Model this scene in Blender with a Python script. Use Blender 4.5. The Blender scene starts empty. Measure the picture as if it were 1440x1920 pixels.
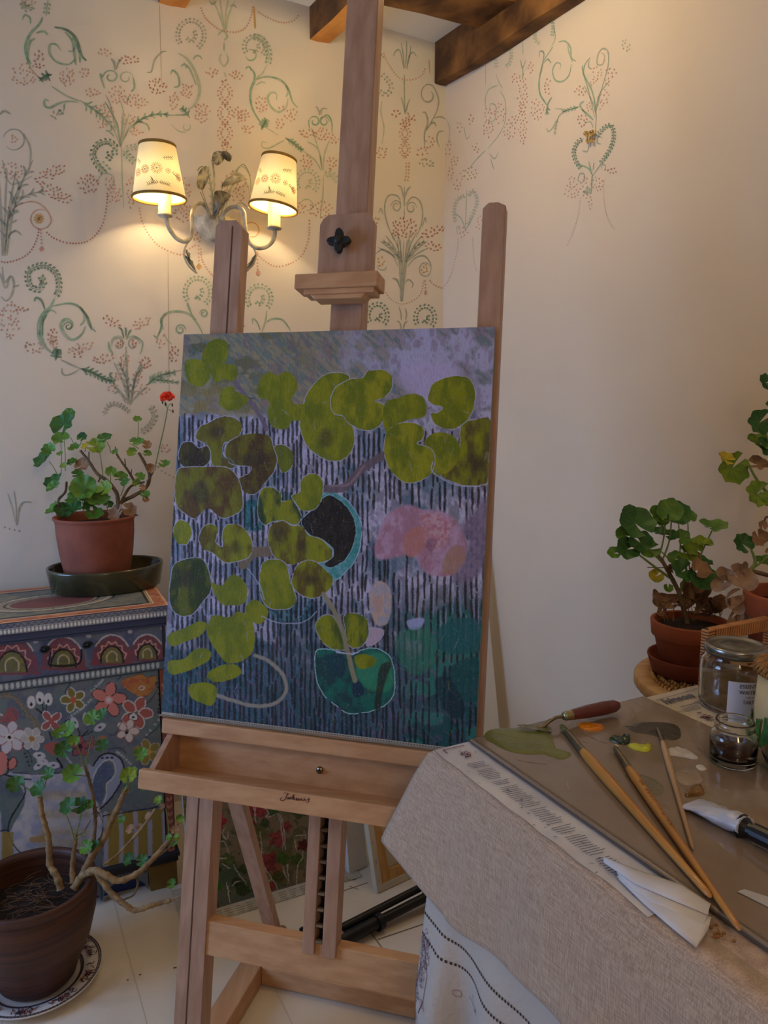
import bpy, bmesh, math, random
import numpy as np
from mathutils import Vector, Matrix, noise as mnoise
random.seed(7)
RNG = np.random.default_rng(5)
PI = math.pi
D = bpy.data
COL = bpy.context.scene.collection

# ------------------------------------------------------------------ camera
FPX = 1430.0
PITCH = math.atan((960 - 745) / FPX)
CAM = Vector((0, 0, 1.3))
FW = Vector((0, math.cos(PITCH), -math.sin(PITCH)))
UPV = Vector((0, math.sin(PITCH), math.cos(PITCH)))
cd = D.cameras.new('camera'); cam = D.objects.new('camera', cd); COL.objects.link(cam)
cam.location = CAM; cam.rotation_euler = (PI / 2 - PITCH, 0, 0)
cd.sensor_fit = 'VERTICAL'; cd.sensor_height = 24.0; cd.lens = 24.0 * FPX / 1920.0
cd.clip_start = 0.02
bpy.context.scene.camera = cam

# ------------------------------------------------------------------ light and exposure
vs = bpy.context.scene.view_settings
vs.view_transform = 'Standard'; vs.look = 'None'; vs.gamma = 1.0; vs.use_curve_mapping = False
vs.exposure = 0.0
world = D.worlds.new('world'); bpy.context.scene.world = world; world.use_nodes = True
world.node_tree.nodes['Background'].inputs[0].default_value = (0.55, 0.62, 0.85, 1)
world.node_tree.nodes['Background'].inputs[1].default_value = 0.12

def area_light(name, loc, target, sx, sy, power, color):
    l = D.lights.new(name, 'AREA'); l.shape = 'RECTANGLE'; l.size = sx; l.size_y = sy
    l.energy = power; l.color = color
    o = D.objects.new(name, l); COL.objects.link(o); o.location = loc
    o.rotation_euler = (Vector(target) - Vector(loc)).to_track_quat('-Z', 'Y').to_euler()
    return o
WINDOW_LIGHT = area_light('window_daylight', (-2.38, 0.78, 1.2), (-1.1, 2.1, 0.75), 1.1, 1.1, 33.0, (0.33, 0.55, 1.0))
BACK_LIGHT = area_light('back_fill_light', (0.35, -1.55, 1.55), (0.1, 1.5, 1.1), 1.2, 1.1, 2.5, (0.90, 0.86, 1.0))  # added fill light behind the camera, not a known window
CEIL_LAMP = D.lights.new('ceiling_lamp_light', 'POINT'); CEIL_LAMP.energy = 12.0; CEIL_LAMP.color = (1.0, 0.70, 0.38)
CEIL_LAMP.shadow_soft_size = 0.12
_o = D.objects.new('ceiling_lamp_light', CEIL_LAMP); COL.objects.link(_o); _o.location = (0.45, -0.8, 2.15)
CORNER_FILL = D.lights.new('corner_fill_light', 'POINT'); CORNER_FILL.energy = 6.0; CORNER_FILL.color = (1.0, 0.79, 0.40); CORNER_FILL.shadow_soft_size = 0.07  # unseen warm fill added to brighten the corner and ceiling; no lamp hangs here
_o = D.objects.new('corner_fill_light', CORNER_FILL); COL.objects.link(_o); _o.location = (0.14, 1.88, 2.335)
SCONCE_W = 5.6
SHADE_EMIT = 6.0

# ------------------------------------------------------------------ geometry helpers
def ray(px, py):
    return FW + Vector((1, 0, 0)) * ((px - 720) / FPX) - UPV * ((py - 960) / FPX)
def onz(px, py, z):
    d = ray(px, py); return CAM + d * ((z - CAM.z) / d.z)
def onp(px, py, P, n):
    d = ray(px, py); n = Vector(n); return CAM + d * ((Vector(P) - CAM).dot(n) / d.dot(n))
def ondepth(px, py, dep):
    return CAM + ray(px, py) * dep
def depth(p): return (Vector(p) - CAM).dot(FW)
def pxlen(n, p): return n * depth(p) / FPX

def lin(c):
    if len(c) == 4: c = c[:3]
    o = []
    for v in c:
        v = v / 255.0
        o.append(v / 12.92 if v <= 0.04045 else ((v + 0.055) / 1.055) ** 2.4)
    return o
def node_mat(name):
    m = D.materials.new(name); m.use_nodes = True
    nt = m.node_tree; b = nt.nodes['Principled BSDF']
    return m, nt, b
def mat(name, c, rough=0.6, metal=0.0, var=0.0, vscale=8.0, bump=0.0, bscale=60.0, stretch=(1, 1, 1), coat=0.0, c2=None, spec=0.5, trans=0.0, ior=1.45, sss=0.0):
    m, nt, b = node_mat(name)
    b.inputs['Base Color'].default_value = (*lin(c), 1); b.inputs['Roughness'].default_value = rough
    b.inputs['Metallic'].default_value = metal; b.inputs['Coat Weight'].default_value = coat
    b.inputs['Specular IOR Level'].default_value = spec
    b.inputs['Transmission Weight'].default_value = trans; b.inputs['IOR'].default_value = ior
    tc = nt.nodes.new('ShaderNodeTexCoord'); mp = nt.nodes.new('ShaderNodeMapping')
    mp.inputs['Scale'].default_value = stretch; nt.links.new(tc.outputs['Object'], mp.inputs[0])
    if var > 0 or c2:
        n = nt.nodes.new('ShaderNodeTexNoise'); n.inputs['Scale'].default_value = vscale; n.inputs['Detail'].default_value = 5
        nt.links.new(mp.outputs[0], n.inputs[0])
        r = nt.nodes.new('ShaderNodeValToRGB'); nt.links.new(n.outputs[0], r.inputs[0])
        a = lin(c); d = lin(c2) if c2 else [v * (1 - var) for v in a]
        r.color_ramp.elements[0].position = 0.35; r.color_ramp.elements[1].position = 0.65
        r.color_ramp.elements[0].color = (*d, 1); r.color_ramp.elements[1].color = (*a, 1)
        nt.links.new(r.outputs[0], b.inputs['Base Color'])
    if bump > 0:
        n2 = nt.nodes.new('ShaderNodeTexNoise'); n2.inputs['Scale'].default_value = bscale; n2.inputs['Detail'].default_value = 4
        nt.links.new(mp.outputs[0], n2.inputs[0])
        bp = nt.nodes.new('ShaderNodeBump'); bp.inputs['Strength'].default_value = bump; bp.inputs['Distance'].default_value = 0.004
        nt.links.new(n2.outputs[0], bp.inputs['Height']); nt.links.new(bp.outputs[0], b.inputs['Normal'])
    return m
def attr_mat(name, rough=0.5, bump=0.2, bscale=180, stretch=(1, 1, 1), coat=0.0, dist=0.001):
    m, nt, b = node_mat(name)
    a = nt.nodes.new('ShaderNodeVertexColor'); a.layer_name = 'Col'
    nt.links.new(a.outputs[0], b.inputs['Base Color']); b.inputs['Roughness'].default_value = rough
    b.inputs['Coat Weight'].default_value = coat; b.inputs['Specular IOR Level'].default_value = .3
    tc = nt.nodes.new('ShaderNodeTexCoord'); mp = nt.nodes.new('ShaderNodeMapping'); mp.inputs['Scale'].default_value = stretch
    nt.links.new(tc.outputs['Object'], mp.inputs[0])
    n2 = nt.nodes.new('ShaderNodeTexNoise'); n2.inputs['Scale'].default_value = bscale; n2.inputs['Detail'].default_value = 4
    nt.links.new(mp.outputs[0], n2.inputs[0])
    bp = nt.nodes.new('ShaderNodeBump'); bp.inputs['Strength'].default_value = bump; bp.inputs['Distance'].default_value = dist
    nt.links.new(n2.outputs[0], bp.inputs['Height']); nt.links.new(bp.outputs[0], b.inputs['Normal'])
    return m
def wood(name, c, c2, axis=0, scale=1.0, rough=0.5, coat=0.0):
    st = [28, 28, 28]; st[axis] = 1.4
    return mat(name, c, rough, c2=c2, vscale=2.2 * scale, stretch=st, bump=0.12, bscale=5, coat=coat)

class MB:
    """collects faces with material slots, builds ONE mesh object"""
    def __init__(s): s.v = []; s.f = []; s.mi = []; s.mats = []; s.sm = []; s.cur = 0
    def m(s, material):
        if material not in s.mats: s.mats.append(material)
        s.cur = s.mats.index(material); return s
    def add(s, vs, fs, smooth=False):
        o = len(s.v); s.v += [tuple(p) for p in vs]
        for f in fs: s.f.append([i + o for i in f]); s.mi.append(s.cur); s.sm.append(smooth)
    def box(s, P, X, Y, Z):
        """corner P, edge vectors X, Y, Z"""
        P, X, Y, Z = map(Vector, (P, X, Y, Z))
        if X.cross(Y).dot(Z) < 0: X, Y = Y, X
        vs = [P, P + X, P + X + Y, P + Y, P + Z, P + X + Z, P + X + Y + Z, P + Y + Z]
        s.add(vs, [(0, 3, 2, 1), (4, 5, 6, 7), (0, 1, 5, 4), (1, 2, 6, 5), (2, 3, 7, 6), (3, 0, 4, 7)])
    def prism(s, pts, Z, smooth=False):
        """polygon pts extruded by Z"""
        pts = [Vector(p) for p in pts]; n = len(pts); Z = Vector(Z)
        nn = Vector((0, 0, 0))
        for i in range(n): nn += (pts[i] - pts[0]).cross(pts[(i + 1) % n] - pts[0])
        if nn.dot(Z) < 0: pts = pts[::-1]
        s.add(pts + [p + Z for p in pts], [tuple(range(n))[::-1], tuple(range(n, 2 * n))])
        s.add(pts + [p + Z for p in pts], [(i, (i + 1) % n, n + (i + 1) % n, n + i) for i in range(n)], smooth)
    def tube(s, pts, r, seg=10, smooth=True, caps=True):
        pts = [Vector(p) for p in pts]; n = len(pts)
        rs = r if hasattr(r, '__len__') else [r] * n
        vs = []; prev = None
        for i, p in enumerate(pts):
            t = (pts[min(i + 1, n - 1)] - pts[max(i - 1, 0)])
            if t.length < 1e-9: t = Vector((0, 0, 1))
            t.normalize()
            if prev is None:
                a = t.orthogonal().normalized()
            else:
                a = prev - t * prev.dot(t)
                a = a.normalized() if a.length > 1e-6 else t.orthogonal().normalized()
            prev = a; b = t.cross(a)
            for k in range(seg):
                an = 2 * PI * k / seg; vs.append(p + (a * math.cos(an) + b * math.sin(an)) * rs[i])
        fs = [(i * seg + k, i * seg + (k + 1) % seg, (i + 1) * seg + (k + 1) % seg, (i + 1) * seg + k) for i in range(n - 1) for k in range(seg)]
        s.add(vs, fs, smooth)
        if caps: s.add([vs[k] for k in range(seg)][::-1], [tuple(range(seg))]); s.add(vs[-seg:], [tuple(range(seg))])
    def lathe(s, prof, c, seg=48, smooth=True, sx=1.0, sy=1.0, X=None, Z=None, close=False):
        """prof: list of (radius, height)"""
        c = Vector(c); Zv = Vector(Z).normalized() if Z else Vector((0, 0, 1))
        Xv = Vector(X).normalized() if X else (Vector((1, 0, 0)) if abs(Zv.x) < .9 else Vector((0, 1, 0)))
        Xv = (Xv - Zv * Xv.dot(Zv)).normalized(); Yv = Zv.cross(Xv)
        vs = []
        for r, h in prof:
            for k in range(seg):
                a = 2 * PI * k / seg; vs.append(c + Xv * (r * sx * math.cos(a)) + Yv * (r * sy * math.sin(a)) + Zv * h)
        m = len(prof)
        s.add(vs, [(i * seg + k, i * seg + (k + 1) % seg, (i + 1) * seg + (k + 1) % seg, (i + 1) * seg + k) for i in range(m - 1) for k in range(seg)], smooth)
    def disc(s, c, r, n=(0, 0, 1), seg=16, X=None, sx=1, sy=1):
        s.lathe([(0.0001, 0), (r, 0)], c, seg, False, sx, sy, X, n)
    def build(s, name, parent=None, bevel=0.0, solid=0.0, subd=0, bseg=2):
        me = D.meshes.new(name); 
        base = Vector((0, 0, 0))
        if parent is not None:
            base = parent.matrix_world.translation.copy() if parent.type == 'EMPTY' else Vector(parent['_base'])
        elif s.v:
            a = np.array(s.v); base = Vector(((a[:, 0].min() + a[:, 0].max()) / 2, (a[:, 1].min() + a[:, 1].max()) / 2, a[:, 2].min()))
        me.from_pydata([(p[0] - base.x, p[1] - base.y, p[2] - base.z) for p in s.v], [], s.f)
        for mm in s.mats: me.materials.append(mm)
        me.polygons.foreach_set('material_index', s.mi); me.polygons.foreach_set('use_smooth', s.sm)
        me.update()
        o = D.objects.new(name, me); COL.objects.link(o)
        if parent is not None: o.parent = parent
        else: o.location = base
        o['_base'] = tuple(base)
        if bevel > 0:
            w = o.modifiers.new('weld', 'WELD'); w.merge_threshold = 1e-5
            b = o.modifiers.new('bevel', 'BEVEL'); b.width = bevel; b.segments = bseg; b.limit_method = 'ANGLE'; b.angle_limit = 0.7
        if solid > 0:
            w = o.modifiers.new('solid', 'SOLIDIFY'); w.thickness = solid; w.offset = -1
        if subd:
            w = o.modifiers.new('sub', 'SUBSURF'); w.levels = subd; w.render_levels = subd
        return o
def thing(name, loc, label, cat, group=None):
    o = D.objects.new(name, None); COL.objects.link(o); o.location = loc; o.empty_display_size = 0.05
    bpy.context.view_layer.update() if False else None
    o.matrix_world = Matrix.Translation(Vector(loc))
    o['label'] = label; o['category'] = cat
    if group: o['group'] = group
    return o
def tag(o, label, cat, group=None, kind=None):
    o['label'] = label; o['category'] = cat
    if group: o['group'] = group
    if kind: o['kind'] = kind
    return o
def struct(o): o['kind'] = 'structure'; return o

def spline(pts, n=8, closed=False):
    P = [np.array(p, float) for p in pts]; out = []; m = len(P)
    rng = range(m) if closed else range(m - 1)
    for i in rng:
        if closed: a, b, c, d = P[(i - 1) % m], P[i], P[(i + 1) % m], P[(i + 2) % m]
        else: a, b, c, d = P[max(i - 1, 0)], P[i], P[i + 1], P[min(i + 2, m - 1)]
        for k in range(n):
            t = k / n
            out.append(0.5 * ((2 * b) + (-a + c) * t + (2 * a - 5 * b + 4 * c - d) * t * t + (-a + 3 * b - 3 * c + d) * t ** 3))
    if not closed: out.append(P[-1])
    return out

# ---- numpy noise and painting raster (colours of paint stored on a dense mesh)
def vnoise(x, y, seed=0):
    xi = np.floor(x).astype(np.int64); yi = np.floor(y).astype(np.int64); xf = x - xi; yf = y - yi
    u = xf * xf * (3 - 2 * xf); v = yf * yf * (3 - 2 * yf)
    def h(a, b):
        n = (a * 374761393 + b * 668265263 + seed * 2147483647) & 0xffffffff
        n = ((n ^ (n >> 13)) * 1274126177) & 0xffffffff
        return ((n ^ (n >> 16)) & 0xffff) / 65535.0
    return (h(xi, yi) * (1 - u) + h(xi + 1, yi) * u) * (1 - v) + (h(xi, yi + 1) * (1 - u) + h(xi + 1, yi + 1) * u) * v
def fbm(x, y, seed=0, o=4):
    s = 0; a = 0.5; t = 0
    for i in range(o): s = s + a * vnoise(x * 2 ** i, y * 2 ** i, seed + i * 17); t += a; a *= 0.55
    return s / t
class Raster:
    def __init__(s, X, Y): s.X = X.ravel(); s.Y = Y.ravel(); s.c = np.zeros((s.X.size, 3)); s.wx = 0; s.wy = 0; s.gain = 1.0
    def col(s, c): return np.array(lin(c)) * s.gain
    def warp(s, amp, sc, seed=3):
        s.wx = (fbm(s.X / sc, s.Y / sc, seed) - .5) * amp * 2; s.wy = (fbm(s.X / sc, s.Y / sc, seed + 9) - .5) * amp * 2
    def mixin(s, idx, a, c):
        a = np.clip(a, 0, 1)[:, None]; s.c[idx] = s.c[idx] * (1 - a) + c * a
    def _sub(s, pts, pad):
        p = np.array(pts); x0, y0 = p.min(0) - pad; x1, y1 = p.max(0) + pad
        idx = np.nonzero((s.X > x0) & (s.X < x1) & (s.Y > y0) & (s.Y < y1))[0]
        wx = s.wx[idx] if hasattr(s.wx, '__len__') else 0; wy = s.wy[idx] if hasattr(s.wy, '__len__') else 0
        return idx, s.X[idx] + wx, s.Y[idx] + wy
    def _dist(s, x, y, pts, closed):
        best = np.full(x.shape, 1e9); bt = np.zeros(x.shape); m = len(pts)
        for i in range(m if closed else m - 1):
            a = pts[i]; b = pts[(i + 1) % m]; dx, dy = b[0] - a[0], b[1] - a[1]; L = dx * dx + dy * dy + 1e-9
            t = np.clip(((x - a[0]) * dx + (y - a[1]) * dy) / L, 0, 1)
            d = (x - a[0] - t * dx) ** 2 + (y - a[1] - t * dy) ** 2
            k = d < best; best[k] = d[k]; bt[k] = ((i + t) / max(m - 1, 1))[k]
        return np.sqrt(best), bt
    def _inside(s, x, y, pts):
        ins = np.zeros(x.shape, bool); m = len(pts)
        for i in range(m):
            x1, y1 = pts[i]; x2, y2 = pts[(i + 1) % m]
            if y1 == y2: continue
            k = ((y1 > y) != (y2 > y)) & (x < (x2 - x1) * (y - y1) / (y2 - y1) + x1); ins ^= k
        return ins
    def blob(s, pts, c, edge=1.0, alpha=1.0, c2=None, sc=14, seed=1, outline=None, ow=1.2, sm=4, stretch=(1, 1)):
        P = spline(pts, sm, True) if sm > 1 else [np.array(p, float) for p in pts]
        idx, x, y = s._sub(P, edge + ow + 6)
        if idx.size == 0: return
        d, _ = s._dist(x, y, P, True); ins = s._inside(x, y, P); sd = np.where(ins, -d, d)
        a = np.clip(.5 - sd / edge, 0, 1) * alpha
        cc = s.col(c)[None, :]
        if c2 is not None:
            t = np.clip((fbm(s.X[idx] / sc * stretch[0], s.Y[idx] / sc * stretch[1], seed) - .36) / .28, 0, 1)[:, None]; cc = cc * (1 - t) + s.col(c2)[None, :] * t
        s.mixin(idx, a, cc)
        if outline is not None:
            q = (fbm(s.X[idx] / 40, s.Y[idx] / 40, seed + 5) > .34)
            s.mixin(idx, np.clip(ow * .5 + .5 - abs(sd), 0, 1) * .85 * q, s.col(outline)[None, :])
    def stroke(s, pts, w, c, alpha=1.0, edge=1.0, sm=6, taper=0.0, dry=0.0, closed=False):
        P = spline(pts, sm, closed) if len(pts) > 2 and sm > 1 else [np.array(p, float) for p in pts]
        idx, x, y = s._sub(P, w + edge + 4)
        if idx.size == 0: return
        d, t = s._dist(x, y, P, closed)
        hw = w * .5 * (1 - taper * np.abs(2 * t - 1) ** 2)
        a = np.clip(.5 - (d - hw) / edge, 0, 1) * alpha
        if dry > 0: a = a * (1 - dry * (fbm(s.X[idx] / 2.5, s.Y[idx] / 2.5, 11) > .52))
        s.mixin(idx, a, s.col(c)[None, :])
    def wash(s, c, a): s.mixin(np.arange(s.X.size), a.ravel() if hasattr(a, 'ravel') else np.full(s.X.size, a), s.col(c)[None, :])
def colgrid(name, P00, U, V, nu, nv, raster, parent, material, bow=0.0, nrm=None):
    """grid mesh P00 + U*i/nu + V*j/nv; raster colours at its points"""
    i = np.linspace(0, 1, nu + 1); j = np.linspace(0, 1, nv + 1); I, J = np.meshgrid(i, j)
    P = np.array(P00)[None, None] + I[..., None] * np.array(U) + J[..., None] * np.array(V)
    return colmesh(name, P, raster, parent, material)
def colmesh(name, P, raster, parent, material):
    nv, nu = P.shape[0] - 1, P.shape[1] - 1
    base = parent.matrix_world.translation if parent is not None and parent.type == 'EMPTY' else (Vector(parent['_base']) if parent is not None else Vector(P.reshape(-1, 3).mean(0)))
    V = (P - np.array(base)).reshape(-1, 3)
    k = np.arange(nv)[:, None] * (nu + 1) + np.arange(nu)[None, :]
    F = np.stack([k, k + 1, k + nu + 2, k + nu + 1], -1).reshape(-1, 4)
    me = D.meshes.new(name); me.vertices.add(len(V)); me.vertices.foreach_set('co', V.ravel())
    me.loops.add(F.size); me.loops.foreach_set('vertex_index', F.ravel().astype(np.int32))
    me.polygons.add(len(F)); me.polygons.foreach_set('loop_start', np.arange(0, F.size, 4, dtype=np.int32))
    me.update(calc_edges=True); me.validate()
    at = me.color_attributes.new('Col', 'FLOAT_COLOR', 'POINT')
    rgba = np.ones((len(V), 4), np.float32); rgba[:, :3] = np.clip(raster.c, 0, 1); at.data.foreach_set('color', rgba.ravel())
    me.materials.append(material)
    o = D.objects.new(name, me); COL.objects.link(o)
    if parent is not None: o.parent = parent
    else: o.location = base
    o['_base'] = tuple(base)
    return o
def gridpx(P00, U, V, nu, nv):
    """where the points of a flat board fall on the photograph: only used to look up which brush stroke is which"""
    i = np.linspace(0, 1, nu + 1); j = np.linspace(0, 1, nv + 1); I, J = np.meshgrid(i, j)
    P = np.array(P00)[None, None] + I[..., None] * np.array(U) + J[..., None] * np.array(V) - np.array(CAM)
    w = P @ np.array(FW); return 720 + FPX * P[..., 0] / w, 960 - FPX * (P @ np.array(UPV)) / w

def text_geo(txt, size, italic=0.0, bold=0.0):
    cu = D.curves.new('lettering', 'FONT'); cu.body = txt; cu.size = size; cu.shear = italic; cu.offset = bold; cu.resolution_u = 3
    o = D.objects.new('lettering', cu); COL.objects.link(o)
    dg = bpy.context.evaluated_depsgraph_get(); me = D.meshes.new_from_object(o.evaluated_get(dg))
    V = [tuple(v.co) for v in me.vertices]; F = [tuple(p.vertices) for p in me.polygons]
    D.objects.remove(o); D.curves.remove(cu); D.meshes.remove(me)
    return V, F
def ribbon(mb, P, w, nrm, lift=0.0006, taper=True):
    """flat painted stroke through 3D points P on a surface with normal nrm"""
    n = len(P); nrm = Vector(nrm); vs = []
    for i in range(n):
        t = Vector(P[min(i + 1, n - 1)]) - Vector(P[max(i - 1, 0)])
        if t.length < 1e-9: t = Vector((1, 0, 0))
        t.normalize(); b = nrm.cross(t)
        k = 1.0
        if taper: k = 0.25 + 0.75 * math.sin(PI * min(max((i + .3) / (n - .4), 0), 1)) ** 0.7
        hw = w * .5 * k
        vs += [Vector(P[i]) + b * hw + nrm * lift, Vector(P[i]) - b * hw + nrm * lift]
    mb.add(vs, [(2 * i, 2 * i + 1, 2 * i + 3, 2 * i + 2) for i in range(n - 1)])
# ------------------------------------------------------------------ the room
A_W = math.radians(25)
wr = Vector((math.cos(A_W), math.sin(A_W), 0)); wn = Vector((-math.sin(A_W), math.cos(A_W), 0))   # along / into the back wall
WP = Vector((-0.66, 2.32, 0))
corner = onp(831, 600, WP, wn); corner.z = 0
rdir = Vector((850.0 / FPX * math.cos(PITCH), -1, 0)).normalized()       # right wall, from the corner towards the room
rn = Vector((-rdir.y, rdir.x, 0)).normalized()                            # pointing out of the room
if rn.x < 0: rn = -rn
cc = onp(824, 83, WP, wn); cl = onp(540, 1, WP, wn)
ZC = cc.z; slope = (cl.z - cc.z) / (cl - cc).dot(-wr)
XL = -2.45; YF = -1.65
def wall_at_x(x): t = (x - corner.x) / wr.x; return corner + wr * t
LB = wall_at_x(XL)
t_ = (YF - corner.y) / rdir.y; RF = corner + rdir * t_
M_wall = mat('cream_wall_paint', (228, 216, 198), 0.75, var=0.05, vscale=2.5, bump=0.25, bscale=14)
M_wallR = mat('cream_wall_paint_plain', (230, 214, 192), 0.75, var=0.05, vscale=2.5, bump=0.25, bscale=11)
M_ceil = mat('ceiling_plaster', (246, 238, 218), 0.8, var=0.06, vscale=4, bump=0.4, bscale=16)
M_seam = mat('paper_seam', (190, 172, 150), 0.8)
GRN = mat('stencil_green', (132, 164, 134), 0.7, c2=(176, 188, 164), vscale=60)
GRD = mat('stencil_dark_green', (100, 130, 108), 0.7, c2=(140, 160, 134), vscale=60)
GRL = mat('stencil_pale_green', (166, 182, 152), 0.7, c2=(196, 196, 172), vscale=60)
GRY = mat('stencil_grey_green', (154, 160, 144), 0.7, c2=(184, 180, 162), vscale=60)
PNK = mat('stencil_pink', (196, 146, 124), 0.7, c2=(210, 172, 150), vscale=60)
PKD = mat('stencil_brick_pink', (176, 118, 100), 0.7, c2=(196, 148, 126), vscale=60)
GLD = mat('stencil_ochre', (200, 156, 96), 0.7, c2=(200, 160, 110), vscale=60)

class Mural:
    """stencilled ornament painted on a wall plane; coordinates are picked from the photograph and laid on the wall"""
    def __init__(s, mb, P, n): s.mb = mb; s.P = P; s.n = Vector(n)
    def p(s, x, y): return onp(x, y, s.P, s.n)
    def S(s, pts, w=2.2, m=None, n=6):
        if m: s.mb.m(m)
        q = spline(pts, n); P = [s.p(*a) for a in q]; ribbon(s.mb, P, pxlen(w * 1.3, P[0]), -s.n)
    def leaf(s, x, y, ang, L, w):
        w *= 1.25; L *= 1.08
        a = s.p(x - math.cos(ang) * L / 2, y - math.sin(ang) * L / 2); b = s.p(x + math.cos(ang) * L / 2, y + math.sin(ang) * L / 2)
        c1 = s.p(x - math.sin(ang) * w / 2, y + math.cos(ang) * w / 2); c2 = s.p(x + math.sin(ang) * w / 2, y - math.cos(ang) * w / 2)
        c3 = a.lerp(c1, .62) + (c1 - b) * .06; o = -s.n * 0.0006
        s.mb.add([a + o, (a.lerp(c1, .7)) + o + (c1 - c2) * .12, c1 + o, b.lerp(c1, .7) + o + (c1 - c2) * .12, b + o, b.lerp(c2, .7) + o - (c1 - c2) * .12, c2 + o, a.lerp(c2, .7) + o - (c1 - c2) * .12], [(7, 6, 5, 4, 3, 2, 1, 0)])
    def B(s, x, y, rx, ry, n, m=None, rot=0, L=5.5, w=2.8, ang=None):
        s.mb.m(m or PNK)
        pts = []
        for k in range(n * 6):
            if len(pts) >= n: break
            r = math.sqrt(random.random()); a = random.random() * 2 * PI; u = r * rx * math.cos(a); v = r * ry * math.sin(a)
            q = (x + u * math.cos(rot) - v * math.sin(rot), y + u * math.sin(rot) + v * math.cos(rot))
            if all((q[0] - t[0]) ** 2 + (q[1] - t[1]) ** 2 > 28 for t in pts): pts.append(q)
        for q in pts:
            an = (ang if ang is not None else math.atan2(q[1] - y - ry, q[0] - x)) + random.uniform(-.5, .5)
            s.leaf(q[0], q[1], an, L * random.uniform(.75, 1.2), w * random.uniform(.8, 1.1))
    def G(s, pts, m=None, sp=5.2, L=3.6, w=3.0):
        s.mb.m(m or PNK); q = spline(pts, 20); acc = 0
        for a, b in zip(q, q[1:]):
            d = np.hypot(*(b - a)); acc += d
            if acc >= sp: acc = 0; s.leaf(b[0], b[1], math.atan2(b[1] - a[1], b[0] - a[0]), L, w)
    def V(s, pts, m=None, sp=7.5, L=7, w=3.4, off=4.2, stem=True):
        """vine: stem with leaf pairs"""
        if stem: s.S(pts, 1.2, m)
        s.mb.m(m or GRN); q = spline(pts, 20); acc = 0
        for a, b in zip(q, q[1:]):
            d = np.hypot(*(b - a)); acc += d
            if acc >= sp:
                acc = 0; t = math.atan2(b[1] - a[1], b[0] - a[0])
                for sd in (-1, 1):
                    s.leaf(b[0] - math.sin(t) * off * sd, b[1] + math.cos(t) * off * sd, t + sd * .6 + random.uniform(-.25, .25), L * random.uniform(.8, 1.15), w)
    def F(s, pts, m=None, n=9, L=20, w=3, side=(-1, 1), a0=.5):
        """frond: feather strokes off a curve"""
        s.S(pts, w * .8, m); q = spline(pts, 12); N = len(q)
        for k in range(1, n):
            i = int(k * (N - 2) / n); t = math.atan2(q[i + 1][1] - q[i][1], q[i + 1][0] - q[i][0])
            l = L * (1 - .45 * k / n)
            for sd in side:
                e = (q[i][0] + math.cos(t + sd * a0) * l, q[i][1] + math.sin(t + sd * a0) * l)
                mid = (q[i][0] + math.cos(t + sd * a0 * .45) * l * .5, q[i][1] + math.sin(t + sd * a0 * .45) * l * .5)
                s.S([q[i], mid, e], w, m, 3)
    def C(s, x, y, r0, r1, a0, turns, w=2.2, m=None, sq=1.0, dr=1):
        """scroll spiral"""
        pts = [(x + (r0 + (r1 - r0) * k / 14) * math.cos(a0 + dr * turns * 2 * PI * k / 14), y + sq * (r0 + (r1 - r0) * k / 14) * math.sin(a0 + dr * turns * 2 * PI * k / 14)) for k in range(15)]
        s.S(pts, w, m, 3)

def wall_panel(mb, A, B, zA, zB, out):
    """wall slab with thickness behind the visible face; face from A to B"""
    out = Vector(out); t = 0.12
    a0 = Vector((A.x, A.y, 0)); b0 = Vector((B.x, B.y, 0)); a1 = Vector((A.x, A.y, zA)); b1 = Vector((B.x, B.y, zB))
    vs = [a0, b0, b1, a1, a0 + out * t, b0 + out * t, b1 + out * t, a1 + out * t]
    mb.add(vs, [(0, 1, 2, 3), (7, 6, 5, 4), (3, 2, 6, 7), (0, 4, 5, 1), (1, 5, 6, 2), (0, 3, 7, 4)])
def ceil_z(P): return ZC + slope * (Vector((P.x, P.y, 0)) - Vector((cc.x, cc.y, 0))).dot(-wr)

mb = MB().m(M_wall)
wall_panel(mb, LB, corner, ceil_z(LB) + .0, ceil_z(corner), wn)
mu = Mural(mb, corner, wn)
# paper seams
mu.S([(315, 470), (316, 600), (317, 745)], 1.0, M_seam, 2); mu.S([(299, 8), (301, 90), (303, 160)], 1.0, M_seam, 2)
# --- left bouquet column (at the photograph's left edge)
for dx in (0, 7, 14, 22): mu.S([(4 + dx * .4, 480), (2 + dx, 400), (-4 + dx * 2.4, 320)], 2.6, GRY)
mu.F([(10, 470), (20, 390), (62, 300)], GRY, 7, 34, 3, (1, -1), .6)
mu.F([(12, 420), (40, 372), (86, 358)], GRY, 6, 26, 2.6, (-1, 1), .5)
mu.C(26, 262, 20, 19, -2.9, .85, 1.8, GRY); mu.S([(44, 250), (57, 280), (55, 320)], 2.2, GRY)
mu.B(26, 262, 8, 8, 12, PNK); mu.B(95, 325, 32, 11, 32, PKD, -.45); mu.B(105, 362, 34, 11, 34, PKD, .5); mu.B(22, 320, 22, 16, 22, PNK)
mu.S([(0, 215), (8, 208), (20, 214)], 3, GRY); mu.S([(4, 300), (20, 345), (60, 330)], 1.6, GRY)
mu.S([(18, 415), (26, 390), (58, 378), (82, 388), (96, 412), (88, 428)], 2, PNK); mu.C(76, 410, 20, 17, .2, .8, 1.8, PNK)
for k in range(11):
    a = k * 2 * PI / 11; mu.S([(73, 410), (73 + 10 * math.cos(a), 410 + 10 * math.sin(a))], 2.6, GLD, 2)
mu.G([(73, 425), (70, 445), (58, 470), (40, 484), (14, 492), (0, 490)], PKD); mu.G([(76, 425), (78, 458)], PNK); mu.leaf(78, 467, 1.57, 11, 7)
mu.G([(84, 432), (100, 446), (130, 456), (165, 452), (190, 425), (200, 385), (201, 360)], PKD)
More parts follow.
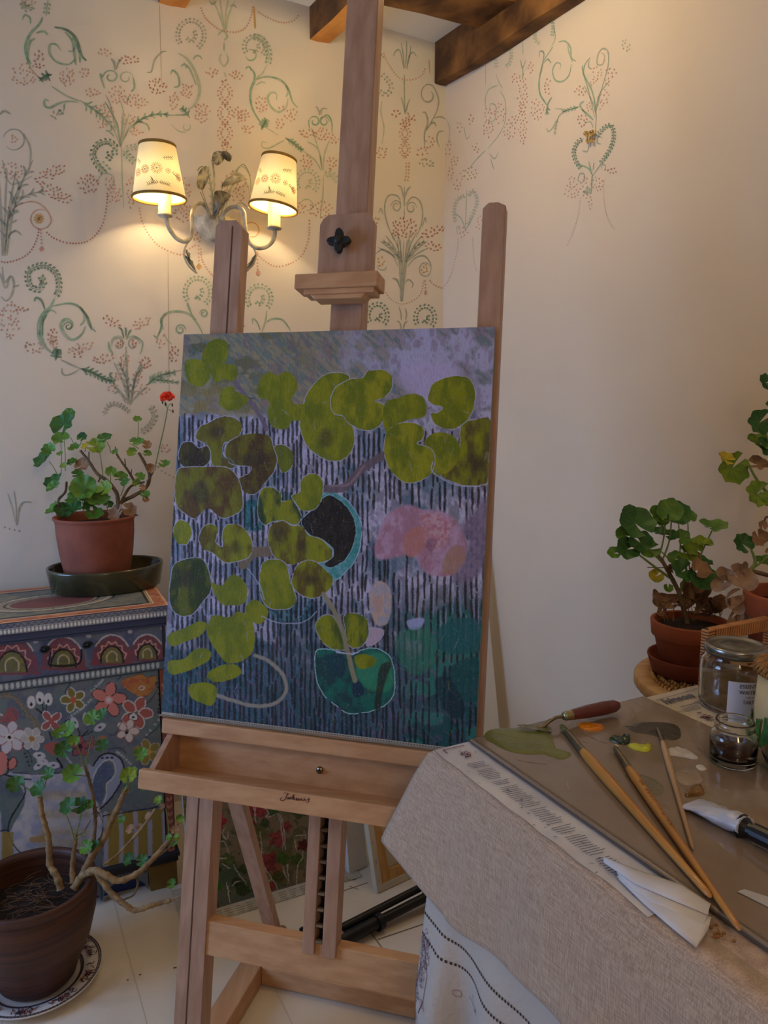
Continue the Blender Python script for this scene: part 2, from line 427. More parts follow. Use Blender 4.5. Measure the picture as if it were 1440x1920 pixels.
mu.S([(16, 446), (22, 436), (32, 434), (40, 441)], 2.4, GRY); mu.S([(4, 500), (8, 530), (20, 518), (26, 532), (22, 552), (12, 564), (2, 556)], 2.8, GRY)
mu.S([(24, 538), (36, 535)], 2.4, GRY); mu.S([(0, 512), (10, 540), (18, 520)], 2.4, GRY); mu.B(18, 600, 20, 36, 34, PNK); mu.B(42, 580, 12, 6, 8, PKD)
# --- small cluster lower left wall
mu.S([(28, 978), (22, 950), (14, 925)], 1.6, GRL); mu.S([(32, 985), (36, 955), (44, 942), (60, 942)], 2.8, GRY); mu.S([(30, 985), (30, 950), (26, 920)], 1.6, GRY)
mu.G([(0, 986), (20, 992), (38, 996)], GRY, 9)
# --- top left scroll
mu.V([(40, 0), (48, 16), (62, 12)], GRN, 6); mu.V([(90, 0), (88, 15), (86, 30)], GRN); mu.B(52, 8, 16, 9, 10, PNK)
mu.S([(41, 38), (47, 28), (56, 34), (57, 45)], 2.4, GRN); mu.S([(80, 32), (74, 45), (58, 62), (48, 85), (50, 108), (58, 128)], 3.6, GRN)
mu.S([(90, 66), (82, 59), (68, 62)], 3.2, GRN); mu.S([(58, 120), (52, 106), (56, 80), (66, 72)], 3.2, GRN)
mu.S([(102, 51), (124, 56), (142, 72), (152, 102), (162, 114)], 4.6, GRD); mu.S([(122, 60), (136, 78), (140, 105), (142, 122)], 3.8, GRN); mu.S([(136, 70), (148, 98), (150, 118)], 3.2, GRN)
mu.S([(142, 110), (128, 121), (106, 116), (93, 100), (94, 84), (106, 84), (114, 95)], 3.0, GRN); mu.S([(128, 96), (136, 96), (140, 88)], 2.2, GRN)
mu.S([(56, 126), (70, 143), (88, 152)], 1.8, PNK); mu.F([(98, 140), (86, 142), (74, 152)], GRD, 4, 13, 3.4, (-1, 1), .9); mu.S([(94, 152), (88, 140), (96, 142)], 3.2, GRD)
mu.B(74, 112, 12, 16, 16, PKD); mu.B(46, 140, 26, 22, 26, PNK); mu.B(126, 145, 14, 18, 26, PNK); mu.B(158, 138, 12, 10, 10, PNK)
mu.S([(97, 162), (125, 180), (150, 190)], 2.2, GRN); mu.F([(150, 188), (175, 205), (196, 222), (216, 246)], GRN, 8, 18, 2.6, (-1, 1), .7)
mu.S([(92, 190), (84, 187), (84, 198), (94, 202), (110, 194), (128, 190), (146, 192)], 3.4, GRN); mu.B(104, 214, 10, 8, 6, GRY, L=8); mu.B(118, 206, 6, 8, 4, GRN, L=9)
# --- bouquet at 220,250
mu.S([(226, 275), (220, 235), (205, 205), (196, 190)], 2.2, GRN); mu.S([(224, 275), (232, 220), (226, 190)], 2, GRL)
mu.S([(216, 245), (208, 200), (198, 178)], 1.8, GRY); mu.S([(228, 270), (240, 245), (262, 226), (278, 218)], 3.2, GRL); mu.S([(214, 256), (204, 246), (198, 246)], 2.4, GRN)
mu.F([(248, 236), (268, 222), (296, 214), (318, 216)], GRN, 6, 15, 3, (-1, 1), .6); mu.S([(262, 228), (276, 234), (280, 245)], 2.8, GRN); mu.S([(310, 216), (345, 216), (353, 212)], 1.8, GRL)
for a in (-1.5, -1.3, -1.8, -2.0, -1.1): mu.S([(226, 276), (226 + 28 * math.cos(a), 276 + 34 * math.sin(a)), (226 + 60 * math.cos(a), 276 + 66 * math.sin(a))], 1.6, GRL)
mu.C(208, 144, 15, 5, PI, 1.2, 2.6, GRN, .9); mu.S([(193, 145), (188, 140), (196, 166)], 3.2, GRN); mu.C(236, 146, 14, 5, 0, 1.1, 2, GRL, .9, -1); mu.S([(250, 146), (252, 164), (246, 172)], 3.0, GRN); mu.S([(242, 180), (238, 192)], 2.2, GRN)
mu.S([(216, 132), (214, 118), (208, 110)], 4, GRY); mu.S([(218, 130), (222, 118), (228, 110)], 2.4, GRY)
mu.B(196, 99, 16, 7, 14, PNK); mu.B(242, 113, 18, 8, 26, PKD); mu.B(174, 173, 15, 8, 18, PNK); mu.B(220, 178, 16, 16, 26, PNK); mu.B(254, 190, 24, 12, 36, PNK, .2)
mu.B(196, 208, 18, 14, 20, PNK); mu.B(240, 224, 14, 10, 14, PNK); mu.B(192, 232, 10, 8, 10, PNK); mu.B(256, 246, 12, 8, 10, PNK)
# wreath at 200,300
mu.V([(214, 302), (200, 290), (224, 285)], GRD, 7, 6, 3.6, 3, False); mu.V([(222, 282), (205, 266), (185, 270), (174, 288), (182, 308), (196, 325)], GRD, 7); mu.V([(232, 280), (250, 276), (262, 275)], GRL, 7); mu.V([(230, 282), (240, 292), (252, 304)], GRN, 7)
mu.S([(228, 276), (229, 330), (232, 390)], 1.8, GRL); mu.C(200, 340, 16, 13, PI, .7, 1.8, GRL); mu.V([(186, 302), (205, 322)], GRN, 7, stem=False)
mu.B(166, 345, 20, 18, 40, PKD); mu.B(205, 345, 10, 12, 14, PNK); mu.B(214, 365, 14, 16, 22, PNK); mu.B(245, 360, 9, 30, 22, PNK)
mu.G([(260, 384), (268, 420), (288, 452), (310, 468), (340, 478), (352, 468), (366, 460)], PNK)
# --- wreath + scroll at 80,520 ... 150,600
mu.V([(74, 540), (82, 530), (76, 518)], GRD, 6); mu.V([(82, 544), (60, 540), (52, 524), (54, 508), (68, 500), (86, 498), (102, 508), (110, 524), (110, 545), (104, 556)], GRD, 7)
mu.S([(64, 565), (68, 558), (78, 564), (84, 580)], 3.2, GRD); mu.S([(102, 560), (94, 576), (80, 590), (73, 610), (76, 640), (100, 664)], 5, GRN); mu.S([(92, 582), (80, 600), (76, 625), (86, 650)], 3.4, GRN); mu.S([(88, 590), (80, 605), (80, 630)], 2.4, GRD)
mu.S([(98, 574), (125, 569), (145, 573), (160, 590), (168, 610), (180, 622)], 3.4, GRN); mu.S([(142, 572), (155, 582), (158, 600), (150, 610)], 3, GRN); mu.S([(150, 575), (164, 595), (172, 618)], 3.6, GRD); mu.S([(86, 585), (98, 582), (106, 588)], 2, GRN)
mu.S([(160, 612), (152, 628), (136, 637), (122, 628), (114, 610), (120, 600), (130, 600), (136, 610), (128, 617)], 4.2, GRN); mu.C(128, 612, 9, 2, PI, 1.4, 2, GRD)
mu.F([(104, 676), (106, 664), (108, 656)], GRD, 5, 13, 3.4, (-1, 1), 1.2); mu.S([(114, 674), (130, 682), (148, 690)], 2.4, GRY)
mu.B(98, 630, 10, 14, 14, PKD); mu.B(100, 645, 8, 14, 10, PNK); mu.B(152, 652, 26, 9, 26, PNK, -.3); mu.B(146, 662, 10, 10, 12, PKD); mu.B(52, 645, 5, 6, 8, PKD); mu.B(66, 652, 20, 10, 12, PNK)
# --- lower bouquet (235,720)
mu.S([(116, 690), (117, 700), (128, 703), (150, 692)], 2.4, GRY); mu.F([(148, 690), (172, 698), (195, 710), (214, 716)], GRD, 9, 17, 3, (-1, 1), .55); mu.F([(216, 712), (206, 705), (208, 698)], GRN, 3, 10, 3, (1,), .8)
for q in ([(240, 758), (236, 730), (214, 680)], [(244, 760), (238, 700), (236, 650)], [(246, 758), (252, 715), (266, 676)], [(236, 756), (226, 736), (212, 722)], [(248, 752), (262, 736), (276, 726)]): mu.S(q, 3.0, GRY)
mu.F([(242, 752), (236, 710), (222, 678)], GRY, 7, 16, 2.4); mu.F([(246, 752), (254, 710), (268, 685)], GRY, 7, 15, 2.4); mu.S([(214, 738), (224, 735), (238, 750)], 3, GRY)
mu.F([(276, 722), (296, 706), (330, 698)], GRN, 9, 16, 3, (-1, 1), .6); mu.S([(300, 703), (345, 693)], 1.8, GRY, 2); mu.F([(290, 712), (310, 714), (338, 718)], GRN, 6, 12, 2.6)
mu.C(222, 645, 12, 5, PI, 1.0, 2.2, GRY, 1.1); mu.C(250, 645, 12, 5, 0, 1.0, 2.2, GRY, 1.1, -1); mu.S([(203, 640), (206, 655), (212, 664)], 3.2, GRN); mu.S([(210, 650), (210, 636), (222, 630), (234, 636)], 2, GRL); mu.S([(236, 636), (250, 630), (266, 640), (266, 655), (262, 664)], 2.2, GRN)
for q in ([(232, 634), (228, 618), (222, 614)], [(236, 632), (236, 618), (234, 614)], [(238, 634), (243, 622), (246, 618)]): mu.S(q, 2.6, GRD)
mu.B(208, 604, 18, 10, 22, PKD, .5); mu.B(266, 606, 18, 9, 18, PNK, -.4); mu.B(225, 645, 6, 6, 7, PKD); mu.B(250, 645, 6, 6, 7, PKD); mu.B(195, 672, 20, 9, 20, PKD, -.2); mu.B(272, 680, 12, 10, 22, PKD); mu.B(234, 676, 9, 12, 16, PNK); mu.B(222, 706, 8, 10, 12, PNK); mu.B(258, 708, 8, 12, 12, PNK); mu.B(210, 727, 11, 8, 14, PNK); mu.B(270, 730, 12, 10, 12, PNK)
mu.V([(194, 780), (202, 762), (216, 757), (232, 764), (244, 774)], GRY, 6, 5, 3, 3); mu.V([(262, 812), (280, 800), (290, 780), (282, 760)], GRY, 7); mu.B(300, 640, 10, 16, 8, PNK); mu.B(326, 665, 9, 16, 22, PKD); mu.B(308, 840, 10, 10, 12, PNK)
mu.G([(290, 860), (300, 880), (325, 895)], GRY, 8)
# --- scroll behind the left upright (340,600)
mu.S([(288, 628), (294, 632), (302, 615), (304, 596), (316, 586), (336, 584), (356, 590), (372, 610), (380, 626)], 3.4, GRN); mu.S([(306, 618), (302, 600), (312, 588)], 4, GRL); mu.S([(350, 568), (358, 588), (368, 600)], 2.4, GRN); mu.C(338, 618, 10, 3, 0, 1.4, 2.6, GRN, 1, -1); mu.C(382, 588, 8, 3, PI, 1.3, 2.4, GRN)
mu.S([(308, 625), (314, 638), (322, 645)], 2, GRL)
def wreath(cx, cy, r, m=GRN, sq=1.1):
    mu.V([(cx + r * math.cos(a), cy + r * sq * math.sin(a)) for a in [2.3 + k * .55 for k in range(10)]], m, 6.5, 5.5, 3, 3, False)
    mu.V([(cx + r * .35 * math.cos(a), cy + r * .5 * math.sin(a)) for a in (-1.2, 0, 1.4, 2.6)], m, 6, 5, 3, 2, False)
wreath(371, 548, 24); wreath(486, 560, 22); mu.S([(352, 567), (360, 590)], 1.8, GRN, 2)
mu.S([(474, 608), (474, 598), (482, 604), (488, 620)], 2.4, GRN); mu.S([(500, 604), (510, 598), (530, 600), (545, 620)], 2.6, GRN); mu.S([(500, 582), (498, 600), (490, 625)], 2.6, GRL); mu.B(454, 612, 6, 5, 4, PKD)
# --- centre column (418, 0..300)
for dx in (-8, -3, 3, 8): mu.S([(420 + dx * 2.6, 0), (420 + dx, 30), (422 + dx * .3, 56)], 2.2, GRL)
mu.S([(392, 0), (398, 8), (406, 2)], 2.4, GRN); mu.S([(432, 12), (438, 10), (444, 15)], 2.4, GRY); mu.G([(375, 10), (384, 32), (400, 48), (418, 58), (445, 60), (462, 50), (472, 26), (474, 10)], PNK, 4.4); mu.G([(480, 20), (500, 32), (525, 42), (548, 40), (562, 26)], PNK, 4.6); mu.S([(476, 12), (478, 45), (478, 54)], 3.2, GLD)
mu.S([(408, 66), (418, 58), (426, 68), (420, 76)], 3, GRL); wreath(358, 66, 25, GRY); wreath(478, 88, 20, GRY, 1.0); mu.V([(470, 68), (492, 75), (504, 100), (502, 122)], GRN, 7); mu.C(470, 104, 11, 9, -2, .8, 2, GRN)
for q in ([(415, 100), (412, 112), (420, 124), (428, 112), (424, 100)], [(420, 80), (420, 96)], [(420, 135), (424, 145)]): mu.S(q, 2.4, GRL)
mu.B(398, 136, 12, 8, 12, PNK); mu.B(442, 142, 14, 8, 14, PNK); mu.B(420, 152, 6, 4, 6, PKD)
for cy in (175, 212, 250):
    for sd in (-1, 1): mu.V([(422 - sd * 2, cy - 20), (422 + sd * 11, cy), (422 - sd * 2, cy + 20)], PNK, 6, 5, 2.6, 3, False)
mu.B(425, 275, 9, 8, 10, PNK)
# left-of-centre scroll (345,180)
mu.S([(275, 136), (284, 134), (290, 112), (304, 98), (312, 97)], 2.4, GRY); mu.S([(334, 100), (352, 112), (368, 140), (374, 170), (366, 195), (352, 206)], 4.2, GRL); mu.S([(344, 118), (356, 130), (368, 160)], 3, GRN); mu.C(371, 112, 8, 7, PI, .5, 2.4, GRN); mu.C(345, 126, 5, 4, PI, .6, 2.2, GRN)
mu.S([(320, 140), (324, 132), (334, 142), (336, 160), (326, 164)], 3.2, GRN); mu.F([(356, 222), (348, 210), (340, 202)], GRN, 4, 12, 3, (-1, 1), .8); mu.S([(325, 216), (345, 214)], 1.8, GRL, 2); mu.C(350, 238, 7, 6, -1, .8, 1.8, GRL); mu.S([(320, 232), (335, 246), (350, 248)], 1.6, GRL)
mu.B(294, 162, 18, 14, 30, PKD); mu.B(326, 190, 10, 16, 16, PNK); mu.B(350, 170, 12, 14, 22, PNK); mu.B(382, 206, 16, 10, 24, PNK, .3); mu.B(376, 222, 14, 8, 10, PNK); mu.B(446, 215, 8, 14, 12, PNK)
# right scroll (500,180)
mu.C(466, 130, 5, 4, PI, .6, 2.4, GRN); mu.S([(468, 126), (477, 138), (476, 152), (470, 170), (470, 190), (476, 210), (490, 232)], 3.8, GRN); mu.S([(500, 122), (492, 138), (482, 146), (476, 160)], 2.2, GRL); mu.S([(478, 150), (500, 144), (525, 150), (540, 166), (548, 190), (558, 202)], 3.2, GRN); mu.S([(530, 152), (540, 170), (536, 182)], 3, GRL); mu.S([(480, 160), (490, 154), (498, 156)], 2.2, GRL)
mu.S([(540, 184), (536, 202), (522, 210), (508, 200), (502, 184), (508, 174), (518, 176), (518, 188)], 3.4, GRL); mu.F([(490, 244), (494, 234), (500, 224)], GRN, 5, 13, 3.4, (-1, 1), .9); mu.S([(500, 240), (522, 254)], 1.6, GRL, 2); mu.F([(534, 258), (552, 270), (566, 282)], GRN, 6, 14, 3); mu.S([(500, 268), (492, 266), (492, 276), (504, 278), (520, 270), (534, 262)], 2.2, GRL)
mu.B(490, 196, 11, 16, 18, PNK); mu.B(528, 203, 8, 6, 7, PNK); mu.B(545, 216, 13, 12, 22, PNK); mu.B(458, 216, 12, 12, 12, PNK); mu.B(466, 242, 12, 8, 12, PNK); mu.B(524, 232, 8, 10, 12, PNK)
# right bouquet (600,250)
mu.C(590, 228, 11, 4, PI, 1.1, 2.4, GRN, 1.0); mu.C(608, 228, 9, 4, 0, 1.2, 2.4, GRN, 1.1, -1); mu.S([(600, 222), (614, 216), (622, 230), (622, 250)], 2.4, GRN); mu.S([(578, 225), (580, 240)], 2.2, GRN); 
for q in ([(600, 216), (596, 204), (592, 200)], [(602, 216), (604, 204), (614, 204)], [(598, 216), (601, 206)]): mu.S(q, 2.2, GRY)
for q in ([(604, 320), (600, 290), (584, 240)], [(606, 320), (608, 290), (618, 262)], [(602, 320), (590, 300), (566, 282)], [(606, 330), (605, 370), (600, 410)], [(604, 320), (596, 280), (576, 266)]): mu.S(q, 2.2, GRL)
mu.B(576, 250, 18, 8, 20, PNK); mu.B(602, 252, 15, 12, 26, PNK); mu.B(626, 262, 9, 10, 14, PNK); mu.B(575, 302, 11, 14, 14, PNK); mu.B(622, 306, 9, 12, 12, PNK); wreath(576, 342, 20, GRL); mu.V([(606, 330), (620, 326), (634, 340)], GRL, 6); mu.C(576, 386, 14, 8, PI, .8, 1.8, GRL)
mu.B(600, 392, 22, 16, 40, PNK); mu.B(560, 390, 14, 14, 20, PNK); mu.G([(580, 408), (578, 450), (560, 485), (520, 500), (490, 485), (482, 472)], PNK, 4.6); mu.G([(482, 468), (483, 505)], PNK); mu.leaf(484, 512, 1.57, 12, 7); mu.G([(372, 455), (373, 495)], PNK); mu.mb.m(GLD); mu.leaf(373, 500, 1.57, 12, 8)
mu.G([(376, 462), (380, 490), (400, 518), (420, 525), (450, 520), (476, 495)], PNK, 4.6); mu.B(371, 445, 8, 10, 14, GLD); mu.C(472, 432, 16, 12, PI, .8, 1.8, GLD); mu.B(345, 400, 18, 18, 34, PNK); mu.B(440, 350, 26, 30, 40, PNK); mu.B(345, 355, 12, 22, 20, PNK)
mu.F([(404, 410), (398, 360), (386, 310)], GRL, 8, 18, 2.2); mu.S([(414, 408), (430, 340), (452, 312), (468, 330), (470, 360)], 2, GRL); mu.S([(420, 400), (440, 336), (462, 330)], 2, GRL)
# --- the piece right of the mast
def col_right():
    for q in ([(758, 128), (756, 105), (752, 80)], [(760, 128), (762, 100), (762, 76)], [(762, 128), (768, 105), (770, 86)], [(757, 130), (750, 96), (742, 96), (737, 106)], [(763, 130), (766, 108), (774, 98), (781, 106)], [(758, 140), (758, 176)]): mu.S(q, 2.0, GRY)
    mu.G([(718, 96), (724, 112), (732, 126), (748, 146), (770, 150), (790, 142), (798, 126)], PNK, 4.6, 3, 2.4); mu.S([(804, 112), (806, 138)], 2.0, PNK, 2); mu.B(715, 106, 4, 6, 7, PNK)
    mu.V([(712, 135), (728, 152), (734, 165), (724, 178), (712, 172)], GRY, 7, 5, 3, 3, False); mu.V([(700 + 90, 160)], GRY) if False else None
    mu.C(804, 178, 17, 6, -1.6, .9, 2.4, GRY, 1.2, -1); mu.S([(798, 158), (812, 162), (822, 185), (820, 205), (812, 222)], 2.4, GRY)
    mu.S([(752, 182), (756, 196), (760, 210), (764, 196), (768, 186)], 2.6, GRY); mu.S([(758, 170), (759, 214)], 2, GRY, 2); mu.B(742, 214, 8, 8, 9, PKD); mu.B(770, 220, 10, 8, 10, PKD); mu.B(759, 232, 9, 8, 14, PKD)
    for cy in (250, 280): 
        for sd in (-1, 1): mu.V([(759 - sd * 2, cy - 16), (759 + sd * 8, cy), (759 - sd * 2, cy + 16)], PNK, 5.5, 4.5, 2.4, 2.5, False)
    mu.V([(764, 300), (764, 322), (762, 338)], PNK, 6, 5, 2.4, 2.5, False)
    mu.S([(792, 211), (798, 212), (802, 230), (796, 250), (796, 275)], 3, GRY); mu.S([(812, 222), (806, 234), (798, 246)], 2.2, GRY); mu.S([(806, 234), (814, 230), (818, 238)], 2.6, GRY); mu.S([(812, 222), (826, 219), (836, 224)], 1.8, GRY); mu.S([(824, 276), (819, 262), (822, 248), (832, 246)], 2.4, GRY)
    mu.B(806, 268, 8, 12, 8, PNK); mu.B(792, 288, 10, 12, 12, PNK); mu.B(800, 306, 14, 9, 16, GRY); mu.B(716, 286, 10, 12, 14, PNK); mu.S([(716, 190), (714, 210), (720, 240), (716, 270)], 2, GRL)
    for q in ([(745, 348), (752, 352), (756, 370)], [(758, 372), (764, 356), (770, 350)], [(758, 350), (758, 388)]): mu.S(q, 2.4, GRY)
    mu.C(743, 387, 10, 4, PI, 1.4, 2, GRY, 1.2); mu.C(771, 390, 10, 4, 0, 1.2, 2, GRY, 1.2, -1)
    mu.S([(752, 384), (746, 368), (730, 366), (722, 380), (722, 402), (728, 425), (738, 450)], 2.4, GRY); mu.S([(760, 386), (772, 370), (786, 376), (792, 395), (790, 420), (780, 445)], 2.4, GRY); mu.S([(710, 400), (714, 391), (718, 402)], 2.4, GRY); mu.S([(792, 425), (797, 408), (799, 418)], 2, GRY); mu.S([(758, 390), (758, 408)], 1.4, GRY, 2)
    for sd, fx in ((-1, 1), (1, 1)):
        for k, (dx, dy) in enumerate(((14, 60), (24, 56), (34, 50), (44, 40), (48, 28))): mu.S([(757 + sd * 3, 492), (757 + sd * dx * .55, 492 - dy * .6), (757 + sd * dx, 492 - dy)], 2.0, GRY)
        mu.F([(757 + sd * 4, 490), (757 + sd * 24, 462), (757 + sd * 40, 452)], GRY, 5, 12, 2.2)
    for dx in (-6, -3, 0, 3, 6): mu.S([(753 + dx * .3, 565), (755 + dx, 500), (757 + dx * 2, 450)], 2.0, GRY)
    mu.B(757, 428, 24, 20, 60, PKD); mu.B(812, 434, 24, 8, 34, PKD, -.4); mu.B(812, 462, 14, 8, 18, PKD, .2); mu.B(704, 415, 10, 8, 8, GLD)
    mu.S([(746, 500), (735, 478), (718, 468), (704, 476)], 2.4, GRY); mu.S([(764, 500), (778, 484), (795, 480), (806, 492), (808, 505)], 2.4, GRY); mu.C(797, 505, 11, 10, -.2, .95, 2, GRY, 1.2); mu.B(797, 504, 7, 8, 16, GLD); mu.B(715, 490, 8, 9, 16, GLD); mu.C(716, 498, 9, 8, 0, .5, 1.4, GRY)
    mu.S([(750, 540), (744, 525), (736, 522)], 3, GRY); mu.S([(760, 530), (766, 524), (774, 532), (772, 540)], 2.4, GRY); mu.G([(720, 545), (732, 560), (750, 570), (770, 566), (788, 552), (794, 530), (796, 522)], PNK, 4.8, 3, 2.2); mu.G([(797, 522), (798, 548)], PNK); mu.leaf(798, 550, 1.57, 8, 5)
    mu.G([(803, 522), (814, 534), (829, 540), (836, 538)], PNK, 4.6); wreath(708, 592, 18, GRD, 1.2); wreath(797, 596, 18, GRD, 1.2)
    for q in ([(748, 575), (752, 590), (752, 600)], [(760, 578), (762, 590), (760, 600)], [(744, 602), (750, 606), (752, 620)], [(764, 602), (758, 608), (756, 622)]): mu.S(q, 2.4, GRY)
col_right()
wall_back = struct(mb.build('wall_back'))

mb = MB().m(M_wallR)
wall_panel(mb, corner, RF, ceil_z(corner), ceil_z(RF), rn)
mu = Mural(mb, corner, rn)
def R(l): return [(830 + x / 4.0, 20 + y / 4.0) for x, y in l]
def RB(x, y, rx, ry, n, m=PNK, rot=0): mu.B(830 + x / 4, 20 + y / 4, rx / 4, ry / 4, n, m, rot, 4.2, 2.1, 1.9)
for l, w, m in [([(325, 340), (322, 560)], .8, M_seam),
    ([(830, 270), (780, 340), (750, 400), (725, 520), (730, 620), (770, 690), (790, 720)], 3.2, GRN), ([(725, 350), (730, 305), (760, 320), (750, 400), (740, 470)], 2.4, GRY), ([(870, 235), (920, 230), (960, 280), (965, 350), (1000, 380)], 2.4, GRN), ([(940, 240), (945, 300), (975, 385)], 2.2, GRN), ([(965, 400), (950, 480), (900, 530), (845, 520), (825, 450), (850, 395), (885, 400), (880, 440)], 2.4, GRN), ([(830, 110), (845, 200), (810, 280)], 1.4, GRN),
    ([(760, 390), (790, 365), (815, 395)], 2, GRN), ([(775, 780), (790, 700), (820, 650)], 3.4, GRN), ([(840, 735), (920, 740)], 1.4, GRL), ([(780, 880), (800, 905), (850, 840), (880, 780), (940, 740)], 2.6, GRL), ([(1145, 920), (1150, 760), (1120, 600), (1060, 480), (1070, 400), (1110, 350)], 2.4, GRN), ([(1150, 760), (1200, 560), (1240, 420), (1240, 310), (1200, 285), (1165, 330), (1160, 400), (1200, 400), (1215, 340), (1190, 315)], 2.2, GRY), ([(1140, 800), (1100, 620), (1050, 450), (1052, 410)], 2, GRN), ([(1150, 780), (1130, 700), (1060, 560)], 2, GRY), ([(1148, 740), (1180, 620), (1250, 530)], 2, GRN), ([(1100, 370), (1095, 420), (1120, 440)], 2, GRY),
    ([(1080, 780), (1030, 710), (1060, 680)], 3, GRN), ([(1130, 820), (1090, 780), (1040, 740)], 3, GRN), ([(1130, 880), (1110, 835), (1065, 840)], 2, GRL), ([(1125, 1240), (1180, 1160), (1240, 1080)], 2.4, GRN), ([(1120, 1230), (1090, 1180), (1000, 1150)], 2.4, GRN), ([(1125, 1240), (1095, 1130)], 2, GRN), ([(1128, 1200), (1135, 1140)], 1.8, GRN), ([(1122, 1230), (1115, 1370)], 3, GRN), ([(1200, 960), (1170, 940), (1160, 990), (1190, 1000)], 1.8, GRN), ([(1050, 1050), (1085, 1055), (1095, 1010)], 2, GRN),
    ([(1040, 1290), (1015, 1270), (1030, 1225), (1060, 1225), (1065, 1270), (1030, 1300)], 1.6, GRY), ([(1195, 1190), (1190, 1160), (1220, 1160), (1215, 1200)], 1.4, GRY),
    ([(325, 745), (320, 660), (350, 590), (415, 560)], 2, GRL), ([(430, 600), (470, 680), (470, 820), (430, 920), (340, 1035)], 2, GRL), ([(400, 480), (430, 550), (450, 580)], 1.4, GRL), ([(350, 760), (360, 700), (400, 720), (390, 820), (340, 830)], 1.6, GRL), ([(200, 1180), (260, 1110), (320, 1050)], 2.2, GRL), ([(350, 1070), (390, 1110), (420, 1060)], 2.2, GRL), ([(360, 1110), (385, 1190)], 1.6, GRL), ([(30, 810), (55, 900), (40, 1000)], 1.6, GRL), ([(160, 870), (180, 960), (210, 930)], 2, GRL),
    ([(170, 1640), (175, 1500), (180, 1340)], 2, GRL), ([(170, 1640), (140, 1560), (90, 1520)], 2, GRL), ([(175, 1640), (230, 1540)], 2, GRL), ([(115, 1680), (105, 1630), (130, 1620), (130, 1670)], 1.6, GRL), ([(590, 160), (600, 260), (605, 330)], 1.8, GRL), ([(585, 370), (600, 430), (625, 370)], 2.2, GRY), ([(602, 430), (602, 520)], 2, GRY)]:
    mu.S(R(l), w * 1.0, m)
mu.V(R([(720, 90), (760, 30), (820, 40), (830, 120), (820, 200)]), GRN, 5, 4.2, 2, 2.4); mu.V(R([(740, 250), (695, 220), (700, 130), (730, 80)]), GRL, 5, 4, 2, 2.4); mu.V(R([(405, 440), (400, 330), (440, 260), (500, 270), (515, 340), (500, 400), (465, 420)]), GRL, 5, 4, 2, 2.4)
mu.V(R([(1150, 960), (1200, 890), (1260, 860), (1285, 920), (1270, 1010), (1220, 1100), (1180, 1150)]), GRD, 5.5, 5, 2.4, 2.8); mu.V(R([(1060, 960), (1010, 990), (985, 1060), (1000, 1130), (1040, 1190)]), GRD, 5.5, 5, 2.4, 2.8); mu.V(R([(1110, 1370), (1070, 1340)]), GRN, 5); mu.V(R([(100, 1600), (85, 1500), (110, 1420), (160, 1390)]), GRL, 5, 4, 2, 2.2); mu.V(R([(190, 1400), (230, 1350), (260, 1430), (230, 1520), (190, 1600)]), GRL, 5, 4, 2, 2.2)
mu.F(R([(1030, 720), (960, 740), (900, 760)]), GRN, 6, 11, 1.8); mu.F(R([(790, 700), (790, 740), (780, 790)]), GRN, 3, 10, 2, (-1, 1), .6); mu.F(R([(870, 800), (850, 860), (840, 940)]), GRL, 5, 9, 1.8)
for a in [(600, 620, 40, 150, 60), (600, 850, 35, 160, 46), (660, 430, 30, 40, 14), (550, 510, 35, 40, 18), (710, 740, 55, 80, 44), (790, 570, 25, 60, 22, PKD), (500, 900, 50, 60, 24), (530, 820, 40, 40, 12), (430, 770, 40, 80, 26), (340, 790, 30, 60, 14), (340, 890, 40, 70, 24), (250, 1030, 30, 35, 16, GLD), (95, 1130, 35, 40, 22), (130, 870, 25, 40, 14), (210, 1220, 50, 50, 28, GLD), (110, 1300, 25, 50, 16), (150, 1230, 20, 40, 8), (280, 1600, 35, 60, 24), (150, 1660, 40, 40, 16), (1035, 600, 45, 40, 26, PKD), (1050, 820, 35, 50, 24, PKD), (1160, 470, 40, 50, 26), (1270, 460, 45, 35, 18, PKD), (1210, 640, 45, 60, 20), (1180, 720, 20, 40, 12), (1240, 530, 20, 30, 8), (1375, 260, 35, 45, 12, GRY), (970, 1350, 65, 60, 34), (1070, 1320, 30, 90, 20), (1160, 1300, 50, 60, 18), (1265, 1200, 50, 30, 8, PKD), (1110, 1430, 14, 60, 12), (40, 1030, 25, 60, 14), (215, 810, 20, 50, 6, PKD), (1130, 530, 25, 40, 10), (1100, 720, 20, 40, 10), (970, 1290, 30, 50, 10), (60, 1230, 20, 60, 10)]: RB(*a)
mu.G(R([(1035, 1390), (1020, 1520), (980, 1660), (930, 1770)]), PNK, 3.2, 2, 1.4); mu.G(R([(1210, 1260), (1210, 1420), (1240, 1560), (1290, 1640)]), PNK, 3.2, 2, 1.4); mu.G(R([(225, 1680), (230, 1800), (240, 1900), (260, 1960)]), PNK, 3.2, 2, 1.6); mu.G(R([(115, 1700), (110, 1800), (60, 1990), (10, 2070)]), PNK, 3.2, 2, 1.6)
wall_right = struct(mb.build('wall_right'))

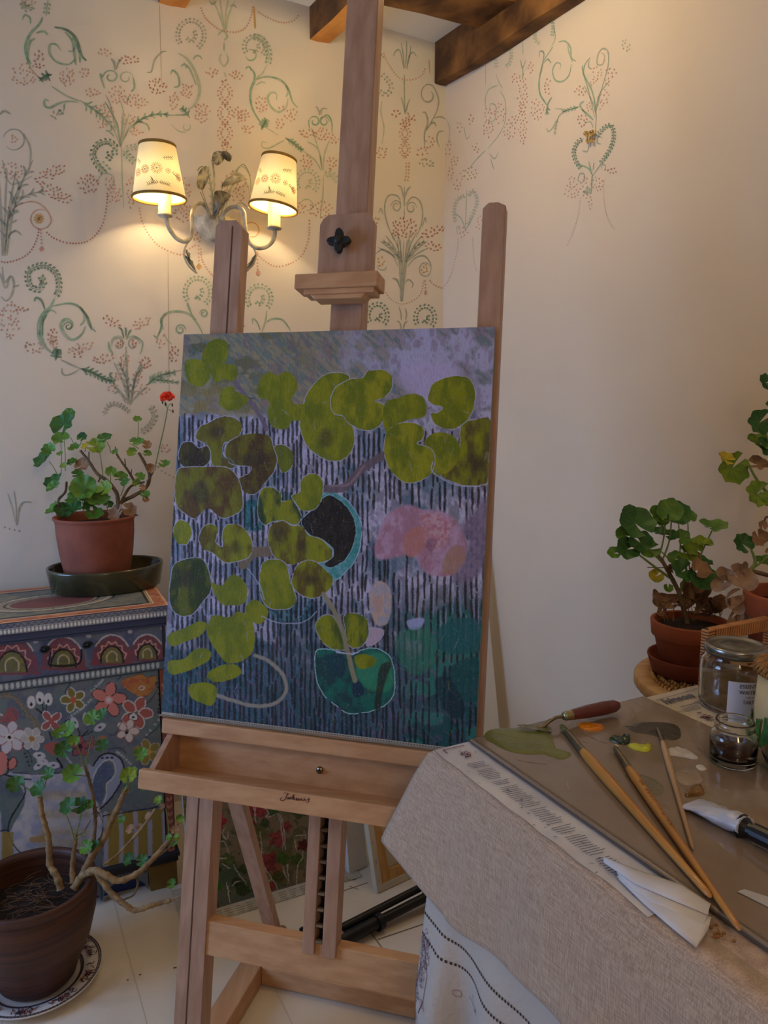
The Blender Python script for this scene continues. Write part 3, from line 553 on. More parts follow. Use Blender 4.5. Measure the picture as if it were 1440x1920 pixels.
mb = MB().m(M_wall)
wl = [(YF, -.1), (1.2, None)]
A = Vector((XL, YF, 0)); B = LB
def seg(p, q, z0, z1, out, th=.12):
    p = Vector((p[0], p[1], z0)); q = Vector((q[0], q[1], z0)); mb.box(p, q - p, Vector(out) * th, Vector((0, 0, z1 - z0)))
zc = ceil_z(LB)
seg((XL, YF), (XL, .2), 0, zc, (-1, 0, 0)); seg((XL, 1.4), (XL, LB.y), 0, zc, (-1, 0, 0)); seg((XL, .2), (XL, 1.4), 0, .65, (-1, 0, 0)); seg((XL, .2), (XL, 1.4), 1.85, zc, (-1, 0, 0))
struct(mb.build('wall_left'))
mb = MB().m(M_wall); seg((XL, YF), (RF.x, YF), 0, ZC, (0, -1, 0)); struct(mb.build('wall_front'))
mb = MB().m(mat('window_paint', (235, 235, 232), .4))
for y in (.2, .78, 1.36): mb.box((XL - .08, y, .65), (.04, 0, 0), (0, .04, 0), (0, 0, 1.2))
for z in (.65, 1.23, 1.81): mb.box((XL - .08, .2, z), (.04, 0, 0), (0, 1.2, 0), (0, 0, .04))
struct(mb.build('window_1'))
# floor of painted boards
M_floor = mat('white_floor_paint', (226, 214, 196), .42, c2=(212, 198, 176), vscale=3, bump=.15, bscale=20)
M_gap = mat('board_gap', (120, 104, 84), .9)
mb = MB().m(M_floor)
mb.add([(XL - .3, YF - .3, 0), (2.9, YF - .3, 0), (2.9, 3.2, 0), (XL - .3, 3.2, 0), (XL - .3, YF - .3, -.1), (2.9, YF - .3, -.1), (2.9, 3.2, -.1), (XL - .3, 3.2, -.1)], [(0, 1, 2, 3), (7, 6, 5, 4), (0, 4, 5, 1), (1, 5, 6, 2), (2, 6, 7, 3), (3, 7, 4, 0)])
mb.m(M_gap)
def floorline(a, b, w=.0018): ribbon(mb, [onz(*a, 0), onz(*b, 0)], w, (0, 0, 1), .0008, False)
g0 = onz(696, 1750, 0); g1 = onz(740, 1810, 0); gd = (g1 - g0).normalized(); gp = Vector((-gd.y, gd.x, 0))
M_gapf = mat('board_gap_filled', (196, 184, 164), .6)
for k in range(-8, 9):
    mb.m(M_gap if k == 0 else M_gapf); ribbon(mb, [g0 + gp * (.27 * k) - gd * (2.2 if k else 0.0), g0 + gp * (.27 * k) + gd * (2.2 if k else .22)], .0011 if k else .0024, (0, 0, 1), .0008, False)
mb.m(M_gap)
floorline((708, 1762), (826, 1722), .003); floorline((640, 1672), (690, 1655), .002); floorline((655, 1662), (672, 1668), .002); floorline((628, 1652), (668, 1650), .003)
struct(mb.build('floor'))
# ceiling and old oak beams
mb = MB().m(M_ceil)
q = [Vector((XL - .3, YF - .3, 0)), Vector((2.9, YF - .3, 0)), Vector((2.9, 3.3, 0)), Vector((XL - .3, 3.3, 0))]
for p in q: p.z = ceil_z(p)
mb.prism(q, (0, 0, .1)); struct(mb.build('ceiling'))
M_beam = mat('old_oak', (136, 92, 44), .75, c2=(74, 46, 20), vscale=3.5, bump=.9, bscale=9, stretch=(3, 3, 3))
M_beam_lit = mat('old_oak_lit', (226, 158, 74), .75, c2=(180, 112, 44), vscale=6, bump=.6, bscale=26)  # same oak, brightened in colour to paint lamplight onto the joist undersides
def beam(name, P, dirv, side, L, w, h, mtl, mside=None, rough=.006):
    mb = MB().m(mtl); n = 26; prof = [(0, 0), (0, -h), (w * .35, -h * 1.02), (w, -h), (w, 0)]
    vs = []; dirv = Vector(dirv).normalized(); side = Vector(side).normalized()
    for i in range(n + 1):
        for k, (a, b) in enumerate(prof):
            p = P + dirv * (L * i / n) + side * a + Vector((0, 0, b))
            if 0 < k < 4 and i > 0: p = p + Vector((mnoise.noise(p * 9) * rough, mnoise.noise(p * 9 + Vector((7, 1, 3))) * rough, mnoise.noise(p * 11 + Vector((3, 8, 1))) * rough))
            vs.append(p)
    m = len(prof)
    for k in range(m - 1):
        mb.m(mside if (mside and k == 0) else mtl)
        mb.add(vs, [(i * m + k, i * m + k + 1, (i + 1) * m + k + 1, (i + 1) * m + k) for i in range(n)])
    mb.add(vs[:m], [tuple(range(m))]); mb.add(vs[-m:], [tuple(range(m))[::-1]])
    return struct(mb.build(name))
p1 = onp(822, 158, corner, wn); hb = cc.z - p1.z
beam('trim_1', corner + Vector((0, 0, cc.z + .01)) - rn * .045, rdir, rn, 4.3, .05, hb + .01, M_beam, rough=.022)
a1 = onp(581, 74, corner, wn); a2 = onp(617, 78, corner, wn); tz = ceil_z(a1) + .01
beam('trim_2', Vector((a1.x, a1.y, tz)), rdir, wr, 4.0, (a2 - a1).length, tz - a1.z, M_beam_lit, M_beam)
b1 = onp(297, 5, corner, wn); b2 = onp(342, 14, corner, wn); tz = ceil_z(b1) + .01
beam('trim_3', Vector((b1.x, b1.y, tz)), rdir, wr, 4.0, .075, tz - b1.z, M_beam_lit, M_beam)
c1 = onz(868, 44, ZC - .045)
beam('trim_4', Vector((c1.x, c1.y, ZC + .012)) + wr * .25, -wr, -wn, 3.4, .17, .057, M_beam, rough=.008)
# made-up window frame on the unseen front wall, added to back the fill light
mb = MB().m(D.materials['window_paint'])
for x in (-.25, .34, .93): mb.box((x, YF + .001, .95), (.04, 0, 0), (0, .03, 0), (0, 0, 1.2))
for z in (.95, 1.53, 2.11): mb.box((-.25, YF + .001, z), (1.22, 0, 0), (0, .03, 0), (0, 0, .04))
struct(mb.build('added_window'))
# ------------------------------------------------------------------ easel and the painting on it
EY, ET = .274, .188
er = Vector((math.cos(EY), -math.sin(EY), 0)); en = Vector((math.sin(EY), math.cos(EY), 0))
eu = Vector((0, 0, 1)) * math.cos(ET) + en * math.sin(ET); em = en * math.cos(ET) - Vector((0, 0, 1)) * math.sin(ET)
EB = Vector((-.424, 1.379, .705))
def EW(s, t, o=0.0): return EB + er * s + eu * t + em * o
M_beech = wood('beech', (186, 148, 122), (166, 128, 102), 2, 1.0, .45)
M_beechx = wood('beech_across', (208, 162, 118), (190, 142, 100), 0, 1.0, .45)
M_groove = mat('groove', (96, 66, 50), .8)
M_knob = mat('black_plastic', (28, 30, 30), .45)
M_steel = mat('bright_steel', (150, 140, 125), .28, metal=1.0)
M_dark = mat('dark_gap', (26, 24, 24), .8)
eas = thing('studio_easel', (EW(.32, -.7).x, EW(.32, -.7).y, 0), 'tall beech wood studio easel with a tray, holding the large painting of green leaves', 'easel')
def ebox(mb, s0, s1, t0, t1, o0, o1): mb.box(EW(s0, t0, o0), er * (s1 - s0), eu * (t1 - t0), em * (o1 - o0))
TB = -.705 / math.cos(ET)
# side uprights: two laminated laths with a groove, chamfered heads
for s0, s1, nm in ((.043, .1, 0), (.566, .607, 1)):
    mb = MB().m(M_beech); c = .014; o0, o1 = .022, .052
    mb.prism([EW(s0, -.1, o0), EW(s1, -.1, o0), EW(s1, .957 - c * (1.2 if not nm else .5), o0), EW(s1 - c, .957, o0), EW(s0 + c * .7, .957, o0), EW(s0, .957 - c * .7, o0)], em * (o1 - o0))
    if nm == 0:
        mb.m(M_groove); ebox(mb, .0775, .0805, -.1, .945, .0212, .0222)
    mb.build('upright', eas, bevel=.0015)
# mast
mb = MB().m(M_beech); ebox(mb, .290, .352, -.1, 1.62, .022, .060); mb.build('mast', eas, bevel=.002)
# top clamp
mb = MB().m(M_beech); c = .018
pl = [(.270, .8), (.374, .8), (.374, .925), (.368, .936), (.358, .943), (.286, .943), (.276, .936), (.270, .925)]
mb.prism([EW(a, b, -.004) for a, b in pl], em * .022); clampp = mb.build('clamp_plate', eas, bevel=.0015)
mb = MB().m(M_beechx)
mb.prism([EW(.241, .795, -.040), EW(.397, .795, -.040), EW(.397, .822, -.040), EW(.241, .822, -.040)], em * .05)
ebox(mb, .257, .39, .786, .796, -.034, .006)
mb.prism([EW(.277, .778, -.03), EW(.366, .778, -.03), EW(.374, .787, -.03), EW(.268, .787, -.03)], em * .036)
mb.build('canvas_clamp', eas, bevel=.002)
mb = MB().m(M_knob); kc = EW(.315, .886, -.004); pts = []
for k in range(32):
    a = k * 2 * PI / 32 + .12; r = .0105 + .0125 * max(0, math.cos(2 * a)) ** 1.6 + .0125 * max(0, math.cos(2 * (a + PI / 2))) ** 1.6
    pts.append(kc + er * r * math.cos(a) + eu * r * math.sin(a) - em * .022)
mb.prism(pts, em * .012); mb.lathe([(.0075, 0), (.0075, .02)], kc - em * .02, 16, Z=em); mb.lathe([(.0001, -.027), (.006, -.026), (.008, -.022)], kc, 16, Z=em)
mb.build('clamp_knob', eas, bevel=.002)
# legs and lower rails
for s0, s1 in ((.052, .108), (.538, .594)):
    mb = MB().m(M_beech); 
    P = [EW(s0, -.09, .022), EW(s1, -.09, .022), EW(s1, TB + .004, .022), EW(s0, TB + .004, .022)]
    mb.prism(P, em * .04); mb.m(M_groove); ebox(mb, s0 + .024, s0 + .027, TB + .02, -.1, .0212, .0225)
    mb.build('leg', eas, bevel=.0015)
mb = MB().m(M_beechx); ebox(mb, .1, .545, -.445, -.382, .026, .056); mb.build('lower_rail', eas, bevel=.002)
for s0, s1 in ((.302, .325), (.340, .366)):
    mb = MB().m(M_beech); ebox(mb, s0, s1, -.40, -.095, .018, .05); mb.build('ratchet_post', eas, bevel=.0015)
mb = MB().m(M_dark); ebox(mb, .325, .340, -.40, -.1, .044, .05); mb.m(M_steel)
for k in range(10):
    t = -.118 - k * .0283
    mb.prism([EW(.3265, t, .024), EW(.3265, t - .004, .019), EW(.3265, t - .02, .040), EW(.3265, t - .001, .040)], er * .0125)
    mb.prism([EW(.3265, t - .001, .020), EW(.3265, t - .0045, .0175), EW(.3265, t - .006, .021), EW(.3265, t - .002, .024)], er * .0125)
mb.build('ratchet_bar', eas)
# tray
mb = MB().m(M_beechx); ebox(mb, .02, .627, -.028, -.0005, -.030, .022); mb.build('canvas_ledge', eas, bevel=.0025)
mb = MB().m(M_beechx); ebox(mb, .03, .617, -.100, -.028, .004, .020); tb = mb.build('tray_back', eas, bevel=.001)
mb = MB().m(M_steel); bc = EW(.3235, -.066, .004); mb.lathe([(.0001, -.003), (.0062, -.003), (.0065, 0)], bc, 20, Z=em); mb.lathe([(.0028, -.009), (.0028, -.003)], bc, 6, Z=em); mb.disc(bc - em * .009, .0028, -em); mb.build('bolt', tb)
mb = MB().m(M_beechx); ebox(mb, .03, .617, -.104, -.096, -.100, .02); mb.build('tray_floor', eas)
for s in (.03, .605):
    mb = MB().m(M_beech); mb.prism([EW(s, -.028, .004), EW(s, -.1, .004), EW(s, -.1, -.09), EW(s, -.086, -.09), EW(s, -.028, -.024)], er * .012); mb.build('tray_cheek', eas, bevel=.001)
mb = MB().m(M_beechx); ebox(mb, .030, .617, -.104, -.070, -.114, -.100); lip = mb.build('tray_lip', eas, bevel=.0025)
# the maker's script on the lip, brushed letter by letter
mb = MB().m(mat('burnt_ink', (58, 28, 24), .8)); LP = EW(0, 0, -.114)
def ink(pts, w=1.5, n=5):
    P = [onp(380 + x / 6.0, 1480 + y / 6.0, LP, em) for x, y in spline(pts, n)]
    ribbon(mb, P, pxlen(w, P[0]), -em, .0007)
ink([(905, 45), (930, 38), (965, 50), (950, 60), (935, 95), (915, 122), (890, 125), (875, 112), (885, 95), (905, 90)], 1.4)
ink([(968, 85), (952, 90), (948, 105), (958, 108), (972, 90), (970, 106), (980, 104), (1000, 88), (990, 88), (984, 102), (992, 110), (1004, 104)])
ink([(1004, 104), (1022, 66), (1028, 60), (1018, 90), (1008, 116)]); ink([(1010, 102), (1032, 90), (1034, 96), (1018, 102), (1034, 118), (1044, 112)])
ink([(1044, 112), (1058, 96), (1056, 108), (1060, 118), (1046, 120)]); ink([(1078, 100), (1066, 108), (1070, 122), (1082, 116), (1082, 104), (1092, 106)])
ink([(1096, 102), (1094, 124), (1110, 104), (1116, 110), (1114, 126), (1126, 122)]); ink([(1146, 92), (1142, 102)], 1.8, 2); ink([(1140, 106), (1136, 128), (1152, 112), (1160, 130)])
ink([(1160, 130), (1184, 108), (1204, 102), (1200, 108), (1192, 116), (1196, 132), (1178, 146), (1164, 140)])
mb.build('maker_name', lip)
# base: floor rails
def rail(mb, P, Q, w, h):
    P, Q = Vector(P), Vector(Q); d = Q - P; s = Vector((-d.y, d.x, 0)).normalized(); mb.box(P - s * w / 2, d, s * w, (0, 0, h))
lf = EW(.08, TB, .04); rf = EW(.566, TB, .04)
for P in (lf, rf):
    a = Vector((P.x, P.y, .002)); b = a + en * .375; mb = MB().m(M_beech if 0 else wood('beech_rail' , (196, 152, 112), (180, 134, 96), 1, 1, .45) if 'beech_rail' not in D.materials else D.materials['beech_rail'])
    rail(mb, a - en * .06, b, .05, .048); mb.build('base_rail', eas, bevel=.002)
a = lf + en * .30; b = rf + en * .30; a.z = b.z = .004
mb = MB().m(M_beechx); rail(mb, a + er * .025, b - er * .025, .045, .042); mb.build('cross_rail', eas, bevel=.002)
# raking strut
st0 = EW(.125, -.12, .06); st1 = EW(.275, -.395, .165)
s_a = EW(.102, -.105, .07); s_b = onz(512, 1765, .02)
mb = MB().m(M_beech); d = s_b - s_a; sd = d.cross(er).normalized()
mb.box(s_a - er * .016, er * .034, d, sd * -.02); mb.build('strut', eas, bevel=.0015)
mb = MB().m(M_beech); q = onz(528, 1752, .012); mb.lathe([(.0001, .018), (.012, .016), (.014, .005), (.010, -.008), (.0001, -.012)], q, 16); mb.build('strut_knob', eas)

# ------------------------------------------------------------------ the painting
CW, CH = .601, .728
NU, NV = 640, 776
P00 = EW(0, 0, 0); gx, gy = gridpx(P00, er * CW, eu * CH, NU, NV)
R0 = Raster((gx - 300) * 2.25, (gy - 600) * 2.25)      # brush-stroke coordinates of the study sheet
X, Y = R0.X, R0.Y
def sm(v, a, b): t = np.clip((v - a) / (b - a), 0, 1); return t * t * (3 - 2 * t)
R0.gain = 1.0
n1 = fbm(X / 90, Y / 60, 2); n2 = fbm(X / 24, Y / 50, 5); n3 = fbm(X / 160, Y / 160, 8); n4 = fbm(X / 9, Y / 16, 31); n5 = fbm((X + Y) / 60, (X - Y) / 14, 41)
R0.wash((136, 128, 104), 1.0); R0.wash((138, 134, 160), sm(X, 500, 1300) * .8); R0.wash((92, 92, 66), sm(n1, .5, .62) * sm(X, 900, 200)); R0.wash((92, 112, 112), sm(n5, .5, .62) * .75); R0.wash((160, 158, 190), sm(n3 + n2 * .3, .66, .8) * sm(X, 600, 1000)); R0.wash((112, 92, 104), sm(n2, .54, .7) * .5)
R0.wash((138, 122, 70), sm(n1, .46, .6) * sm(Y, 220, 330) * sm(X, 460, 250) * .7)
R0.blob([(1010, 210), (1120, 180), (1250, 200), (1260, 260), (1150, 290), (1130, 340), (1060, 310), (1010, 260)], (168, 158, 196), 30, .8)
low = sm(Y + (n1 - .5) * 60 + (X > 620) * (-60 + (X - 620) * .12), 390, 420)
R0.wash((126, 124, 142), low); R0.wash((172, 168, 194), low * sm(n2, .42, .58) * .95); R0.wash((52, 92, 112), low * sm(n3 + n1 * .4, .66, .85) * .7)
R0.wash((84, 116, 132), low * sm(n4, .58, .7) * .4)
R0.wash((24, 66, 76), sm(Y + (n1 - .5) * 300, 1150, 1500) * .9); R0.wash((70, 92, 116), sm(Y, 1350, 1500) * sm(n4, .5, .6) * sm(n1, .4, .55) * .8)
R0.wash((24, 74, 76), sm(X + (n3 - .5) * 400, 1000, 1200) * sm(Y, 1080, 1250) * .9); R0.wash((44, 116, 104), sm(n1, .5, .6) * sm(X, 980, 1100) * sm(Y, 1180, 1300) * .7)
R0.wash((110, 78, 118), sm(n5, .58, .7) * low * .4)
R0.warp(3, 22)

# flowers and pot shapes under the stripes
R0.blob([(340, 780), (410, 760), (440, 870), (380, 890), (345, 830)], (22, 78, 88), 8, .9, c2=(46, 112, 118))
R0.blob([(400, 1225), (600, 1170), (665, 1190), (650, 1250), (580, 1282), (500, 1276)], (24, 62, 84), 8, .9, c2=(60, 110, 118))
R0.blob([(470, 740), (560, 730), (600, 800), (590, 900), (480, 850)], (30, 92, 96), 8, .9)
# stripes
rs = np.random.default_rng(3)
x = 60.0
stripes = []
while x < 1400:
    y = (405 if x < 600 else 470) + rs.uniform(-10, 25)
    while y < 1800:
        L = rs.uniform(60, 190); w = rs.uniform(8.5, 13.0); dx = rs.uniform(-4, 4)
        lean = -14 * (y - 400) / 1400 * (1 if x > 700 else .8)
        fade = .95 if y < 1350 else .85
        if not (900 < x < 1290 and 780 < y + L / 2 < 1010) and not (x > 1150 and y > 1500 and rs.random() < .5):
            stripes.append((x + lean + dx, y, x + lean + dx + rs.uniform(-5, 5), min(y + L, 1800), w, fade))
        y += L + rs.uniform(6, 22)
    x += rs.uniform(18, 25) if x < 980 else rs.uniform(22, 31)
for a in stripes: R0.stroke([(a[0], a[1]), ((a[0] + a[2]) / 2 + rs.uniform(-2, 2), (a[1] + a[3]) / 2), (a[2], a[3])], a[4], (22, 15, 14) if rs.random() < .85 else (46, 28, 24), a[5], 2.2, 3, .3, .15)
# pale gaps dragged between the stripes
for a in stripes[::2]:
    if a[1] < 1250: R0.stroke([(a[0] + 11, a[1] + 8), (a[2] + 11, a[3] - 8)], 6, (158, 160, 196), .6, 4.0, 1, .3, .6)
    elif rs.random() < .5: R0.stroke([(a[0] + 11, a[1] + 8), (a[2] + 11, a[3] - 8)], 5, (70, 112, 140), .5, 4.0, 1, .3, .6)
# pink bloom
R0.blob([(920, 900), (960, 820), (1040, 780), (1110, 800), (1200, 810), (1260, 860), (1295, 950), (1280, 1040), (1200, 1082), (1110, 1060), (1070, 990), (1000, 1000), (920, 1010), (905, 960)], (156, 112, 132), 12, .95, c2=(172, 140, 168), sc=40)
R0.blob([(1270, 870), (1330, 800), (1385, 760), (1380, 960), (1340, 1080), (1240, 1100), (1280, 1010), (1300, 940)], (124, 108, 132), 24, .9, c2=(104, 92, 118))
R0.blob([(1040, 900), (1090, 870), (1130, 900), (1100, 980), (1050, 1000), (1020, 950)], (170, 112, 104), 10, .8); R0.blob([(1100, 820), (1180, 820), (1230, 870), (1190, 960), (1130, 960), (1110, 880)], (168, 104, 116), 16, .8, c2=(186, 150, 160)); R0.blob([(1210, 980), (1260, 950), (1290, 1000), (1240, 1070), (1190, 1060)], (152, 116, 96), 10, .8); R0.blob([(1130, 920), (1170, 930), (1150, 975), (1120, 960)], (120, 80, 104), 8, .7)
R0.blob([(890, 1140), (920, 1100), (970, 1130), (976, 1200), (960, 1280), (910, 1282), (886, 1210)], (150, 150, 166), 6, .95, c2=(176, 152, 140)); R0.blob([(900, 1180), (930, 1160), (940, 1220), (910, 1230)], (172, 136, 124), 8, .7)
R0.blob([(878, 1300), (945, 1310), (920, 1358), (870, 1372)], (168, 150, 168), 5, .95, outline=(190, 190, 215)); R0.blob([(1045, 1268), (1112, 1258), (1100, 1298), (1058, 1306)], (150, 156, 200), 6, .9)
R0.blob([(1170, 1310), (1250, 1260), (1340, 1270), (1350, 1390), (1240, 1410), (1175, 1380)], (26, 86, 90), 10, .85); R0.blob([(1225, 1470), (1290, 1425), (1345, 1440), (1340, 1600), (1270, 1600), (1235, 1540)], (20, 72, 74), 8, .9); R0.blob([(1160, 1520), (1220, 1510), (1290, 1640), (1240, 1680), (1180, 1600)], (18, 44, 56), 10, .8); R0.blob([(1000, 1330), (1130, 1300), (1160, 1440), (1080, 1500), (1010, 1440)], (44, 116, 92), 16, .5)
# teal rim and dark mouth of the painted pot
R0.blob([(690, 735), (760, 740), (815, 790), (848, 860), (845, 950), (820, 1020), (770, 1075), (728, 1100), (690, 1060), (600, 900)], (52, 132, 130), 4, .95, c2=(90, 150, 160), outline=(170, 195, 225), ow=2.6)
R0.blob([(596, 850), (640, 800), (700, 742), (745, 750), (797, 800), (826, 870), (816, 950), (780, 1012), (725, 1045), (690, 1030), (730, 1000), (725, 960), (680, 925), (630, 905)], (40, 32, 18), 5, 1, c2=(24, 18, 12), sc=20, stretch=(1.6, .5), outline=(150, 190, 210), ow=2.2)
R0.blob([(655, 1402), (700, 1388), (760, 1400), (810, 1412), (850, 1392), (905, 1385), (960, 1408), (984, 1460), (990, 1540), (975, 1600), (920, 1640), (850, 1658), (790, 1658), (740, 1625), (690, 1580), (660, 1510)], (18, 92, 80), 6, 1, c2=(24, 60, 62), sc=40, outline=(160, 205, 215), ow=3)
R0.blob([(840, 1430), (930, 1400), (980, 1470), (970, 1560), (880, 1560), (830, 1500)], (46, 132, 98), 16, .7); R0.blob([(930, 1460), (975, 1450), (940, 1560), (930, 1640), (905, 1640), (915, 1540)], (34, 40, 34), 6, .9); R0.blob([(690, 1420), (770, 1410), (780, 1500), (720, 1500)], (22, 50, 66), 12, .8); R0.blob([(810, 1530), (850, 1530), (860, 1580), (820, 1590)], (18, 44, 66), 6, .9)
# stems
for P, w, c in (([(300, 235), (350, 310), (405, 375), (450, 460)], 20, (104, 92, 108)), ([(340, 330), (400, 332)], 7, (88, 76, 96)), ([(700, 712), (780, 704), (850, 630), (940, 572)], 34, (96, 84, 92)), ([(720, 700), (800, 690), (860, 615)], 9, (132, 110, 120)), ([(350, 1030), (390, 985), (470, 975)], 44, (112, 96, 76)), ([(400, 1415), (460, 1440), (520, 1500), (530, 1570), (480, 1620), (380, 1625), (225, 1578)], 15, (140, 134, 122)), ([(960, 440), (1010, 420), (1060, 400), (1140, 370)], 9, (132, 108, 126))): R0.stroke(P, w, c, .95, 5)
# leaves: underneath first
OL = (176, 176, 206)
G0 = (122, 126, 4); G1 = (98, 108, 4); G2 = (88, 76, 14); G3 = (134, 134, 12)
leaves = [
 ([(590, 430), (612, 330), (650, 270), (700, 228), (760, 222), (800, 240), (770, 290), (730, 300), (720, 350), (740, 390), (790, 420), (820, 470), (815, 540), (780, 585), (730, 595), (670, 575), (620, 530), (598, 480)], G0, G1, 1),
 ([(175, 160), (200, 100), (240, 78), (283, 95), (285, 150), (275, 185), (315, 190), (330, 225), (310, 258), (270, 250), (235, 262), (215, 225), (212, 190), (190, 180)], G0, G1, 0),
 ([(107, 175), (150, 165), (200, 180), (215, 215), (205, 255), (170, 282), (130, 270), (108, 235)], G0, G1, 0),
 ([(250, 330), (265, 290), (300, 280), (330, 305), (370, 325), (365, 350), (330, 375), (290, 382), (258, 365)], G0, G1, 0),
 ([(412, 290), (430, 240), (465, 220), (495, 235), (530, 218), (570, 240), (580, 290), (555, 330), (570, 355), (612, 360), (600, 420), (560, 425), (540, 455), (500, 460), (465, 440), (455, 390), (460, 345), (420, 325)], G0, G1, 0),
 ([(720, 330), (745, 280), (800, 250), (850, 245), (880, 215), (940, 210), (978, 240), (975, 295), (940, 330), (905, 340), (950, 360), (950, 410), (915, 455), (860, 465), (800, 440), (770, 405), (730, 390)], G3, G1, 1),
 ([(950, 350), (1000, 330), (1060, 312), (1110, 325), (1125, 370), (1110, 410), (1050, 420), (1000, 450), (960, 480), (942, 430)], G0, G1, 0),
 ([(1270, 440), (1330, 420), (1396, 420), (1390, 560), (1380, 690), (1320, 700), (1250, 690), (1180, 650), (1240, 600), (1265, 540)], G0, (84, 76, 28), 1),
 ([(1115, 520), (1150, 480), (1200, 475), (1250, 500), (1268, 560), (1240, 620), (1200, 650), (1150, 650), (1160, 590)], G3, G1, 0),
 ([(945, 560), (955, 480), (1000, 440), (1060, 432), (1110, 455), (1110, 500), (1085, 520), (1140, 540), (1160, 590), (1140, 650), (1080, 685), (1020, 680), (970, 630)], G3, G1, 1),
 ([(1130, 330), (1150, 270), (1200, 245), (1260, 235), (1310, 250), (1330, 310), (1320, 380), (1290, 430), (1230, 462), (1160, 440), (1140, 395), (1170, 390), (1190, 370), (1150, 355)], G0, G1, 1),
 ([(150, 500), (165, 455), (210, 430), (270, 405), (330, 420), (345, 460), (320, 510), (270, 520), (270, 570), (320, 620), (230, 620), (210, 560), (190, 520)], (106, 106, 8), G2, 1),
 ([(78, 570), (95, 520), (135, 515), (165, 540), (200, 530), (215, 580), (190, 615), (140, 630), (95, 615)], (70, 64, 12), (44, 34, 8), 1),
 ([(480, 540), (510, 525), (550, 545), (565, 590), (545, 635), (510, 640), (495, 590)], (88, 94, 20), G1, 1),
 ([(275, 560), (285, 520), (330, 490), (400, 478), (460, 490), (480, 540), (495, 590), (480, 640), (450, 680), (410, 730), (370, 735), (335, 705), (330, 670), (370, 650), (385, 620), (330, 615), (290, 600)], (96, 90, 8), (70, 50, 16), 1),
 ([(70, 640), (120, 620), (200, 618), (280, 620), (325, 660), (345, 720), (350, 790), (320, 820), (260, 835), (200, 795), (150, 838), (110, 820), (66, 770)], (106, 104, 8), (84, 62, 18), 1),
 ([(412, 770), (430, 715), (470, 705), (510, 730), (515, 765), (560, 760), (597, 830), (570, 865), (520, 850), (480, 850), (440, 865), (415, 830)], G0, (42, 62, 26), 1),
 ([(555, 740), (590, 725), (592, 680), (625, 650), (665, 652), (690, 690), (680, 760), (650, 800), (600, 805), (575, 775)], G0, G1, 1),
 ([(57, 880), (80, 845), (120, 855), (135, 900), (115, 945), (80, 945), (60, 920)], G0, G1, 1),
 ([(163, 920), (185, 870), (225, 862), (245, 890), (235, 935), (265, 955), (262, 900), (280, 865), (330, 862), (370, 895), (392, 950), (375, 1000), (320, 1020), (270, 1022), (225, 985), (180, 965)], G0, G2, 1),
 ([(455, 910), (470, 865), (515, 845), (550, 865), (600, 870), (625, 905), (680, 925), (725, 970), (720, 1010), (660, 1025), (600, 1020), (550, 1032), (500, 1015), (465, 970)], G0, G2, 1),
 ([(45, 1100), (60, 1030), (120, 1005), (180, 1010), (210, 1070), (215, 1140), (180, 1190), (140, 1240), (90, 1250), (50, 1220), (38, 1150)], (84, 90, 6), (46, 56, 10), 1),
 ([(215, 1110), (260, 1120), (300, 1075), (345, 1090), (370, 1140), (355, 1195), (300, 1205), (250, 1190)], G0, G1, 0),
 ([(420, 1130), (430, 1030), (480, 1008), (530, 1025), (545, 1080), (560, 1130), (575, 1180), (550, 1215), (480, 1222), (440, 1195)], G0, G1, 1),
 ([(555, 1110), (575, 1040), (625, 1012), (680, 1035), (728, 1090), (720, 1130), (680, 1165), (630, 1172), (580, 1150)], G0, G2, 1),
 ([(200, 1290), (230, 1245), (290, 1255), (330, 1230), (385, 1260), (400, 1340), (390, 1400), (340, 1440), (280, 1445), (240, 1400), (205, 1340)], G0, G1, 0),
 ([(360, 1220), (390, 1180), (430, 1195), (458, 1235), (430, 1280), (380, 1270)], G0, G1, 0),
 ([(35, 1330), (100, 1300), (170, 1270), (200, 1290), (170, 1330), (100, 1360), (45, 1375)], G0, G1, 0),
 ([(35, 1440), (100, 1430), (160, 1385), (215, 1400), (200, 1440), (120, 1480), (45, 1495)], G0, G1, 0),
 ([(200, 1490), (260, 1455), (320, 1455), (345, 1490), (290, 1520), (220, 1525)], G0, G1, 0),
 ([(125, 1540), (200, 1530), (240, 1560), (220, 1625), (170, 1615), (130, 1590)], G0, G1, 0),
 ([(655, 1290), (680, 1250), (720, 1245), (750, 1280), (770, 1340), (780, 1390), (720, 1385), (675, 1345)], G0, (66, 84, 20), 1),
 ([(775, 1250), (820, 1235), (870, 1260), (882, 1310), (860, 1370), (820, 1385), (790, 1360), (780, 1300)], G0, (66, 84, 20), 1),
 ([(820, 1420), (870, 1410), (910, 1430), (900, 1460), (840, 1470)], G0, G1, 0)]
for k, (P, a, b, o) in enumerate(leaves): R0.blob(P, a, 3.5, 1, c2=b, sc=46, stretch=(1.3, .6), seed=20 + k, outline=OL if o else None, ow=2.4, sm=4)
for x0, y0, rx, ry in ((395, 590, 50, 30), (170, 730, 40, 50), (150, 580, 28, 20), (640, 1095, 30, 18), (700, 500, 30, 40), (110, 1090, 30, 40), (500, 905, 26, 30), (320, 960, 24, 30), (1330, 600, 34, 40), (600, 950, 24, 22), (240, 470, 34, 22)):
    R0.blob([(x0 + rx * math.cos(a), y0 + ry * math.sin(a)) for a in (0, 1.05, 2.1, 3.14, 4.2, 5.2)], (50, 36, 26), 22, .6)
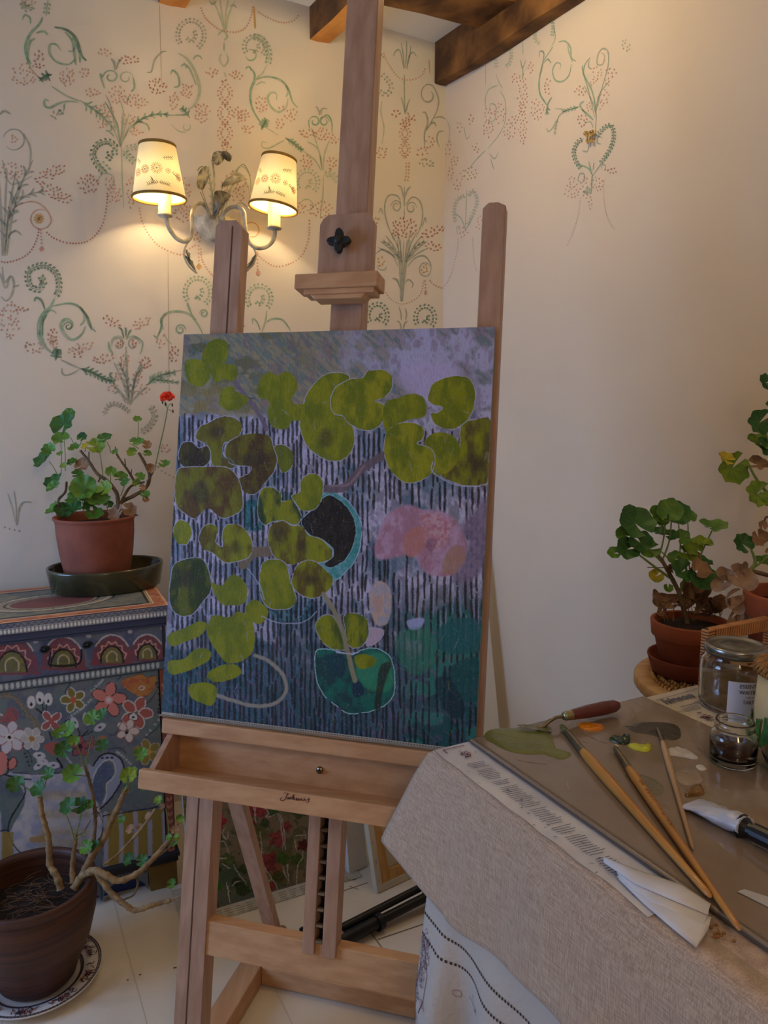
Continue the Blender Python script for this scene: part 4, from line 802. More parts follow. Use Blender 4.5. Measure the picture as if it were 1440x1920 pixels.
for P, w, c in (([(1150, 600), (1150, 640), (1230, 690), (1320, 702), (1380, 690)], 3, OL), ([(330, 640), (300, 590), (262, 575), (270, 540)], 4, (90, 120, 130)), ([(430, 1250), (500, 1276), (600, 1275), (660, 1230)], 2.4, OL), ([(370, 1050), (420, 1120), (440, 1180)], 2.4, OL), ([(690, 1155), (735, 1230), (765, 1300), (785, 1370), (822, 1522)], 19, (132, 126, 100)), ([(350, 1450), (350, 1495)], 3, OL), ([(745, 1400), (790, 1408), (835, 1402)], 4, OL)): R0.stroke(P, w, c, .95, 4)
# short dragged brush marks over leaves and ground
rb = np.random.default_rng(12)
for k in range(420):
    x0, y0 = rb.uniform(0, 1400), rb.uniform(30, 1800); L = rb.uniform(14, 46); a = rb.uniform(-.5, .5) + (1.57 if y0 > 400 else rb.uniform(0, 1.2))
    c = [(140, 140, 20), (70, 74, 8), (120, 110, 30), (60, 44, 18)][k % 4] if k % 3 else [(170, 168, 190), (60, 96, 104), (110, 84, 96)][k % 7 % 3]
    R0.stroke([(x0, y0), (x0 + L * math.cos(a), y0 + L * math.sin(a))], rb.uniform(2.5, 6), c, .34, 3.5, 1, .4, .7)
# loose brush texture
n6 = fbm(X / 4, Y / 11, 77); R0.c *= (.84 + .32 * n6)[:, None]
n7 = fbm(X / 5, Y / 5, 99); R0.wash((150, 150, 170), sm(n7, .68, .8) * .22)
R0.c = np.clip(R0.c * 1.22, 0, 1)
canvas_mat = attr_mat('oil_paint', .62, .5, 260, (1.6, 1, .35), coat=0.0, dist=.0016)
mb = MB().m(mat('primed_canvas_edge', (150, 146, 140), .8)); mb.box(EW(0, 0, .0008), er * CW, eu * CH, em * .020)
pc = mb.build('oil_painting', None, bevel=.0015)
tag(pc, 'large unframed painting of green leaves over dark stripes, standing on the easel', 'painting')
colgrid('painted_surface', P00, er * CW, eu * CH, NU, NV, R0, pc, canvas_mat)
# frayed canvas fold peeping under the painting
mb = MB().m(mat('raw_canvas', (176, 170, 160), .9, bump=.4, bscale=120)); vs = []; N = 90
for i in range(N + 1):
    s = .003 + (CW - .04) * i / N; w = .007 + .003 * mnoise.noise(Vector((i * .13, 0, 0))) + (.004 if 45 < i < 66 else 0)
    vs += [EW(s, .004, -.0022), EW(s, .0035 - w * .45, -.004 - .002 * mnoise.noise(Vector((i * .2, 3, 0)))), EW(s, .001, -.0305 - .001)]
    vs[-1] = EW(s, .0006, -.012 - w)
mb.add(vs, [(3 * i + k, 3 * i + k + 1, 3 * i + k + 4, 3 * i + k + 3) for i in range(N) for k in (0, 1)])
mb.m(M_dark)
for i in range(0, 110):
    s = .03 + i * .005
    if s < CW - .05: ribbon(mb, [EW(s, .0028, -.0046), EW(s + .0026, .0022, -.0052)], .0012, -em, .0012, False)
mb.build('canvas_fold', pc)
# ------------------------------------------------------------------ wall sconce
SP = corner - wn * .13                                   # plane of the arms, 85 mm off the wall
def sp(x, y, o=0.0): return onp(x, y, SP + wn * o, wn)
M_iron = mat('antiqued_cream_metal', (222, 212, 180), .5, c2=(150, 142, 122), vscale=30)
M_irond = mat('tarnished_metal', (112, 106, 92), .45, c2=(160, 152, 130), vscale=40, metal=.4)
M_leafm = mat('pewter_leaf', (92, 88, 78), .5, c2=(140, 132, 112), vscale=50, metal=.3)
M_candle = mat('candle_sleeve', (240, 222, 170), .55, bump=.5, bscale=60, stretch=(1, 1, .1))
M_trim = mat('ochre_braid', (150, 112, 42), .8, var=.2, vscale=60)
m_, nt, b = node_mat('linen_shade')
b.inputs['Base Color'].default_value = (*lin((246, 226, 172)), 1); b.inputs['Roughness'].default_value = .9
tr = nt.nodes.new('ShaderNodeBsdfTranslucent'); tr.inputs[0].default_value = (*lin((250, 226, 160)), 1)
mx = nt.nodes.new('ShaderNodeMixShader'); mx.inputs[0].default_value = .065
nt.links.new(b.outputs[0], mx.inputs[1]); nt.links.new(tr.outputs[0], mx.inputs[2]); nt.links.new(mx.outputs[0], nt.nodes['Material Output'].inputs[0])
tc = nt.nodes.new('ShaderNodeTexCoord'); nz = nt.nodes.new('ShaderNodeTexNoise'); nz.inputs['Scale'].default_value = 60; nt.links.new(tc.outputs['Object'], nz.inputs[0])
rp = nt.nodes.new('ShaderNodeValToRGB'); rp.color_ramp.elements[0].color = (*lin((246, 226, 170)), 1); rp.color_ramp.elements[1].color = (*lin((255, 246, 214)), 1); nt.links.new(nz.outputs[0], rp.inputs[0]); nt.links.new(rp.outputs[0], tr.inputs[0])
M_shade = m_
m_, nt, b = node_mat('glowing_bulb'); b.inputs['Emission Color'].default_value = (1, .82, .5, 1); b.inputs['Emission Strength'].default_value = 30; M_bulb = m_
thr = {k: mat('thread_' + k, c, .9) for k, c in dict(red=(150, 30, 20), orange=(190, 84, 24), yellow=(200, 130, 30), green=(40, 56, 36), violet=(80, 56, 84)).items()}
sc = thing('wall_sconce', sp(410, 430), 'twin-armed cream metal wall sconce with flower leaves and two embroidered shades', 'wall lamp')
mb = MB().m(M_iron); pc0 = onp(404, 412, corner, wn)
vs = []; seg = 24
for i in range(9):
    a = i / 8 * PI / 2; 
    for k in range(seg + 1):
        t = PI + k * PI / seg; rx = pxlen(41, pc0); vs.append(pc0 + wr * math.cos(t) * rx * math.cos(a) + Vector((0, 0, 1)) * math.sin(t) * rx * 1.05 * math.cos(a) - wn * (.012 + .05 * math.sin(a)))
mb.add(vs, [(i * (seg + 1) + k, i * (seg + 1) + k + 1, (i + 1) * (seg + 1) + k + 1, (i + 1) * (seg + 1) + k) for i in range(8) for k in range(seg)], True)
top = [pc0 - wr * pxlen(41, pc0) - wn * .012, pc0 + wr * pxlen(41, pc0) - wn * .012, pc0 + wr * pxlen(41, pc0), pc0 - wr * pxlen(41, pc0)]
mb.prism([pc0 + wr * pxlen(41, pc0) * math.cos(PI + k * PI / 16) + Vector((0, 0, 1)) * pxlen(43, pc0) * math.sin(PI + k * PI / 16) for k in range(17)], -wn * .012)
mb.build('wall_cup', sc)
def arm(pts, o0=.07):
    n = len(pts); P = [sp(x, y, o0 * (i / (n - 1)) ** 1.5) for i, (x, y) in enumerate(spline(pts, 6))] if 0 else None
    q = spline(pts, 6); n = len(q); P = [sp(x, y, o0 * max(0, (i / (n - 1) - .6) / .4)) for i, (x, y) in enumerate(q)]
    mb = MB().m(M_iron); mb.tube(P, [.0058 + .0003 * math.sin(i) for i in range(n)], 10); return mb.build('arm', sc)
arm([(311, 406), (316, 425), (328, 444), (344, 453), (357, 446), (360, 425), (360, 400), (367, 384), (378, 381), (388, 392), (392, 408)])
arm([(516, 430), (514, 446), (504, 460), (486, 466), (470, 458), (462, 440), (459, 415), (456, 395), (444, 388), (430, 390), (420, 402), (418, 412)])
def drop(pts, lv):
    mb = MB().m(M_iron); q = spline(pts, 5); mb.tube([sp(x, y, .02) for x, y in q], .003, 6)
    mb.m(M_leafm)
    for (x, y, x2, y2, w) in lv:
        n = 7; a = sp(x, y, .02); e = sp(x2, y2, .02); s = (e - a).cross(wn).normalized(); L = []; R_ = []
        for i in range(n + 1):
            t = i / n; ww = pxlen(w, a) * math.sin(PI * min(t * 1.15, 1)) * (1 + .35 * (i % 2)); L.append(a.lerp(e, t) + s * ww); R_.append(a.lerp(e, t) - s * ww * .4)
        c = [a.lerp(e, i / n) - wn * .004 for i in range(n + 1)]
        vs = [v for i in range(n + 1) for v in (L[i], c[i], R_[i])]
        mb.add(vs, [(3 * i + k, 3 * i + k + 1, 3 * i + k + 4, 3 * i + k + 3) for i in range(n) for k in (0, 1)], False)
    return mb.build('hanging_leaf', sc, solid=.0008)
drop([(361, 442), (350, 458), (345, 472), (347, 486), (355, 500), (368, 512)], [(346, 478, 370, 513, 5), (348, 468, 357, 489, 4)])
drop([(464, 446), (474, 462), (480, 480), (472, 498), (452, 516)], [(478, 482, 450, 517, 5), (480, 476, 467, 496, 4)])
mb = MB().m(M_iron)
for pts, r in (([(405, 412), (403, 380), (402, 330), (398, 300)], .003), ([(400, 412), (396, 360), (392, 330), (380, 312), (370, 320)], .0016), ([(410, 410), (414, 360), (432, 332), (450, 326), (462, 338)], .0018), ([(412, 410), (428, 350), (452, 330), (466, 350), (470, 385)], .0016), ([(398, 410), (380, 360), (374, 330)], .0014), ([(414, 405), (440, 330), (456, 308), (470, 330)], .0014), ([(396, 410), (384, 380), (376, 360)], .0014), ([(416, 410), (436, 390), (452, 380), (468, 392)], .0014)):
    mb.tube([sp(x, y, .035) for x, y in spline(pts, 6)], r, 6)
mb.build('flower_stems', sc)
def petal_leaf(mt, pts, o, name, push=.012):
    mb = MB().m(mt); q = spline(pts, 4, True); c = sum((Vector(sp(x, y, o)) for x, y in q), Vector()) / len(q) - wn * push
    P = [sp(x, y, o + .006 * math.sin(i * 1.7)) for i, (x, y) in enumerate(q)]; n = len(P); M2 = [p.lerp(c, .5) - wn * push * .2 for p in P]
    mb.add([*P, *M2, c], [(i, (i + 1) % n, n + (i + 1) % n, n + i) for i in range(n)] + [(n + i, n + (i + 1) % n, 2 * n) for i in range(n)], True)
    return mb.build(name, sc, solid=.001)
petal_leaf(M_iron, [(398, 300), (400, 288), (410, 283), (420, 288), (418, 302), (406, 310)], .03, 'tulip_flower')
petal_leaf(M_leafm, [(411, 285), (424, 284), (434, 293), (431, 303), (424, 300), (416, 294)], .025, 'tulip_petal')
petal_leaf(M_irond, [(400, 400), (402, 362), (416, 358), (433, 366), (424, 378), (414, 392), (408, 402)], .02, 'curled_leaf')
petal_leaf(M_iron, [(370, 350), (372, 326), (384, 312), (392, 318), (388, 340), (380, 355)], .035, 'pale_leaf')
petal_leaf(M_iron, [(416, 350), (424, 336), (444, 328), (460, 336), (440, 344)], .035, 'pale_leaf')
def shade(tx, ty, tw, bx, by, bw, ccx, cy0, cy1, lampname):
    T = sp(tx, ty); B = sp(bx, by); ax = (T - B).normalized(); h = (T - B).length; rt = pxlen(tw, T); rb = pxlen(bw, B)
    X = wr.cross(ax).cross(ax) * -1; X = (wr - ax * wr.dot(ax)).normalized(); Yv = ax.cross(X)
    mb = MB().m(M_shade); n = 10
    mb.lathe([(rb + (rt - rb) * i / n, h * i / n) for i in range(n + 1)], B, 48, X=X, Z=ax)
    sh = mb.build('lampshade', sc)
    for hh, rr in ((.003, rb), (h - .003, rt)):
        mb = MB().m(M_trim); mb.lathe([(rr + .0012, hh - .004), (rr + .0024, hh - .002), (rr + .0024, hh + .002), (rr + .0008, hh + .004), (rr - .002, hh + .003), (rr - .002, hh - .003), (rr + .0012, hh - .004)], B, 48, X=X, Z=ax)
        mb.build('braid_trim', sh)
    # embroidery: around the front of the cone
    mb = MB()
    tocam = (CAM - B); a0 = math.atan2(tocam.dot(Yv), tocam.dot(X))
    def cp(u, v):
        """u: metres around from the middle of the visible side, v: height fraction"""
        r = rb + (rt - rb) * v + .0012; a = a0 + u / r; return B + X * r * math.cos(a) + Yv * r * math.sin(a) + ax * h * v
    def st(P, w, m):
        mb.m(thr[m]); q = [cp(*p) for p in P]; c = (q[0] + q[-1]) / 2; nn = ((c - B) - ax * (c - B).dot(ax)).normalized(); ribbon(mb, q, w * 1.05, nn, .0004)
    for cu, cv, r, m1, m2 in ((-.036, .44, .0125, 'red', 'orange'), (-.004, .46, .0155, 'yellow', 'red'), (.026, .43, .008, 'red', 'red'), (-.062, .40, .012, 'orange', 'yellow'), (.06, .36, .012, 'red', 'orange')):
        n = 18 if r > .01 else 9
        for k in range(n):
            a = k * 2 * PI / n; st([(cu + r * .4 * math.cos(a), cv + r * .4 * math.sin(a) / h), (cu + r * math.cos(a), cv + r * math.sin(a) / h)], .0015, m1 if k % 2 else m2)
        for k in range(6):
            a = k * 2 * PI / 6; st([(cu, cv), (cu + r * .25 * math.cos(a), cv + r * .25 * math.sin(a) / h)], .0012, 'violet')
    def sprig(u0, v0, u1, v1, n=6):
        st([(u0, v0), ((u0 + u1) / 2, (v0 + v1) / 2), (u1, v1)], .0008, 'green')
        for k in range(n):
            t = (k + .5) / n; u = u0 + (u1 - u0) * t; v = v0 + (v1 - v0) * t; d = 1 if u1 > u0 else -1
            for s in (-1, 1): st([(u, v), (u + d * .0045, v + s * .005 / h)], .0013, 'green')
    sprig(.0, .2, -.03, .16); sprig(.0, .2, .028, .17); sprig(-.012, .2, -.018, .28, 3); sprig(.012, .66, .04, .7, 5); sprig(.036, .42, .062, .33, 5); sprig(-.05, .58, -.062, .66, 3)
    mb.build('embroidery', sh)
    mb = MB().m(M_candle); c0 = sp(ccx, cy1); c1_ = sp(ccx - (.5 if lampname == 1 else 0), cy0 - 16); r = pxlen(11.5, c0)
    mb.lathe([(.0001, 0), (r * 1.1, 0), (r * 1.12, .003), (r, .005), (r, (c1_ - c0).length), (.0001, (c1_ - c0).length)], c0, 24, Z=(c1_ - c0)); mb.build('candle_sleeve', sc)
    mb = MB().m(M_iron); mb.lathe([(.004, -.008), (r * 1.15, -.003), (r * 1.25, .001), (r * 1.1, .003)], c0, 24, Z=(c1_ - c0)); mb.build('drip_pan', sc)
    bc_ = B + ax * h * .5
    mb = MB().m(M_bulb); mb.lathe([(.0001, -.022), (.009, -.018), (.014, -.004), (.013, .008), (.006, .022), (.0001, .028)], bc_, 20, Z=ax); mb.build('bulb', sc)
    l = D.lights.new('sconce_bulb_light', 'POINT'); l.energy = SCONCE_W; l.color = (1.0, .76, .42); l.shadow_soft_size = .016
    o = D.objects.new('sconce_bulb_light', l); COL.objects.link(o); o.location = bc_ - ax * .012 - sc.matrix_world.translation; o.parent = sc
shade(295, 271, 33, 299, 374, 49, 309, 372, 404, 1)
shade(524, 296, 32, 512, 392, 45, 514, 392, 428, 2)

# ------------------------------------------------------------------ painted cabinet
cr_ = wr; cn = wn                                            # the cabinet stands parallel to the wall
CB = onz(333, 1657, 0); CTOP = onp(316, 1133, CB, cn).z
CWID = .95; CDEP = .33; CL = CB - cr_ * CWID
def CP(a, d, z): return CL + cr_ * a + cn * d + Vector((0, 0, z))
cab = thing('painted_cabinet', CP(CWID / 2, CDEP / 2, 0), 'low wooden cabinet hand-painted with flowers, arches and a white jug on grey-blue', 'cabinet')
M_cab = mat('cabinet_blue', (92, 100, 122), .6, c2=(70, 78, 104), vscale=5)
M_cabd = mat('cabinet_dark', (34, 36, 44), .6)
M_paint = attr_mat('cabinet_paint', .55, .3, 120, dist=.001)
WHT = (196, 196, 198); BLK = (22, 24, 40); ROSE = (158, 84, 78); PINK = (190, 120, 112); OLV = (118, 108, 52); GRB = (112, 124, 130)
def flower(R_, cx, cy, r, n, c, oc=None, cc=None, ow=3, a0=-1.57, ctr=None, sq=1.0, w=.62):
    for k in range(n):
        a = a0 + k * 2 * PI / n; px, py = cx + r * .6 * math.cos(a), cy + r * .6 * sq * math.sin(a); q = []
        for j in range(8):
            t = j * 2 * PI / 8; u = r * .48 * math.cos(t); v = r * w * .55 * math.sin(t); q.append((px + u * math.cos(a) - v * math.sin(a), py + (u * math.sin(a) + v * math.cos(a)) * sq))
        R_.blob(q, c, 4, .95, outline=oc, ow=ow, sm=3, sc=30, seed=int(cx) + k)
    if cc: R_.blob([(cx + r * .26 * math.cos(t), cy + r * .26 * math.sin(t)) for t in (0, 1.05, 2.1, 3.14, 4.2, 5.2)], cc, 3, 1, sm=3)
    if ctr: R_.blob([(cx + r * .13 * math.cos(t), cy + r * .13 * math.sin(t)) for t in (0, 1.3, 2.6, 3.9, 5.2)], ctr, 2, 1, sm=3)
# body
zT = CTOP; zt0 = zT - .028; DTH = .02
mb = MB().m(M_cab); mb.box(CP(0, DTH, .085), cr_ * CWID, cn * (CDEP - DTH), (0, 0, zt0 - .085)); mb.build('body', cab, bevel=.001)
mb = MB().m(M_cab); mb.box(CP(-.02, -.012, zt0), cr_ * (CWID + .03), cn * (CDEP + .02), (0, 0, zT - zt0)); topb = mb.build('top_board', cab, bevel=.003)
def cabgrid(a0, a1, z0, z1, d, res, fn, name, parent, wash):
    P0 = CP(a0, d, z0); U = cr_ * (a1 - a0); V = Vector((0, 0, z1 - z0)); nu = int((a1 - a0) / res); nv = int((z1 - z0) / res)
    gx, gy = gridpx(P0, U, V, nu, nv); R_ = Raster(gx * 4, (gy - 1060) * 4); R_.ua = np.tile(np.linspace(a0, a1, nu + 1), nv + 1); R_.vz = np.repeat(np.linspace(z0, z1, nv + 1), nu + 1)
    n1 = fbm(R_.X / 120, R_.Y / 120, 4); n2 = fbm(R_.X / 12, R_.Y / 24, 6)
    R_.wash(wash[0], 1); R_.wash(wash[1], sm(n1, .42, .6)); R_.wash(wash[2], sm(n2, .55, .75) * .5); R_.warp(5, 18); fn(R_); R_.c *= 1.3
    return colgrid(name, P0, U, V, nu, nv, R_, parent, M_paint)
BLUEW = ((78, 86, 112), (96, 104, 118), (104, 110, 130))
aV0 = .42                                                    # left of this the cabinet is out of the photograph
# frieze with arches (a drawer front)
zD1 = onp(310, 1172, CB, cn).z; zD0 = onp(305, 1236, CB, cn).z; zR0 = onp(305, 1254, CB, cn).z; zM = onp(315, 1152, CB, cn).z
def arches(R_):
    for cx, cy, r, open_ in ((90, 790, 195, 0), (475, 755, 165, 1), (840, 720, 150, 0), (1105, 690, 130, 0), (-270, 820, 190, 0)):
        ring = [(cx + r * math.cos(t), cy + r * 1.32 * math.sin(t)) for t in np.linspace(PI, 2 * PI, 11)]
        R_.blob(ring + [(cx + r, cy + 30), (cx - r, cy + 30)], (128, 66, 72), 5, .9, c2=(104, 70, 84), sc=20, sm=3)
        R_.stroke([p for p in ring][2:-2], 11, WHT, .75, 4)
        rr = r * .78; z = [(cx + rr * (1 if k % 2 else .82) * math.cos(t), cy + rr * 1.3 * (1 if k % 2 else .84) * math.sin(t)) for k, t in enumerate(np.linspace(PI * 1.05, 1.95 * PI, 13))]
        R_.stroke(z, 8, (206, 164, 152), .9, 3, 1)
        ri = r * .56; inn = [(cx + ri * math.cos(t), cy + ri * 1.35 * math.sin(t)) for t in np.linspace(PI, 2 * PI, 9)]
        R_.blob(inn + [(cx + ri, cy + 12), (cx - ri, cy + 12)], (118, 112, 62), 4, 1, c2=(96, 98, 72), sc=30, sm=2); R_.stroke([(cx - ri, cy + 8)] + inn + [(cx + ri, cy + 8)], 13, BLK, .95, 4)
        if open_: R_.stroke([(cx - ri, cy - 4), (cx, cy + 8), (cx + ri, cy - 8)], 8, BLK, .9, 4)
        ru = r * .24; R_.stroke([(cx - ru, cy), (cx - ru, cy - ru * 1.3), (cx, cy - ru * 2.1), (cx + ru, cy - ru * 1.4), (cx + ru, cy - 4)], 10, (176, 172, 150), .9, 4)
    for x, y in ((265, 572), (665, 530), (975, 495), (1222, 472)): R_.blob([(x + 20 * math.cos(t), y + 16 * math.sin(t)) for t in (0, 1.2, 2.5, 3.8, 5)], (170, 172, 178), 4, .9)
    R_.c[:] = R_.c
o_ = cabgrid(aV0, CWID - .012, zD0, zD1, -.0005, .0016, arches, 'drawer_front', cab, BLUEW)
mb = MB().m(M_cab); mb.box(CP(.03, .0005, zD0), cr_ * (CWID - .042), cn * (DTH - .0005), (0, 0, zD1 - zD0)); drw = mb.build('drawer', cab, bevel=.001); o_.parent = drw
mb = MB().m(mat('handle_black', (24, 26, 30), .35))
for x, y in ((335, 632), (655, 598)):
    c = onp(x / 4, 1060 + y / 4, CP(0, -.012, 0), cn)
    mb.tube([c + cr_ * .012 * math.cos(t) * (1 - t * .06) + Vector((0, 0, .009 * math.sin(t) * (1 - t * .06))) for t in np.linspace(0, 9, 24)], .0022, 8); mb.lathe([(.0001, -.004), (.006, 0), (.004, .012)], c, 12, Z=cn)
mb.tube([onp(x / 4, 1060 + y / 4, CP(0, -.014, 0), cn) for x, y in spline([(380, 650), (370, 700), (372, 745), (480, 752), (585, 738), (608, 690), (610, 630)], 5)], .0024, 8)
mb.build('drawer_handle', drw)
# beaded rail, mouldings
def beads(R_):
    n = 46
    for k in range(n):
        a = aV0 + .012 * k; 
        if a > CWID - .02: break
        idx = (np.abs(R_.ua - a) / .0038) ** 2 + (np.abs(R_.vz - (zR0 + zD0) / 2) / .0075) ** 2
        R_.mixin(np.arange(R_.X.size), np.clip(1.6 - idx, 0, 1), R_.col((172, 178, 178))[None, :])
    R_.wash(BLK, ((R_.vz > zD0 - .003) | (R_.vz < zR0 + .002)) * .8)
cabgrid(aV0, CWID, zR0, zD0, -.0035, .0014, beads, 'beaded_rail', cab, ((92, 102, 110), (84, 96, 104), (110, 118, 120)))
mb = MB().m(M_cab); mb.box(CP(0, -.003, zR0), cr_ * CWID, cn * (DTH + .003), (0, 0, zD0 - zR0)); mb.build('rail', cab, bevel=.0005)
mb = MB().m(mat('cabinet_moulding', (64, 74, 104), .5)); mb.box(CP(-.01, -.006, zD1 + .001), cr_ * (CWID + .01), cn * (DTH + .006), (0, 0, (zM - zD1) - .001)); mb.m(M_cabd); mb.box(CP(-.01, -.0065, zD1 + .006), cr_ * (CWID + .01), cn * .001, (0, 0, .002)); mb.m(M_cab); mb.box(CP(0, 0, zM), cr_ * CWID, cn * DTH, (0, 0, zt0 - zM + .0005)); mb.build('moulding', cab, bevel=.002)
def edgebeads(R_):
    for k in range(70):
        a = aV0 + .0085 * k
        d = (np.abs(R_.ua - a) / .0028) ** 2 + (np.abs(R_.vz - (zt0 + .008)) / .005) ** 2; R_.mixin(np.arange(R_.X.size), np.clip(1.6 - d, 0, 1), R_.col((206, 206, 200))[None, :])
        R_.stroke([(0, 0), (0, 1)], .1, BLK)
    z = zt0 + .0205 + .0035 * np.sin(R_.ua * 420); R_.wash((40, 44, 60), (np.abs(R_.vz - z) < .0012) * .8); R_.wash((190, 186, 176), (np.abs(R_.vz - zt0 - .0145) < .0009) * .8)
cabgrid(aV0, CWID + .01, zt0 + .001, zT - .001, -.0126, .0012, edgebeads, 'beaded_edge', topb, ((104, 110, 128), (120, 122, 130), (90, 96, 116)))
# painted top
def topfn():
    a0, a1, d0, d1 = aV0 - .1, CWID + .009, -.011, CDEP + .006; res = .0018; nu = int((a1 - a0) / res); nv = int((d1 - d0) / res)
    P0 = CP(a0, d0, zT + .0006); U = cr_ * (a1 - a0); V = cn * (d1 - d0)
    A_, D_ = np.meshgrid(np.linspace(a0, a1, nu + 1), np.linspace(d0, d1, nv + 1)); R_ = Raster(A_ * 1000, D_ * 1000); n1 = fbm(R_.X / 30, R_.Y / 30, 2)
    R_.wash((124, 122, 108), 1); R_.wash((104, 108, 104), sm(n1, .45, .6))
    xe = (CWID + .009) * 1000; ye0, ye1 = -11, (CDEP + .006) * 1000
    e = np.minimum(np.minimum(R_.Y - ye0, ye1 - R_.Y), xe - R_.X)
    R_.warp(1.5, 8)
    R_.wash((176, 108, 78), (e < 34) * .95); R_.wash((200, 136, 92), (e < 34) * sm(n1, .5, .6) * .7)
    per = np.where(xe - R_.X < np.minimum(R_.Y - ye0, ye1 - R_.Y), R_.Y, R_.X); sca = 24 - 12 * np.abs(np.sin(per / 42 * PI))
    R_.wash((60, 50, 50), (np.abs(e - sca) < 1.2) * .8); R_.wash((206, 190, 170), (np.abs(e - 4) < 1.6) * .7); R_.wash((214, 196, 176), (np.abs(e - 36) < 1.8) * .9); R_.wash((44, 46, 48), (np.abs(e - 44) < 5) * .85); R_.wash((190, 160, 96), (np.abs(e - 40) < 1.6) * (xe - R_.X < 60) * .9)
    cx, cy = 690, 150
    def ell(rx, ry): return np.sqrt(((R_.X - cx) / rx) ** 2 + ((R_.Y - cy) / ry) ** 2)
    R_.wash((150, 140, 122), (ell(150, 84) < 1) * .9); R_.wash((40, 40, 46), (np.abs(ell(150, 84) - 1) < .02) * .9); R_.wash((188, 178, 160), (np.abs(ell(136, 76) - 1) < .03) * .9); R_.wash((50, 46, 50), (np.abs(ell(112, 62) - 1) < .03) * .8); R_.wash((112, 66, 66), (ell(100, 54) < 1) * .95)
    an = np.arctan2((R_.Y - cy) / 60, (R_.X - cx) / 110); R_.wash((52, 50, 54), ((np.abs(np.sin(an * 14)) < .16) & (ell(112, 62) > 1) & (ell(136, 76) < 1)) * .8)
    rr = np.random.default_rng(9)
    for k in range(60):
        x, y = rr.uniform(330, 900), rr.uniform(50, 280)
        if ((x - cx) / 155) ** 2 + ((y - cy) / 90) ** 2 < 1: continue
        R_.stroke([(x, y), (x + 14, y + 8), (x + 26, y - 4), (x + 40, y + 6)], 2.4, (40, 44, 50), .8, 1.5, 4)
    R_.c *= 1.15
    colgrid('painted_top', P0, U, V, nu, nv, R_, topb, M_paint)
topfn()
